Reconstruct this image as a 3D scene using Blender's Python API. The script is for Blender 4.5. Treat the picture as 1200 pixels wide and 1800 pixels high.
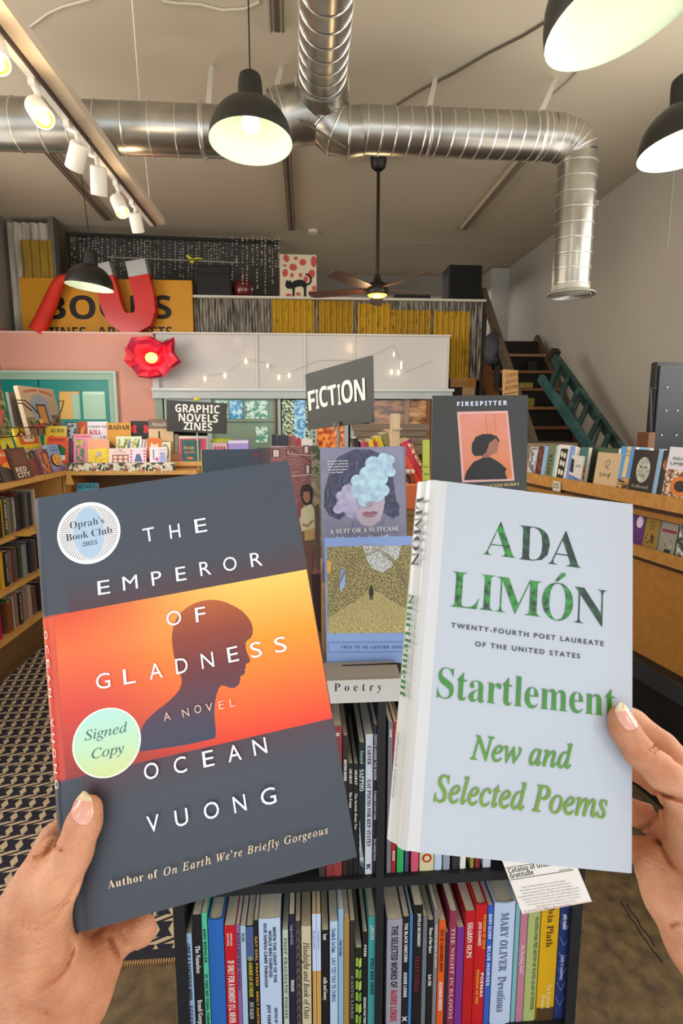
import bpy, math, random
import numpy as np
from mathutils import Matrix, Vector

for _o in list(bpy.data.objects):
    bpy.data.objects.remove(_o)
SC = bpy.context.scene
COL = SC.collection
R = math.radians

# ------------------------------------------------------------------ camera
FPX, CX, CY = 900.0, 600.0, 857.0            # focal length and principal point, px of the 1200x1800 frame
CAMP = Vector((0, 0, 1.5))
cam = bpy.data.objects.new('camera', bpy.data.cameras.new('camera'))
COL.objects.link(cam)
cam.location = CAMP
cam.rotation_euler = (R(90 - 7.7), 0, R(-3.78))
cam.data.sensor_fit = 'VERTICAL'
cam.data.sensor_height = 36
cam.data.lens = 36 * FPX / 1800
cam.data.shift_y = -(900 - CY) / 1800
cam.data.clip_start = .02
SC.camera = cam
RC = cam.rotation_euler.to_matrix()

# ------------------------------------------------------------------ light
SC.view_settings.view_transform = 'Standard'
SC.view_settings.look = 'None'
SC.view_settings.gamma = 1
SC.view_settings.use_curve_mapping = False
SC.view_settings.exposure = -0.16
w = bpy.data.worlds.new('world'); SC.world = w; w.use_nodes = True
w.node_tree.nodes['Background'].inputs[0].default_value = (.80, .90, 1, 1)
w.node_tree.nodes['Background'].inputs[1].default_value = 1.6

def area(name, loc, rot, sx, sy, power, col):
    l = bpy.data.lights.new(name, 'AREA'); l.shape = 'RECTANGLE'; l.size = sx; l.size_y = sy
    l.energy = power; l.color = col
    o = bpy.data.objects.new(name, l); COL.objects.link(o); o.location = loc; o.rotation_euler = [R(a) for a in rot]
    return o
def point(name, loc, power, col, r=.04):
    l = bpy.data.lights.new(name, 'POINT'); l.energy = power; l.color = col; l.shadow_soft_size = r
    o = bpy.data.objects.new(name, l); COL.objects.link(o); o.location = loc
    return o
# broad soft fill light added behind the camera
area('front_fill_light', (0, -2.6, 1.75), (90, 0, 0), 5.2, 2.6, 42, (.93, .97, 1))
# fill light added low behind the camera, facing up at the ceiling
area('up_fill_light', (0, -1.6, .15), (180, 0, 0), 4.6, 1.8, 30, (1, .95, .89))
# unseen fill lights added beyond the frame on both sides
area('side_fill_light', (-3.05, 2.2, 2.3), (90, 0, -90), 3.6, 1.6, 115, (1, .94, .86))
area('side_fill_light', (2.75, 1.4, 2.3), (90, 0, 90), 3.2, 1.6, 90, (1, .96, .9))
# unseen warm fill points added around the camera to warm the hands
for p in [(-1.1, -.55, 2.6), (1.1, -.5, 2.6), (0, .9, 3.1)]:
    point('warm_fill_light', p, 14 if p[0] > 1 else 8, (1, .74, .46) if p[0] > 1 else (1, .80, .56), .10)
area('up_fill_light', (-2.68, 2.0, .12), (180, 0, 0), .8, 3.4, 42, (1, .95, .88))  # upward fill added beyond the left edge to lift the ceiling
area('up_fill_light', (2.25, 1.2, .12), (180, 0, 0), .9, 3.0, 42, (1, .95, .88))  # upward fill added beyond the right edge
# unseen fill light added over the loft at the back, facing down
area('loft_fill_light', (.2, 7.2, 3.3), (0, 0, 0), 4.4, .8, 30, (1, .95, .88))

# ------------------------------------------------------------------ helpers
def U(px, py, Y):
    d = RC @ Vector(((px - CX) / FPX, -(py - CY) / FPX, -1))
    return CAMP + d * (Y / d.y)
def ray(px, py):
    return RC @ Vector(((px - CX) / FPX, -(py - CY) / FPX, -1))
def PJ(P):
    q = RC.transposed() @ (Vector(P) - CAMP)
    return (CX + FPX * q.x / -q.z, CY - FPX * q.y / -q.z)
def UX(px, py, X):
    d = ray(px, py); return CAMP + d * (X / d.x)
def UZ(px, py, z):
    d = ray(px, py); return CAMP + d * ((z - 1.5) / d.z)

def lin(h):
    if not isinstance(h, str): return tuple(h)[:3]
    h = h.lstrip('#'); o = []
    for i in (0, 2, 4):
        c = int(h[i:i+2], 16) / 255
        o.append(c / 12.92 if c <= .04045 else ((c + .055) / 1.055) ** 2.4)
    return tuple(o)
MATS = {}
def mat(col, rough=.6, metal=0.0, var=.0, sc=8.0, bump=0.0, emit=0.0, spec=.5, stretch=None, key=None, coat=0.0, trans=0.0, col2=None, detail=3, cut=None, sss=0):
    k = key or (str(col), rough, metal, var, sc, bump, emit, spec, str(stretch), coat, trans, str(col2), str(cut), sss)
    if k in MATS: return MATS[k]
    m = bpy.data.materials.new('mat'); m.use_nodes = True
    nt = m.node_tree; b = nt.nodes['Principled BSDF']; N = nt.nodes.new; L = nt.links.new
    c = lin(col)
    b.inputs['Base Color'].default_value = (*c, 1)
    b.inputs['Roughness'].default_value = rough
    b.inputs['Metallic'].default_value = metal
    b.inputs['Specular IOR Level'].default_value = spec
    if coat:
        b.inputs['Coat Weight'].default_value = coat; b.inputs['Coat Roughness'].default_value = .12
    if trans: b.inputs['Transmission Weight'].default_value = trans
    if sss:
        b.inputs['Subsurface Weight'].default_value = sss; b.inputs['Subsurface Radius'].default_value = (.008, .003, .0015)
    if emit:
        b.inputs['Emission Color'].default_value = (*c, 1); b.inputs['Emission Strength'].default_value = emit
    if var or bump or col2:
        tc = N('ShaderNodeTexCoord'); mp = N('ShaderNodeMapping'); L(tc.outputs['Object'], mp.inputs[0])
        if stretch: mp.inputs['Scale'].default_value = stretch
        nz = N('ShaderNodeTexNoise'); nz.inputs['Scale'].default_value = sc; nz.inputs['Detail'].default_value = detail
        L(mp.outputs[0], nz.inputs[0])
        if var or col2:
            r = N('ShaderNodeValToRGB')
            lo, hi = cut or (.3, .7)
            r.color_ramp.elements[0].position = lo; r.color_ramp.elements[1].position = hi
            c2 = lin(col2) if col2 else tuple(min(1, x * (1 + var)) for x in c)
            c1 = c if col2 else tuple(x * (1 - var) for x in c)
            r.color_ramp.elements[0].color = (*c1, 1); r.color_ramp.elements[1].color = (*c2, 1)
            L(nz.outputs[0], r.inputs[0]); L(r.outputs[0], b.inputs['Base Color'])
            if emit: L(r.outputs[0], b.inputs['Emission Color'])
        if bump:
            bp = N('ShaderNodeBump'); bp.inputs['Strength'].default_value = 1; bp.inputs['Distance'].default_value = bump
            L(nz.outputs[0], bp.inputs['Height']); L(bp.outputs[0], b.inputs['Normal'])
    MATS[k] = m
    return m
def wood(col, ax=0, var=.22, rough=.5):
    s = [30, 30, 30]; s[ax] = 2.2
    return mat(col, rough, var=var, sc=1.3, stretch=tuple(s), bump=.0006, detail=5)

CH = {}; TO = {}
def _map(s, st):
    if st == 'sans': return s
    st = dict(mono='serif', script='iserif', biserif='iserif').get(st, st)
    if st == 'bsans' and not s.isupper() and s not in ('Catalog of Unabashed', 'Gratitude'): st = 'bsans'; s = s.upper() if any(c.isupper() for c in s[1:]) else s
    if st == 'bsans' and any(c.islower() for c in s) and s not in ('Catalog of Unabashed', 'Gratitude'): return s
    up, lo = dict(serif=(0x1D400, 0x1D41A), iserif=(0x1D434, 0x1D44E), biserif=(0x1D468, 0x1D482), script=(0x1D4D0, 0x1D4EA),
                  bsans=(0x1D5D4, 0x1D5EE), isans=(0x1D608, 0x1D622), mono=(0x1D670, 0x1D68A))[st]
    dg = dict(serif=0x1D7CE, bsans=0x1D7EC, mono=0x1D7F6).get(st)
    o = ''
    for ch in s:
        if 'A' <= ch <= 'Z': o += chr(up + ord(ch) - 65)
        elif 'a' <= ch <= 'z': o += '\u210e' if (st == 'iserif' and ch == 'h') else chr(lo + ord(ch) - 97)
        elif dg and ch.isdigit(): o += chr(dg + ord(ch) - 48)
        else: o += ch
    return o
def glyphs(s, st, off=0.0, space=1.0, res=3):
    k = (s, st, off, round(space, 3), res)
    if k in CH: return CH[k]
    if 'o' not in TO: TO['o'] = bpy.data.objects.new('text', bpy.data.curves.new('text', 'FONT'))
    o = TO['o']; c = o.data; c.body = _map(s, st); c.size = 1; c.resolution_u = res; c.offset = off; c.space_character = space
    me = bpy.data.meshes.new_from_object(o)
    v = [(x.co.x, x.co.y) for x in me.vertices]; f = [tuple(p.vertices) for p in me.polygons]
    bpy.data.meshes.remove(me)
    if not v: v = [(0, 0)]
    CH[k] = (v, f, min(a[0] for a in v), max(a[0] for a in v), min(a[1] for a in v), max(a[1] for a in v))
    return CH[k]
def cap(st):
    g = glyphs('H', st); return g[5]

class MB:
    """collects faces in world coordinates (through .M) and links them as ONE mesh object"""
    def __init__(s, M=None):
        s.v = []; s.f = []; s.mi = []; s.mats = []; s.M = M or Matrix.Identity(4)
    def _m(s, m):
        if isinstance(m, str): m = mat(m)
        if m not in s.mats: s.mats.append(m)
        return s.mats.index(m)
    def add(s, vs, fs, m):
        n = len(s.v); M = s.M
        s.v += [M @ Vector(p) for p in vs]
        i = s._m(m)
        for f in fs: s.f.append([n + a for a in f]); s.mi.append(i)
        return s
    def poly(s, pts, m): return s.add(pts, [list(range(len(pts)))], m)
    def box(s, a, b, m, M=None):
        x0, y0, z0 = a; x1, y1, z1 = b
        vs = [(x0,y0,z0),(x1,y0,z0),(x1,y1,z0),(x0,y1,z0),(x0,y0,z1),(x1,y0,z1),(x1,y1,z1),(x0,y1,z1)]
        if M is not None: vs = [M @ Vector(p) for p in vs]
        return s.add(vs, [(0,3,2,1),(4,5,6,7),(0,1,5,4),(1,2,6,5),(2,3,7,6),(3,0,4,7)], m)
    def bbox(s, a, b, m, r=.004):
        """box with chamfered vertical and horizontal edges"""
        (x0,y0,z0),(x1,y1,z1) = a, b
        def ring(x0,x1,y0,y1,z,r): return [(x0+r,y0,z),(x1-r,y0,z),(x1,y0+r,z),(x1,y1-r,z),(x1-r,y1,z),(x0+r,y1,z),(x0,y1-r,z),(x0,y0+r,z)]
        vs = ring(x0+r,x1-r,y0+r,y1-r,z0,r*.4)+ring(x0,x1,y0,y1,z0+r,r)+ring(x0,x1,y0,y1,z1-r,r)+ring(x0+r,x1-r,y0+r,y1-r,z1,r*.4)
        fs = [tuple(range(7,-1,-1)), tuple(range(24,32))]
        for k in range(3):
            for i in range(8): fs.append((k*8+i, k*8+(i+1)%8, k*8+8+(i+1)%8, k*8+8+i))
        return s.add(vs, fs, m)
    def bar(s, p, q, wx, wy, m, up=(0,0,1)):
        """square bar from p to q"""
        p = Vector(p); q = Vector(q); d = (q-p).normalized(); u = Vector(up)
        if abs(d.dot(u)) > .97: u = Vector((0,1,0))
        a = d.cross(u).normalized()*wx/2; b = a.cross(d).normalized()*wy/2
        vs = [p-a-b,p+a-b,p+a+b,p-a+b,q-a-b,q+a-b,q+a+b,q-a+b]
        return s.add(vs, [(0,3,2,1),(4,5,6,7),(0,1,5,4),(1,2,6,5),(2,3,7,6),(3,0,4,7)], m)
    def tube(s, path, r, m, n=8, caps=True, closed=False):
        path = [Vector(p) for p in path]; rr = r if isinstance(r, (list, tuple)) else [r]*len(path)
        vs = []; prev = None
        for i, p in enumerate(path):
            d = (path[min(i+1, len(path)-1)] - path[max(i-1, 0)]).normalized()
            if prev is None:
                a = d.orthogonal().normalized()
            else:
                a = (prev - d*prev.dot(d)); a = a.normalized() if a.length > 1e-6 else d.orthogonal().normalized()
            prev = a; b = d.cross(a)
            for k in range(n):
                t = 2*math.pi*k/n; vs.append(p + (a*math.cos(t) + b*math.sin(t))*rr[i])
        fs = []
        for i in range(len(path)-1):
            for k in range(n): fs.append((i*n+k, i*n+(k+1)%n, (i+1)*n+(k+1)%n, (i+1)*n+k))
        if caps: fs += [tuple(range(n-1,-1,-1)), tuple(range((len(path)-1)*n, len(path)*n))]
        return s.add(vs, fs, m)
    def lathe(s, prof, m, n=32, M=None, capends=False):
        vs = []; fs = []
        for (r, z) in prof:
            for k in range(n):
                t = 2*math.pi*k/n; p = Vector((r*math.cos(t), r*math.sin(t), z)); vs.append(M @ p if M is not None else p)
        for i in range(len(prof)-1):
            for k in range(n): fs.append((i*n+k, i*n+(k+1)%n, (i+1)*n+(k+1)%n, (i+1)*n+k))
        if capends: fs += [tuple(range(n-1,-1,-1)), tuple(range((len(prof)-1)*n, len(prof)*n))]
        return s.add(vs, fs, m)
    def ball(s, c, r, m, n=10, k=6, sc=(1,1,1)):
        prof = [(math.sin(math.pi*i/k), -math.cos(math.pi*i/k)) for i in range(k+1)]
        return s.lathe(prof, m, n, Matrix.Translation(Vector(c)) @ Matrix.Diagonal((r*sc[0], r*sc[1], r*sc[2], 1)))
    def text(s, t, A, m, x0=0, y0=0, x1=None, h=.01, st='sans', off=0.0, kx=None, res=3):
        """text in the xy plane of matrix A, baseline y0, from x0 to x1, cap height h"""
        sy = h / cap(st)
        g = glyphs(t, st, off, 1.0, res)
        if x1 is None: sx = sy*(kx or 1)
        elif kx is None: sx = (x1-x0)/max(1e-6, g[3]-g[2])
        else:
            sx = sy*kx; w1 = g[3]-g[2]; g2 = glyphs(t, st, off, 2.0, res); w2 = g2[3]-g2[2]
            need = (x1-x0)/sx
            g = glyphs(t, st, off, 1 + (need-w1)/max(1e-6, w2-w1), res)
            sx = (x1-x0)/max(1e-6, g[3]-g[2])
        vs = [A @ Vector((x0+(a-g[2])*sx, y0+b*sy, 0)) for a, b in g[0]]
        return s.add(vs, g[1], m)
    def build(s, name, parent=None, M=None, label=None, cat=None, group=None, kind=None, smooth=None):
        me = bpy.data.meshes.new(name)
        o = bpy.data.objects.new(name, me); COL.objects.link(o)
        if parent is not None:
            o.parent = parent; W = WM[parent.as_pointer()]
        else:
            W = M if isinstance(M, Matrix) else Matrix.Translation(Vector(M)) if M is not None else Matrix.Identity(4)
            o.matrix_world = W
        WM[o.as_pointer()] = W
        I = W.inverted()
        me.from_pydata([tuple(I @ p) for p in s.v], [], s.f)
        for m in s.mats: me.materials.append(m)
        me.polygons.foreach_set('material_index', s.mi)
        me.update()
        if smooth:
            me.shade_smooth(); me.set_sharp_from_angle(angle=R(smooth))
        tag(o, label, cat, group, kind)
        return o
WM = {}
def tag(o, label=None, cat=None, group=None, kind=None):
    if label: o['label'] = label
    if cat: o['category'] = cat
    if group: o['group'] = group
    if kind: o['kind'] = kind
def thing(name, label, cat, loc, group=None):
    o = bpy.data.objects.new(name, None); COL.objects.link(o); o.empty_display_size = .05
    W = loc if isinstance(loc, Matrix) else Matrix.Translation(Vector(loc))
    o.matrix_world = W; WM[o.as_pointer()] = W
    tag(o, label, cat, group); return o

class Plane:
    """a flat surface in the scene: matrix with x right, y up, z towards the viewer"""
    def __init__(s, M): s.M = M; s.I = M.inverted(); s.o = M.translation; s.n = (M.to_3x3() @ Vector((0,0,1))).normalized()
    def loc(s, px, py):
        d = ray(px, py); t = (s.o - CAMP).dot(s.n) / d.dot(s.n)
        q = s.I @ (CAMP + d*t); return (q.x, q.y)
class Art:
    """flat print on a plane: each layer a hair proud of the last"""
    def __init__(s, P, eps=.00012, z=.0002):
        s.P = P; s.mb = MB(P.M); s.z = z; s.e = eps
    def up(s): s.z += s.e
    def poly(s, pts, m, local=False):
        q = pts if local else [s.P.loc(*p) for p in pts]
        s.mb.poly([(a, b, s.z) for a, b in q], m); s.up(); return s
    def ell(s, c, rx, ry, m, a0=0, n=28, local=False):
        pts = [(c[0]+rx*math.cos(2*math.pi*k/n), c[1]+ry*math.sin(2*math.pi*k/n)) for k in range(n)]
        if a0: 
            ca, sa = math.cos(a0), math.sin(a0)
            pts = [(c[0]+(x-c[0])*ca-(y-c[1])*sa, c[1]+(x-c[0])*sa+(y-c[1])*ca) for x, y in pts]
        return s.poly(pts, m, local)
    def line(s, pts, wpx, m, local=False):
        q = [Vector(p if local else s.P.loc(*p)) for p in pts]
        k = wpx if local else (Vector(s.P.loc(pts[0][0]+wpx, pts[0][1])) - q[0]).length
        for a, b in zip(q, q[1:]):
            d = (b-a); 
            if d.length < 1e-7: continue
            n = Vector((-d.y, d.x)).normalized()*k/2
            s.mb.poly([(*(a-n), s.z), (*(b-n), s.z), (*(b+n), s.z), (*(a+n), s.z)], m)
        s.up(); return s
    def text(s, t, pL, pR, hpx, m, st='sans', off=0.0, kx=None, res=3):
        a = Vector(s.P.loc(*pL)); b = Vector(s.P.loc(*pR)); d = b-a
        u = Vector(s.P.loc(pL[0], pL[1]-hpx)); h = abs((u-a).dot(Vector((-d.y, d.x)).normalized()))
        A = Matrix.Translation((a.x, a.y, s.z)) @ Matrix.Rotation(math.atan2(d.y, d.x), 4, 'Z')
        s.mb.text(t, A, m, 0, 0, d.length, h, st, off, kx, res); s.up(); return s
    def ltext(s, t, x0, y0, x1, h, m, st='sans', off=0.0, kx=None, ang=0, res=2):
        A = Matrix.Translation((x0, y0, s.z)) @ Matrix.Rotation(ang, 4, 'Z')
        s.mb.text(t, A, m, 0, 0, x1, h, st, off, kx, res); s.up(); return s

def frame(o, x, y):
    x = Vector(x).normalized(); y = Vector(y); y = (y - x*y.dot(x)).normalized(); z = x.cross(y)
    M = Matrix((x, y, z)).transposed().to_4x4(); M.translation = Vector(o); return M
def rows(m34): return Matrix([list(r) for r in m34] + [[0, 0, 0, 1]])
def pose(pL, YL, pR, YR, lean=10, z=None):
    """bottom corners at pixels/depths -> frame on a level line, leaning back"""
    a = U(*pL, YL); b = U(*pR, YR)
    zz = z if z is not None else (a.z+b.z)/2
    a.z = b.z = zz
    x = (b-a).normalized(); back = Vector((0,0,1)).cross(x)
    y = Vector((0,0,1))*math.cos(R(lean)) + back*math.sin(R(lean))
    return frame(a, x, y), (b-a).length
def height_for(M, W, ytop):
    lo, hi = 0.005, 4
    for _ in range(40):
        h = (lo+hi)/2
        if PJ(M @ Vector((W/2, h, 0)))[1] > ytop: lo = h
        else: hi = h
    return lo

PAGES = mat('#d9cfb8', .8, var=.12, sc=1.0, stretch=(3, 3, 900))
PAGES_D = mat('#b9ad96', .85, var=.15, sc=1.0, stretch=(3, 3, 900))
def book(M, W, H, T, col, label, art=None, hard=False, group=None, back=None, spine=None, pages=None, name='book', rough=.38, coat=0):
    """canonical book: front cover in the xy plane of M facing +z, spine along x=0, depth towards -z"""
    cm = col if not isinstance(col, str) else mat(col, rough, coat=coat)
    sm = (spine if not isinstance(spine, str) else mat(spine, rough)) if spine else cm
    bm_ = (back if not isinstance(back, str) else mat(back, rough)) if back else cm
    t = .0026 if hard else .0008
    t = min(t, T*.2)
    m = MB(M)
    nb = 4
    # spine: gently rounded strip
    bul = (.0025 if hard else .0006) if T > .008 else 0
    pts = [(-bul*math.sin(math.pi*i/nb), -T*i/nb) for i in range(nb+1)]
    out = [(W, 0)] + [p for p in pts] + [(W, -T)]
    inn = [(W, -t)] + [(p[0]+t, max(min(p[1], -t), -T+t)) for p in pts] + [(W, -T+t)]
    n = len(out)
    vs = [(x, 0, z) for x, z in out] + [(x, H, z) for x, z in out] + [(x, 0, z) for x, z in inn] + [(x, H, z) for x, z in inn]
    m.v += [M @ Vector(p) for p in vs]
    fi, si, bi = m._m(cm), m._m(sm), m._m(bm_)
    for i in range(n-1):
        q = fi if i == 0 else (bi if i == n-2 else si)
        for f in ((i, n+i, n+i+1, i+1), (2*n+i, 2*n+i+1, 3*n+i+1, 3*n+i), (n+i, 3*n+i, 3*n+i+1, n+i+1), (i, i+1, 2*n+i+1, 2*n+i)):
            m.f.append(list(f)); m.mi.append(q)
    m.f += [[0, 2*n, 3*n, n], [n-1, 2*n-1, 4*n-1, 3*n-1]]; m.mi += [fi, bi]
    root = m.build(name, M=M, label=label, cat='book', group=group, smooth=30)
    g = .003 if hard else .0004
    p = MB(M); p.box((t*.7, g, -T+t), (W-g*1.2-.0002, H-g, -t), pages or PAGES)
    p.build('page_block', root)
    if art is not None and art.mb.f: art.mb.build('cover_print', root)
    return root
# ------------------------------------------------------------------ setting
XL, XR, YB, YF, HC = -3.14, 2.81, 7.76, -3.0, 3.57
def struct(mb, name, smooth=None): return mb.build(name, kind='structure', smooth=smooth)
floor_m = mat('#43372a', .45, sc=24, bump=.0010, detail=12, col2='#776444', cut=(.28, .76))
ceil_m = mat('#beb39e', .8, var=.05, sc=.8, bump=.003, detail=4)
wallr_m = mat('#b7b1a6', .75, var=.04, sc=1.2, bump=.002)
m = MB(); m.box((XL-.1, YF, -.1), (XR+.1, YB+.1, 0), floor_m); floor = struct(m, 'floor')
# hairline cracks in the concrete, cut as thin dark grooves
m = MB()
for pts in ([(1090,1584),(1099,1597),(1106,1611),(1118,1626),(1127,1643),(1136,1654),(1148,1673),(1153,1676),(1164,1692)], [(1101,1588),(1108,1601),(1119,1615),(1128,1632),(1141,1646),(1150,1664)]):
    q = [UZ(a, b, .001) for a, b in pts]
    for a, b in zip(q, q[1:]):
        n = Vector((-(b-a).y, (b-a).x, 0)).normalized()*.0022
        m.poly([a-n, b-n, b+n, a+n], mat('#1d1813', .9))
m.build('floor_crack', floor)
m = MB(); m.box((XL-.1, YF, HC), (XR+.1, YB+.1, HC+.1), ceil_m); ceiling = struct(m, 'ceiling')
m = MB(); m.box((XL, 6.35, HC-.0015), (XR, 6.37, HC), ceil_m); m.build('joint_strip', ceiling)
m = MB(); m.box((XL-.1, -.6, 0), (XL, YB, HC), mat('#8d857a', .8, var=.05, sc=1.5)); m.box((XL-.1, YF, 0), (XL, -.6, 1.2), mat('#8d857a', .8)); struct(m, 'wall_left')
m = MB(); m.box((XR, YF, 0), (XR+.1, YB, HC), wallr_m); struct(m, 'wall_right')
m = MB(); m.box((XL-.1, YB, 0), (XR+.1, YB+.1, HC), mat('#9a958c', .8, var=.05, sc=1.0))
m.build('wall_back', kind='structure')
m = MB(); m.box((2.56, YB-.5, 1.9), (XR, YB-.02, 3.56), mat('#bdb9b0', .8)); struct(m, 'trim_1')

# ---- the small room built inside the shop (front face at Y=FY)
FY = 5.6
def fx(px, Y=FY, py=650): return U(px, py, Y).x
def fz(py, Y=FY, px=500): return U(px, py, Y).z
ztop = fz(588)
pink = mat('#e3a492', .75, var=.04, sc=1.5)
xa, xb = fx(272), fx(790)
dx0, dx1, dzt = XL+.02, fx(203), fz(657)          # door frame outer
m = MB()
m.box((XL, FY, dzt), (xa, FY+.1, ztop), pink); m.box((dx1, FY, 0), (xa, FY+.1, dzt), pink)
m.box((XL, FY-.012, ztop-.014), (xa, FY+.1, ztop+.006), mat('#e9c3b6', .6))
pw = struct(m, 'wall_front')
# door: frame, leaf, glazing
fr = mat('#9fc0ac', .5, var=.05, sc=3); teal = mat('#0d8f87', .4, var=.05, sc=4)
m = MB()
m.box((dx1-.07, FY-.03, 0), (dx1, FY+.05, dzt), fr); m.box((XL, FY-.03, dzt-.075), (dx1-.07, FY+.05, dzt), fr)
m.box((dx1-.012, FY-.05, 0), (dx1+.015, FY-.03, dzt+.015), mat('#b9d3c2', .5)); m.box((XL, FY-.05, dzt-.01), (dx1-.012, FY-.03, dzt+.015), mat('#b9d3c2', .5))
dr = struct(m, 'door_1')
lx1 = dx1-.07; seam = fx(69, FY, 680); zt = dzt-.075
p1 = (fx(100), fx(137)); p2 = (fx(141), fx(182)); pzt, pzb = fz(689), fz(737)
m = MB()
def hole_panel(m, x0, x1, z0, z1, holes, y0, y1, mt):
    """panel with rectangular holes side by side"""
    zs = (holes[0][2], holes[0][3]); xs = [x0]
    for h in holes: xs += [h[0], h[1]]
    xs.append(x1)
    m.box((x0, y0, z0), (x1, y1, zs[0]), mt); m.box((x0, y0, zs[1]), (x1, y1, z1), mt)
    for i in range(0, len(xs), 2): m.box((xs[i], y0, zs[0]), (xs[i+1], y1, zs[1]), mt)
hole_panel(m, seam+.006, lx1, 0, zt, [(p1[0], p1[1], pzb, pzt), (p2[0], p2[1], pzb, pzt)], FY-.01, FY+.03, teal)
m.build('door_leaf', dr)
m = MB(); m.box((XL, FY-.01, 0), (seam-.006, FY+.03, zt), teal); m.build('door_leaf', dr)
for (a, b), c in ((p1, ('#f0bd6a', '#dfe9c8')), (p2, ('#b5e2bd', '#d6efcf'))):
    m = MB(); m.box((a, FY+.005, pzb), (b, FY+.012, pzt), mat(c[0], .25, coat=.5)); m.box((a+(b-a)*(.62 if a == p1[0] else 0), FY+.001, pzb), (b, FY+.005, pzt-.03), mat('#a9d6bb', .3)); m.build('pane', dr)
m = MB(); m.box((seam-.006, FY-.004, 0), (seam+.006, FY+.02, zt), mat('#10302e', .6)); m.build('door_gap', dr)

# translucent sheeting above the windows
sheet_m = mat('#cfcac6', .35, var=.05, sc=1.2, coat=.2)
zs0, zs1 = fz(682), fz(588)
m = MB(); m.box((xa, FY+.04, zs0), (xb, FY+.1, zs1), mat('#c9c5c2', .6)); up = struct(m, 'wall_front')
xs = [fx(275), fx(452), fx(536), fx(622), fx(787)]
for a, b in zip(xs, xs[1:]):
    m = MB(); m.box((a+.004, FY+.01, zs0), (b-.004, FY+.04, zs1), sheet_m); m.build('plastic_sheet', up)
for a in xs[1:]:
    m = MB(); m.box((a-.008, FY-.01, zs0), (a+.006, FY+.012, zs1), mat('#e3e0da', .5)); m.build('batten', up)
m = MB(); m.box((xa, FY-.02, zs1-.005), (xb, FY+.1, zs1+.012), mat('#dedad2', .5)); m.build('top_rail', up)
bl = mat('#c3cccd', .5, var=.05, sc=5)
m = MB(); m.box((fx(268), FY-.05, fz(701)), (fx(794), FY+.06, fz(684)), bl); m.box((fx(268), FY-.075, fz(688)), (fx(796), FY-.05, fz(683)), mat('#dfe5e3', .5))
m.box((fx(269), FY-.04, fz(700)), (fx(280), FY+.04, fz(655)), mat('#d5d3d0', .5)); struct(m, 'trim_2')
# glazed wall below: sage frame, textured glass with trees and sky beyond, amber panes; faint pane glow stands in for backlight
zw0 = .1; zw1 = fz(701)
sage = mat('#94a893', .55, var=.06, sc=4); pale = mat('#b9c9cb', .5); green_g = mat('#8ea792', .35, coat=.3)
m = MB(); m.box((xa, FY+.02, 0), (xb, FY+.08, zw0), sage)
win = struct(m, 'window_1')
def wbox(x0, x1, y0, y1, mt, nm, d=.0, th=.03):
    mm = MB(); mm.box((fx(x0), FY+d, fz(y1)), (fx(x1), FY+d+th, fz(y0)), mt); return mm.build(nm, win)
for a, b, c in ((270, 283, sage), (286, 292, pale), (361, 369, pale), (482, 487, mat('#6b4a34', .6)), (487, 492, pale), (545, 549, pale), (552, 556, pale), (605, 612, pale), (616, 622, pale), (751, 758, wood('#8a5a36', 2))):
    wbox(a, b, 701, 1300, c, 'mullion', -.01, .05)
wbox(286, 361, 701, 712, pale, 'mullion', 0, .03)
# sage wall with small square lights
wbox(369, 482, 701, 1300, green_g, 'glass_backing', .03, .01)
glass_a = mat('#5f9a88', .18, sc=30, col2='#d8efe0', cut=(.44, .58), emit=.25, detail=4)
glass_b = mat('#3f8fc0', .18, sc=24, col2='#bfe4f2', cut=(.42, .6), emit=.3, detail=4)
glass_c = mat('#2f3d26', .2, sc=34, col2='#cfe0b8', cut=(.45, .56), emit=.22, detail=5)
for x0, x1, y0, y1, g in ((376, 398, 704, 736, glass_a), (398, 424, 704, 736, glass_b), (429, 469, 704, 736, glass_a), (446, 468, 750, 778, glass_a),
                          (494, 516, 703, 790, glass_c), (516, 536, 703, 790, glass_b), (536, 604, 703, 790, glass_c)):
    wbox(x0, x1, y0, y1, g, 'pane', .018, .008)
for a, b in ((398, 400), (426, 429)): wbox(a, b, 703, 737, sage, 'glazing_bar', 0, .02)
wbox(372, 482, 737, 741, sage, 'glazing_bar', 0, .02)
amber = mat('#5a2f0e', .15, sc=6, col2='#c98a3a', cut=(.38, .66), emit=.12, stretch=(1, 1, 3), detail=6, coat=.6)
amber2 = mat('#7a3d10', .15, sc=6, col2='#e0b070', cut=(.4, .68), emit=.16, stretch=(1, 1, 3), detail=6, coat=.6)
orange_g = mat('#a03c0c', .2, sc=18, col2='#ff9a3c', cut=(.42, .6), emit=.35)
wbox(655, 711, 703, 745, amber, 'pane', .018, .01); wbox(720, 752, 703, 745, amber2, 'pane', .018, .01)
wbox(556, 605, 703, 790, orange_g, 'pane', .010, .008)
ow = wood('#8d7a66', 0)
wbox(650, 655, 701, 746, ow, 'mullion'); wbox(711, 720, 701, 746, wood('#a58f74', 2), 'mullion')
for y0, y1 in ((745, 757), (758, 768), (769, 782), (783, 800)): wbox(618, 756, y0, y1, ow, 'plank', -.015+.004*((y0*7) % 3), .03)
wbox(618, 756, 800, 1300, mat('#3a322a', .8), 'plank', .01, .02)

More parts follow.
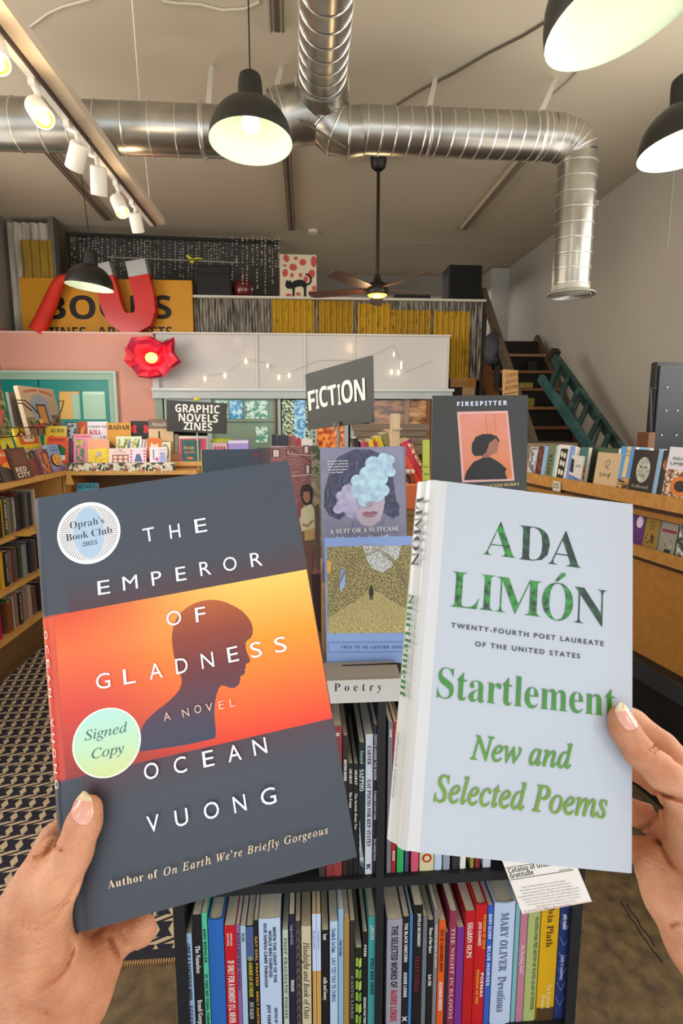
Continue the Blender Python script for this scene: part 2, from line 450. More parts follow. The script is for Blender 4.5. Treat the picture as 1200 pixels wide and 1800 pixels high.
# ---- loft above: deck edge, corrugated panels
DY = 5.85
dz = fz(525, DY)
def corr(name, x0, x1, y0, y1, mt, parent, Y=DY, pitch=.066, amp=.017, th=True):
    z1, z0 = fz(y0, Y), fz(y1, Y); X0, X1 = fx(x0, Y), fx(x1, Y)
    n = max(6, int((X1-X0)/pitch*8)); m = MB(); vs = []; fs = []
    for i in range(n+1):
        x = X0+(X1-X0)*i/n; y = Y + amp*math.sin(2*math.pi*x/pitch)
        vs += [(x, y, z0), (x, y, z1), (x, y+.002, z0), (x, y+.002, z1)]
    for i in range(n):
        a = 4*i; fs += [(a, a+4, a+5, a+1), (a+2, a+3, a+7, a+6), (a+1, a+5, a+7, a+3), (a, a+2, a+6, a+4)]
    m.add(vs, fs, mt); return m.build(name, parent, smooth=80)
zinc = mat('#4a453e', .5, metal=.4, sc=5, stretch=(12, 1, 1.2), col2='#a39c90', cut=(.38, .62), detail=8)
zinc_d = mat('#4f4a44', .6, metal=.4, sc=6, stretch=(6, 1, .8), col2='#85807a', detail=5)
yel = mat('#bd920e', .45, sc=11, stretch=(4, 1, 1.2), col2='#4f3a12', cut=(.56, .74), detail=9)
yel2 = mat('#b0860c', .45, sc=13, stretch=(5, 1, 1), col2='#4d3c18', cut=(.52, .72), detail=9)
m = MB(); m.box((fx(-60, DY), DY+.03, ztop-.02), (fx(846, DY), DY+.1, dz), mat('#4b4640', .8)); loft = struct(m, 'trim_3')
corr('corrugated_sheet', 340, 482, 527, 592, zinc, loft)
corr('corrugated_sheet', 480, 553, 527, 592, yel, loft, DY-.012)
corr('corrugated_sheet', 549, 620, 527, 592, zinc, loft)
corr('corrugated_sheet', 560, 620, 528, 592, yel2, loft, DY-.012)
corr('corrugated_sheet', 618, 848, 526, 668, zinc, loft)
corr('corrugated_sheet', 628, 686, 531, 592, yel, loft, DY-.012)
corr('corrugated_sheet', 686, 756, 542, 592, yel2, loft, DY-.014)
corr('corrugated_sheet', 760, 822, 543, 664, yel, loft, DY-.012)
corr('corrugated_sheet', 340, 342, 527, 592, zinc_d, loft, DY-.02)
m = MB(); m.box((fx(338, DY), DY-.06, fz(527, DY)), (fx(847, DY), DY+.44, fz(523, DY)), mat('#cfcabd', .5)); m.build('ledge_board', loft)
m = MB(); m.box((fx(790, DY), DY-.05, fz(680, DY)), (fx(835, DY), DY+.05, fz(664, DY)), wood('#a8701f', 0)); m.build('ledge_board', loft)
m = MB(); m.box((fx(812, DY), DY-.04, fz(700, DY)), (fx(833, DY), DY+.05, fz(680, DY)), wood('#c49a68', 0)); m.box((fx(795, DY), DY-.02, fz(720, DY)), (fx(812, DY), DY+.05, fz(680, DY)), mat('#25211e', .8)); m.build('wood_block', loft)
# body of the loft deck so the room above reads as solid
m = MB(); m.box((fx(-60, DY), DY+.1, ztop-.12), (2.0, YB, ztop-.02), mat('#6b6155', .8)); m.build('deck', loft)
# upper left: whitewashed and yellow corrugated sheets
corr('corrugated_sheet', 34, 108, 402, 592, mat('#8b8578', .5, sc=4, stretch=(6, 1, .7), col2='#c9c2b2', detail=5), loft, DY-.03, pitch=.085, amp=.016)
corr('corrugated_sheet', 52, 106, 432, 592, mat('#9a7a1c', .5, sc=5, stretch=(5, 1, 1), col2='#6f5c28', cut=(.45, .75), detail=6), loft, DY-.05, pitch=.085, amp=.016)
m = MB(); m.box((fx(106, DY), DY-.05, ztop), (fx(115, DY), DY+.05, HC), mat('#6a645b', .7)); m.build('post', loft)
m = MB(); m.box((fx(843, DY), DY-.02, fz(790, DY)), (fx(851, DY), DY+.1, fz(520, DY)), mat('#38312b', .8)); m.build('post', loft)
# ------------------------------------------------------------------ air ducts under the ceiling
galv = mat('#b5b2aa', .30, metal=.92, sc=5, bump=.0006, detail=6, col2='#8a8780', cut=(.3, .75))
galv_r = mat('#cfccc4', .28, metal=.9)
def cyl_ring(c, d, r, wd, m, n=28):
    d = Vector(d).normalized(); c = Vector(c); mb = MB()
    mb.tube([c-d*wd, c-d*wd*.4, c+d*wd*.4, c+d*wd], [r, r+wd*.8, r+wd*.8, r], m, n, caps=False); return mb
DYC = 3.07
def duct(path, rads, parent, ribs, name='duct_pipe', nr=28, skip=()):
    m = MB(); m.tube(path, rads, galv, nr); m.build(name, parent, smooth=50)
    for seg, cnt in ribs:
        a, b = Vector(path[seg]), Vector(path[seg+1]); ra, rb = (rads[seg], rads[seg+1]) if isinstance(rads, list) else (rads, rads)
        for i in range(cnt):
            t = (i+.5)/cnt; cyl_ring(a.lerp(b, t), (b-a)+Vector((0,0,.0)) + Vector((0, .10, 0))*(b-a).length, ra+(rb-ra)*t+.0005, .005, galv_r, nr).build('seam_rib', parent, smooth=50)
A = U(-40, 217, DYC); B = U(470, 217, DYC); B.z = A.z
t = thing('air_duct', 'long galvanised spiral duct running from the left wall to the centre lamp', 'air duct', A)
A.x = XL+.02
duct([A, B], [.124, .124], t, [(0, 21)])
J = U(560, 205, DYC)
for px in ((371, 116),):
    a = UZ(px[0], px[1], HC); m = MB(); b = Vector((U(368, 190, DYC).x, DYC-.03, A.z+.122)); m.bar(a, b, .003, .028, mat('#d6d2c8', .5), up=(1,0,0)); m.build('hanging_strap', t)
    cyl_ring(Vector((a.x, A.y, A.z)), (1,0,0), .125, .012, galv_r).build('collar', t, smooth=50)
# junction piece with two legs
t2 = thing('duct_junction', 'Y-shaped galvanised duct junction where three ducts meet above the pendant lamp', 'air duct', J)
m = MB()
m.tube([B+Vector((-.01,0,0)), U(500,207,DYC), U(540,200,DYC), U(575,208,DYC)], [.13, .148, .15, .12], galv, 28)
EL = [U(566,135,DYC-.20), U(566,165,DYC-.08), U(568,192,DYC-.01), U(577,214,DYC), U(592,229,DYC), U(612,233,DYC), U(634,231,DYC)]; ER = [.132,.140,.142,.136,.130,.124,.119]; m.tube(EL, ER, galv, 28)
m.build('junction_body', t2, smooth=60)
for c, d, r in ((U(487,212,DYC), (1,.0,.35), .148), (U(496,208,DYC), (1,0,.3), .148)) + tuple((EL[k_], EL[k_+1]-EL[k_-1], ER[k_]+.001) for k_ in (3, 4, 5)):
    cyl_ring(c, d, r, .006, galv_r).build('seam_rib', t2, smooth=50)
a = UZ(494, 119, HC); m = MB(); m.bar(a, U(482, 168, DYC-.06), .003, .028, mat('#d6d2c8', .5), up=(1,0,0)); m.build('hanging_strap', t2)
# front duct, coming towards the camera
F0 = U(566, 148, 2.95); F1 = U(574, -12, 2.18); d = F1-F0
t3 = thing('air_duct', 'shiny galvanised duct coming forward from the junction to the top edge of the picture', 'air duct', F0)
duct([F0, F1, F1+d*.8], [.122, .104, .09], t3, [(0, 7), (1, 5)])
cyl_ring(F0+d*.01, d, .130, .014, galv_r).build('collar', t3, smooth=50)
# right duct with elbow and drop
C0 = U(628, 229, DYC); C1 = U(965, 233, DYC); C1.z = C0.z; E0 = U(1010, 275, DYC); E1 = U(1007, 512, DYC); E0.x = E1.x = (E0.x+E1.x)/2+.0
t4 = thing('air_duct', 'galvanised duct with an elbow dropping to a round ceiling diffuser on the right', 'air duct', E1)
rr = .118
duct([C0, C1], [rr, rr], t4, [(0, 14)])
m = MB(); el = []
for k in range(7):
    a = math.pi/2*k/6; cx, cz = C1.x, E0.z
    el.append(Vector((C1.x + (E0.x-C1.x)*math.sin(a), DYC, C0.z - (C0.z-E0.z)*(1-math.cos(a)))))
m.tube(el, [rr, rr, rr, rr*.98, rr*.96, rr*.94, .107], galv, 28); m.build('elbow', t4, smooth=40)
for k in (1, 2, 3, 4, 5): cyl_ring(el[k], el[k+1]-el[k-1], rr*(1-.015*k)+.001, .005, galv_r).build('seam_rib', t4, smooth=50)
duct([E0, E1], [.107, .105], t4, [(0, 9)], 'drop_pipe')
for px in (762, 966):
    a = U(px, 150, DYC-.12); m = MB(); top = UZ(765 if px < 900 else 977, 138, HC); m.bar(top, Vector((a.x, DYC-.03, C0.z+.115)), .003, .028, mat('#d6d2c8', .5), up=(1,0,0)); m.build('hanging_strap', t4)
    cyl_ring(Vector((a.x, DYC, C0.z)), (1,0,0), rr, .010, galv_r).build('collar', t4, smooth=50)
dt = thing('ceiling_diffuser', 'round slotted white metal diffuser closing the lower end of the dropped duct', 'air vent', E1)
gm = mat('#a8a59d', .4, metal=.4)
Mx = Matrix.Translation(E1)
m = MB(); m.lathe([(.105, .03), (.107, .0), (.140, -.018), (.142, -.026), (.128, -.024), (.12, -.012)], gm, 36, Mx); m.build('rim', dt, smooth=50)
m = MB(); m.lathe([(.118, -.012), (0.001, -.008)], mat('#26231f', .9), 24, Mx); m.build('dark_core', dt)
for r in (.112, .094, .076, .058, .040, .022):
    m = MB(); m.lathe([(r, -.012), (r+.006, -.024), (r-.002, -.028), (r-.004, -.02)], gm, 32, Mx); m.build('louvre_ring', dt, smooth=50)

# ------------------------------------------------------------------ pendant lamps
blk = mat('#1b1917', .38, var=.1, sc=30); wht_in = mat('#d2dfc8', .6, emit=0)
def pendant(label, c, tilt=(0, 0), power=1.3, cord_top=None, s=1.0):
    M = Matrix.Translation(c) @ Matrix.Rotation(tilt[1], 4, 'Y') @ Matrix.Rotation(tilt[0], 4, 'X') @ Matrix.Scale(s, 4)
    W = Matrix.Translation(c) @ Matrix.Rotation(tilt[1], 4, 'Y') @ Matrix.Rotation(tilt[0], 4, 'X')
    t = thing('pendant_lamp', label, 'lamp', W)
    prof = [(.181, 0), (.181, .006), (.176, .04), (.165, .075), (.146, .108), (.120, .136), (.092, .156), (.062, .168)]
    m = MB(); m.lathe(prof, blk, 40, M); m.build('lamp_shade', t, smooth=50)
    m = MB(); m.lathe([(.181, 0), (.176, .004)] + [(r-.005, z) for r, z in prof[2:]] + [(.001, .164)], wht_in, 40, M); m.build('shade_lining', t, smooth=50)
    m = MB(); m.lathe([(.058, .160), (.056, .172), (.051, .25), (.047, .275), (.034, .286), (.001, .288)], mat('#151412', .5), 28, M); m.build('socket_cap', t, smooth=50)
    m = MB(); m.lathe([(.001, .045), (.02, .047), (.034, .06), (.040, .08), (.036, .10), (.022, .125), (.018, .15)], mat('#fff4d8', .3, emit=2.6), 20, M); m.build('bulb', t, smooth=80)
    top = M @ Vector((0, 0, .286)); ct = cord_top if cord_top is not None else Vector((top.x, top.y, HC))
    m = MB(); m.tube([top, ct], .0035, blk, 6); m.build('cord', t)
    m = MB(); m.lathe([(.045, 0), (.04, -.02), (.004, -.026)], blk, 16, Matrix.Translation(ct)); m.build('ceiling_rose', t, smooth=50)
    point('pendant_lamp_light', M @ Vector((0, 0, .035)), power, (1, .93, .80), .03)
    return t
pendant('black dome pendant lamp hanging in the centre in front of the duct', U(441, 251, 2.45), (R(-4), 0))
pendant('largest black dome pendant lamp, cut off by the top right corner', U(1098, 22, 1.30), (R(-4), R(-14)), 1)
pendant('black dome pendant lamp cut by the right edge beside the grey wall', U(1206, 262, 2.20), (R(-4), R(-4)))
ctop = U(142, 262, 4.55); ctop = Vector((ctop.x, 4.5, HC))
pendant('small far black dome pendant lamp in front of the yellow sign', U(157, 505, 4.42), (0, R(6)), 1, cord_top=ctop)
# sticker inside the big lamp shade
# ------------------------------------------------------------------ ceiling fan
def cz0(px, py): return UZ(px, py, HC)
FC = U(663, 515, cz0(663, 268).y)
t = thing('ceiling_fan', 'dark bronze ceiling fan with lit lamp on a long down rod', 'fan', FC)
brz = mat('#2b1d15', .4, metal=.3)
m = MB(); m.tube([FC+Vector((0,0,.09)), Vector((FC.x, FC.y, HC-.05))], .014, mat('#14110f', .4), 10); m.build('down_rod', t, smooth=60)
m = MB(); m.lathe([(.03, -.13), (.055, -.11), (.066, -.06), (.06, -.01), (.05, 0)], mat('#14110f', .5), 20, Matrix.Translation((FC.x, FC.y, HC))); m.build('canopy', t, smooth=60)
m = MB(); m.lathe([(.02, .14), (.032, .10), (.04, .085), (.075, .07), (.086, .045), (.088, -.01), (.082, -.018)], brz, 28, Matrix.Translation(FC)); m.build('motor_housing', t, smooth=50)
m = MB(); m.lathe([(.080, -.012), (.076, -.022), (.05, -.032), (.001, -.036)], mat('#ffb040', .3, emit=3.2), 28, Matrix.Translation(FC)); m.build('lamp_glass', t, smooth=60)
point('ceiling_fan_light', FC+Vector((0, 0, -.09)), 9, (1, .72, .38), .06)
for k in range(5):
    a = R(-60+72*k); Mk = Matrix.Translation(FC+Vector((0,0,.03))) @ Matrix.Rotation(a, 4, 'Z') @ Matrix.Rotation(R(12), 4, 'X')
    m = MB(Mk); pts = [(.07,-.02),(.16,-.05),(.36,-.062),(.56,-.055),(.60,-.03),(.60,.03),(.56,.055),(.36,.05),(.16,.035),(.07,.02)]
    n = len(pts); m.add([(x,y,.004) for x,y in pts]+[(x,y,-.004) for x,y in pts], [list(range(n)), list(range(2*n-1,n-1,-1))]+[(i,n+i,n+(i+1)%n,(i+1)%n) for i in range(n)], wood('#4a2a1c', 0)); m.build('blade', t)

# ------------------------------------------------------------------ track lighting
rail_m = mat('#c9b9a6', .5, var=.05, sc=4); wpl = mat('#e2ddd3', .4)
P1 = U(262, 388, 4.1); P0 = U(0, 62, 2.05); dd = (P1-P0).normalized(); P0 = P0-dd*1.3; P1 = P1+dd*.08
t = thing('track_light', 'beige ceiling track with six white cylinder spotlights on the left', 'lamp', P1)
m = MB(); m.bar(P0+Vector((.062,0,.018)), P1+Vector((.062,0,.018)), .07, .04, rail_m); m.build('beam', t)
m = MB(); m.bar(P0, P1, .031, .026, wpl); m.build('track', t)
m = MB(); m.bar(P0+Vector((.028,0,-.006)), P1+Vector((.028,0,-.006)), .007, .028, mat('#3c2f26', .8)); m.build('groove', t)
def on_track(px):
    lo, hi = 0.0, (P1-P0).length
    for _ in range(40):
        k = (lo+hi)/2
        if PJ(P0+dd*k)[0] < px: lo = k
        else: hi = k
    return P0+dd*lo
heads = [(-8, (-12, 78), (14, 132), 1), (59, (62, 186), (91, 224), 1), (119, (141, 252), (121, 288), 0), (157, (173, 292), (167, 336), 0), (204, (205, 350), (222, 381), 1), (232, (236, 374), (239, 404), 0)]
for px, a, b, lit in heads:
    q = on_track(px); Y = q.y
    pa = U(*a, Y-.02); pb = U(*b, Y-.02); ax = (pb-pa); 
    pb = pb + Vector((0, -.06 if lit else .05, 0)); ax = (pb-pa).normalized(); L_ = (pb-pa).length
    r = .040
    m = MB(); m.bar(q+Vector((0,0,-.01)), q+Vector((.0,0,-.04)), .025, .05, wpl); m.build('adapter', t)
    m = MB(); m.tube([q+Vector((0,0,-.04)), (q+pa)/2+Vector((.012,0,-.005)), pa+ax*.03], [.010,.012,.010], wpl, 8); m.build('swivel_arm', t, smooth=60)
    m = MB(); m.tube([pa, pa+ax*.006, pa+ax*L_*.98, pb], [r*.86, r, r, r*.97], wpl, 24); hd = m.build('spotlight_head', t, smooth=40)
    m = MB(); m.tube([pb+ax*.0005, pb+ax*.001], [r*.86, r*.84], mat('#ffa030', .3, emit=1.3) if lit else mat('#b9b3a6', .4), 20); m.build('lens', hd)
    if lit:
        m = MB(); m.ball(pb+ax*.002, .022, mat('#ffe0a0', .3, emit=4), 10, 6, (1,1,1)); m.build('bulb', hd, smooth=80)
        point('spotlight_light', pb+ax*.06, 3, (1, .75, .42), .03)
m = MB(); top = Vector((U(228, 22, 2.75).x, 2.75, HC)); top = U(232, 25, 2.72); top.z = HC-.04
m.tube([top, U(246, 180, 3.25), P1+Vector((.0,0,.02))], .0035, mat('#ded8cb', .6), 6); m.build('suspension_wire', t)
m = MB(); c = U(210, 4, 2.6); c.z = HC
m.lathe([(.055, -.045), (.06, -.04), (.06, 0)], mat('#6e675c', .6), 8, Matrix.Translation(c), capends=True)
m.build('junction_box', M=c, label='grey octagonal electrical junction box on the ceiling at the top left', cat='electrical box')

# ------------------------------------------------------------------ ceiling strips, cables, detector
def strip(label, a, b, wd, mt, mt2):
    t = thing('ceiling_channel', label, 'ceiling strip', a)
    m = MB(); m.bar(a+Vector((0,0,-.02)), b+Vector((0,0,-.02)), wd, .04, mt, up=(0,0,1)); m.build('channel', t)
    for s in (-1, 1):
        m = MB(); m.bar(a+Vector((s*wd*.35,0,-.043)), b+Vector((s*wd*.35,0,-.043)), .006, .008, mt2); m.build('edge_rail', t)
    m = MB(); m.bar(a+Vector((0,0,-.041)), b+Vector((0,0,-.041)), wd*.3, .004, mt2); m.build('groove', t)
def cz(px, py): return UZ(px, py, HC)
st = mat('#a89c8a', .6, var=.08, sc=6); st2 = mat('#4b4137', .7)
strip('beige metal ceiling channel leaning towards the dropped duct, right of the fan', cz(815, 398), cz(928, 262)+Vector((0,0,0)), .07, mat('#c4b8a5', .6), mat('#776b5c', .7))
strip('brown ceiling channel behind the centre pendant lamp', cz(513, 398), cz(500, 200), .085, st, st2)
strip('short beige ceiling channel at the top edge beside the front duct', cz(487, 41), cz(484, -60), .085, st, st2)
strip('brown ceiling channel behind the track lights on the left', cz(190, 380), cz(78, 250), .085, st, st2)
def cable(pts, r, mt, label, sag=0.0, name='cable', cat='cable'):
    q = [cz(*p)+Vector((0,0,-.008-sag)) for p in pts]
    m = MB(); m.tube(q, r, mt, 6); return m.build(name, M=q[0], label=label, cat=cat, smooth=60)
cb = mat('#57503f', .6); cbw = mat('#bdb4a3', .6)
cable([(28,57),(40,52),(60,38),(84,20),(110,8),(140,0),(170,-8)], .006, cbw, 'pale cable curving across the ceiling at the top left corner')
cable([(284,-2),(310,2),(350,4),(390,14),(430,12),(456,0)], .006, cbw, 'pale cable looping along the top edge of the ceiling beside the front duct')
cable([(695,184),(740,156),(800,125),(860,90),(920,60),(985,20)], .007, cb, 'dark cable running diagonally over the ceiling to the big pendant lamp')
cable([(960,172),(978,160),(1000,140),(1016,122),(1030,106)], .006, cbw, 'short pale cable below the big pendant lamp by the right duct strap')
m = MB(); q = [U(528,212,DYC-.165), U(556,228,DYC-.17), U(584,246,DYC-.165), U(604,258,DYC-.10), U(632,266,3.4), U(650,268,FC.y-.1), Vector((FC.x-.04, FC.y, HC-.03))]
m.tube(q, .006, cb, 6); m.build('cable', M=q[0], label='brown cable drooping from the duct junction to the ceiling fan', cat='cable', smooth=60)
m = MB(); c = cz(550, 405); m.lathe([(.05, -.03), (.06, -.02), (.06, 0)], mat('#d5cec0', .5), 18, Matrix.Translation(c), capends=True); m.build('smoke_detector', M=c, label='small round white smoke detector on the ceiling', cat='smoke detector', smooth=40)
c = UX(1050, 357, XR-.005)
m = MB(); m.box((c.x-.06, c.y-.03, c.z-.04), (c.x, c.y+.03, c.z+.04), mat('#dcd8ce', .5)); m.box((c.x-.09, c.y-.01, c.z-.012), (c.x-.06, c.y+.02, c.z+.02), mat('#8b867c', .5)); m.build('wall_sensor', M=c, label='small white box sensor high on the grey right wall', cat='sensor')
m = MB(); a = UX(1192, 210, XR-.004); b = UX(1192, 430, XR-.004); b.y = a.y; m.tube([a, Vector((a.x, a.y, b.z))], .003, mat('#d6d2c8', .6), 5); m.build('cable', M=a, label='thin white cable hanging down the grey right wall', cat='cable')

# ------------------------------------------------------------------ things on the loft
def at(px, py, Y): return U(px, py, Y)
def speaker(label, x0, x1, y0, y1, Y, cloth, dp=.30):
    a, b = at(x0, y1, Y), at(x1, y0, Y)
    t = thing('loudspeaker', label, 'speaker', Vector(((a.x+b.x)/2, Y, dz)))
    m = MB(); m.bbox((a.x, Y, dz+.002), (b.x, Y+dp, b.z), mat('#191817', .7), .008); m.build('cabinet', t)
    m = MB(); w_ = b.x-a.x; h_ = b.z-dz
    m.box((a.x+.02, Y-.008, dz+.02), (b.x-.02, Y, dz+h_*(.72 if cloth else .96)), mat('#2b2a2b' if cloth else '#141414', .95, sc=300, bump=.0005)); m.build('grille', t)
    if cloth:
        m = MB(); m.box((a.x+.015, Y-.012, dz+h_*.74), (b.x-.015, Y, dz+h_*.96), mat('#100f0f', .6)); m.build('top_panel', t)
speaker('black loudspeaker with grey cloth grille on the loft ledge behind the bead curtain', 346, 406, 467, 525, DY-.045, 1, .11)
speaker('plain black box loudspeaker on the right end of the loft ledge', 788, 848, 466, 525, DY+.02, 0)
# black cat painting
a, b = at(492, 524, DY), at(556, 447, DY)
M = frame(Vector((a.x, DY+.0, dz+.003)), (1, 0, 0), (0, .08, 1)); t = thing('painting', 'square painting of an arched black cat on cream with red spots', 'painting', M)
W_, H_ = b.x-a.x, height_for(M, b.x-a.x, 447)
m = MB(M); m.bbox((0, 0, -.03), (W_, H_, 0), mat('#d8cdb2', .8), .003); m.build('canvas', t)
ar = Art(Plane(M), .0004, .0006); red = mat('#c4504e', .7)
for cx, cy, rx, ry, an in ((503,454,5,7,-.4),(520,454,4,3,0),(532,461,6,6,.6),(551,460,5,10,0),(501,480,5,7,.1),(515,470,7,6,.3),(513,484,3,4,0),(500,467,3,2,0),(528,484,3,4,.2),(547,482,6,8,.3),(552,507,4,5,0),(545,515,3,4,0),(524,517,4,3,0),(507,519,5,3,0),(537,491,4,5,0)):
    ar.ell((cx, cy), rx, ry, red, an, 14)
ck = mat('#0b0b0b', .7)
ar.poly([(502,496),(504,492),(507,495),(510,492),(512,497),(517,494),(523,492),(530,492),(536,495),(540,500),(538,506),(538,523),(534,523),(534,508),(531,504),(524,504),(518,506),(517,523),(514,523),(514,508),(509,508),(504,507),(501,502)], ck)
ar.line([(538,500),(543,500),(546,495),(546,488),(542,484),(537,482)], 3.2, ck)
ar.mb.build('painted_cat', t)
# red round vase
c = at(427, 506, DY+.06); r = .105; c.z = dz+r*.98
m = MB(); m.lathe([(.03,-.11),(.06,-.105),(.10,-.06),(.113,-.0),(.10,.06),(.06,.095),(.025,.105),(.022,.14),(.03,.15)], mat('#5c1416', .25, coat=.6), 28, Matrix.Translation(c), capends=True)
m.build('vase', M=c, label='round dark red glass vase on the loft ledge beside the cat painting', cat='vase', smooth=60)
m = MB(); x0, x1 = fx(690, DY+.25), fx(752, DY+.25); m.box((x0, DY+.2, dz+.01), (x1, DY+.55, dz+.11), mat('#1d1714', .7)); m.build('flat_case', M=(x0, DY+.2, dz), label='long flat dark case lying on the loft behind the fan', cat='case')
# bead curtain and its dark screen
y0c, y1c = at(115, 410, DY+.1), at(492, 425, DY+.1)
t = thing('bead_screen', 'dark framed screen hung with strands of glass beads across the loft', 'screen', Vector((-1.5, DY+.15, dz)))
m = MB(); m.box((y0c.x, DY+.43, dz+.004), (fx(492, DY+.43), DY+.439, at(300, 418, DY+.43).z), mat('#4a4744', .8, var=.1, sc=3)); m.box((y0c.x, DY+.43, ztop), (fx(336, DY), DY+.439, dz+.003), mat('#4a4744', .8, var=.1, sc=3)); m.build('backing', t)
m = MB(); m.bar(Vector((y0c.x, DY+.12, y0c.z)), Vector((y1c.x, DY+.12, y1c.z)), .03, .03, mat('#161412', .7)); m.bar(Vector((y0c.x, DY+.12, y0c.z)), Vector((y0c.x, DY+.12, ztop)), .03, .03, mat('#161412', .7)); m.build('frame', t)
m = MB(); p = at(190, 452, DY+.08); q = at(420, 462, DY+.08); m.bar(p, q, .012, .012, mat('#8f8a80', .5)); m.build('curtain_rail', t)
random.seed(4); m = MB(); glass_b2 = mat('#e6e3dc', .10, metal=.5)
octa = [(1,0,0),(-1,0,0),(0,1,0),(0,-1,0),(0,0,1),(0,0,-1)]; of = [(0,2,4),(2,1,4),(1,3,4),(3,0,4),(2,0,5),(1,2,5),(3,1,5),(0,3,5)]
px = 120
while px < 490:
    px += random.choice((5, 6, 8, 10)); y = 415+random.random()*8; yend = 488 if px < 338 else random.choice((470, 500, 518))
    if 345 < px < 408: yend = 464
    while y < yend:
        if random.random() < .85:
            c = at(px+random.uniform(-.6, .6), y, DY+.20 if px < 408 else DY-.078); r = random.uniform(.007, .013)
            m.add([c+Vector(o)*r for o in octa], of, glass_b2)
        y += random.uniform(3.5, 6)
m.build('glass_beads', t, kind='stuff')
m = MB(); c = at(334, 456, DY+.03)
ym = mat('#c9c02a', .5)
for pts in ([(326,449),(331,448),(338,455),(332,456)], [(338,455),(345,452),(358,455),(344,458)], [(336,456),(342,459),(338,463),(332,460)]):
    q = [at(x, y, DY+.03) for x, y in pts]; n = len(q); m.add(q+[v+Vector((0,.012,0)) for v in q], [list(range(n-1,-1,-1)), list(range(n, 2*n))]+[(i,(i+1)%n,n+(i+1)%n,n+i) for i in range(n)], ym)
m.bar(c+Vector((-.03,0,-.01)), c+Vector((.10,0,.0)), .014, .012, mat('#5d5a20', .6))
m.build('toy_dragonfly', M=c, label='small yellow dragonfly ornament hanging on the bead screen', cat='ornament')
# yellow BOOKS sign
SY = FY+.16
a = at(40, 589, SY); b = at(340, 589, SY)
M = frame(Vector((a.x, SY, ztop-.12)), (1, 0, 0), (0, .03, 1)); W_ = b.x-a.x; H_ = height_for(M, W_, 490)
t = thing('shop_sign', 'large yellow painted wooden sign with black lettering behind the magnet', 'sign', M)
m = MB(M); m.bbox((0, 0, -.035), (W_, H_, 0), mat('#cc8f14', .55, var=.05, sc=3), .004); m.build('sign_board', t)
ar = Art(Plane(M), .0006, .001); ik = mat('#151312', .6)
ar.text('BOOKS', (81, 561), (302, 560), 41, ik, 'bsans', .004)
ar.text('ZINES \u00b7 ART \u00b7 GIFTS', (83, 594), (303, 593), 19, ik, 'bsans')
ar.mb.build('lettering', t)
# giant toy magnet leaning in front of the sign
MY = FY+.02
rm = mat('#c81512', .35, coat=.3, var=.05, sc=4); tipm = mat('#b9bcc0', .3, metal=.4)
path = [(181,487),(188,510),(194,534),(203,556),(218,570),(236,570),(250,560),(255,543),(252,520),(247,500),(243,484)]
q = [at(x, y, MY) for x, y in path]; q = [Vector((v.x, MY, max(v.z, ztop+.105))) for v in q]
t = thing('toy_magnet', 'giant red horseshoe magnet with grey tips leaning on the yellow sign', 'decoration', q[5])
m = MB()
for i, (u_, v_) in enumerate(zip(q, q[1:])): pass
def ribbon(m, q, wd, dp, mt, y):
    L_ = []; n = len(q)
    for i, p in enumerate(q):
        d = (q[min(i+1, n-1)]-q[max(i-1, 0)]).normalized(); nn = Vector((d.z, 0, -d.x))*wd/2
        L_ += [p+nn, p-nn, p-nn+Vector((0,dp,0)), p+nn+Vector((0,dp,0))]
    fs = [(0,1,2,3), (4*n-1,4*n-2,4*n-3,4*n-4)]
    for i in range(n-1):
        for k in range(4): fs.append((4*i+k, 4*i+4+k, 4*i+4+(k+1)%4, 4*i+(k+1)%4))
    m.add(L_, fs, mt)
ribbon(m, q, .205, .13, rm, MY); m.build('magnet_body', t)
for (s0, s1) in (((174, 463), (181, 487)), ((237, 457), (243, 484))):
    m = MB(); ribbon(m, [at(*s0, MY), at(*s1, MY)], .20, .128, tipm, MY); m.build('steel_tip', t)
# red fabric tentacle arm
q = [at(x, y, FY+.04) for x, y in ((66,592),(76,560),(90,528),(100,503),(108,492),(122,488),(136,494))]
for v in q: v.z = max(v.z, ztop+.01)
m = MB(); m.tube(q, [.085,.078,.070,.060,.052,.046,.034], mat('#cc2a12', .7, var=.12, sc=10), 14)
m.build('fabric_arm', M=q[0], label='long curved orange-red fabric arm standing at the left end of the yellow sign', cat='decoration', smooth=60)
m = MB(); c = at(2, 588, FY+.05); m.ball(c+Vector((0,0,.02)), .05, mat('#cc2a12', .7), 12, 8, (1.2, 1, .6)); m.build('fabric_arm', M=c, label='end of a red fabric arm at the far left edge above the pink wall', cat='decoration', smooth=60)

# ------------------------------------------------------------------ paper flower lamp
fc = at(266, 630, FY-.22)
t = thing('flower_lamp', 'crumpled crimson paper flower lamp glowing on the pink wall', 'lamp', fc)
pm = mat('#c4183e', .45, sc=7, col2='#e8557a', cut=(.45, .8), bump=.01, detail=5); pm2 = mat('#a3102e', .5, sc=9, col2='#d83358', cut=(.4, .8), bump=.01, detail=5)
random.seed(9)
outl = [(232,593),(262,590),(288,604),(302,590),(308,600),(303,618),(318,636),(300,648),(288,662),(262,665),(245,663),(230,648),(220,636),(224,622),(222,610)]
n = len(outl); m = MB(); vs = [fc+Vector((0, .16, 0))]; 
rings = []
for k, (ff, dep) in enumerate(((.30, .10), (.62, -.03), (1.0, .03))):
    ring = []
    for i, (x, y) in enumerate(outl):
        p = at(266+(x-266)*ff, 630+(y-630)*ff, FY-.22); p.y += dep + random.uniform(-.03, .03)*(k > 0) + (.03 if i % 2 else -.03)*(k > 0); ring.append(p)
    rings.append(ring)
vs = [p for r_ in rings for p in r_] + [fc+Vector((0, .13, 0))]
fs = [(k*n+i, k*n+(i+1)%n, (k+1)*n+(i+1)%n, (k+1)*n+i) for k in range(2) for i in range(n)] + [(3*n, (i+1)%n, i) for i in range(n)]
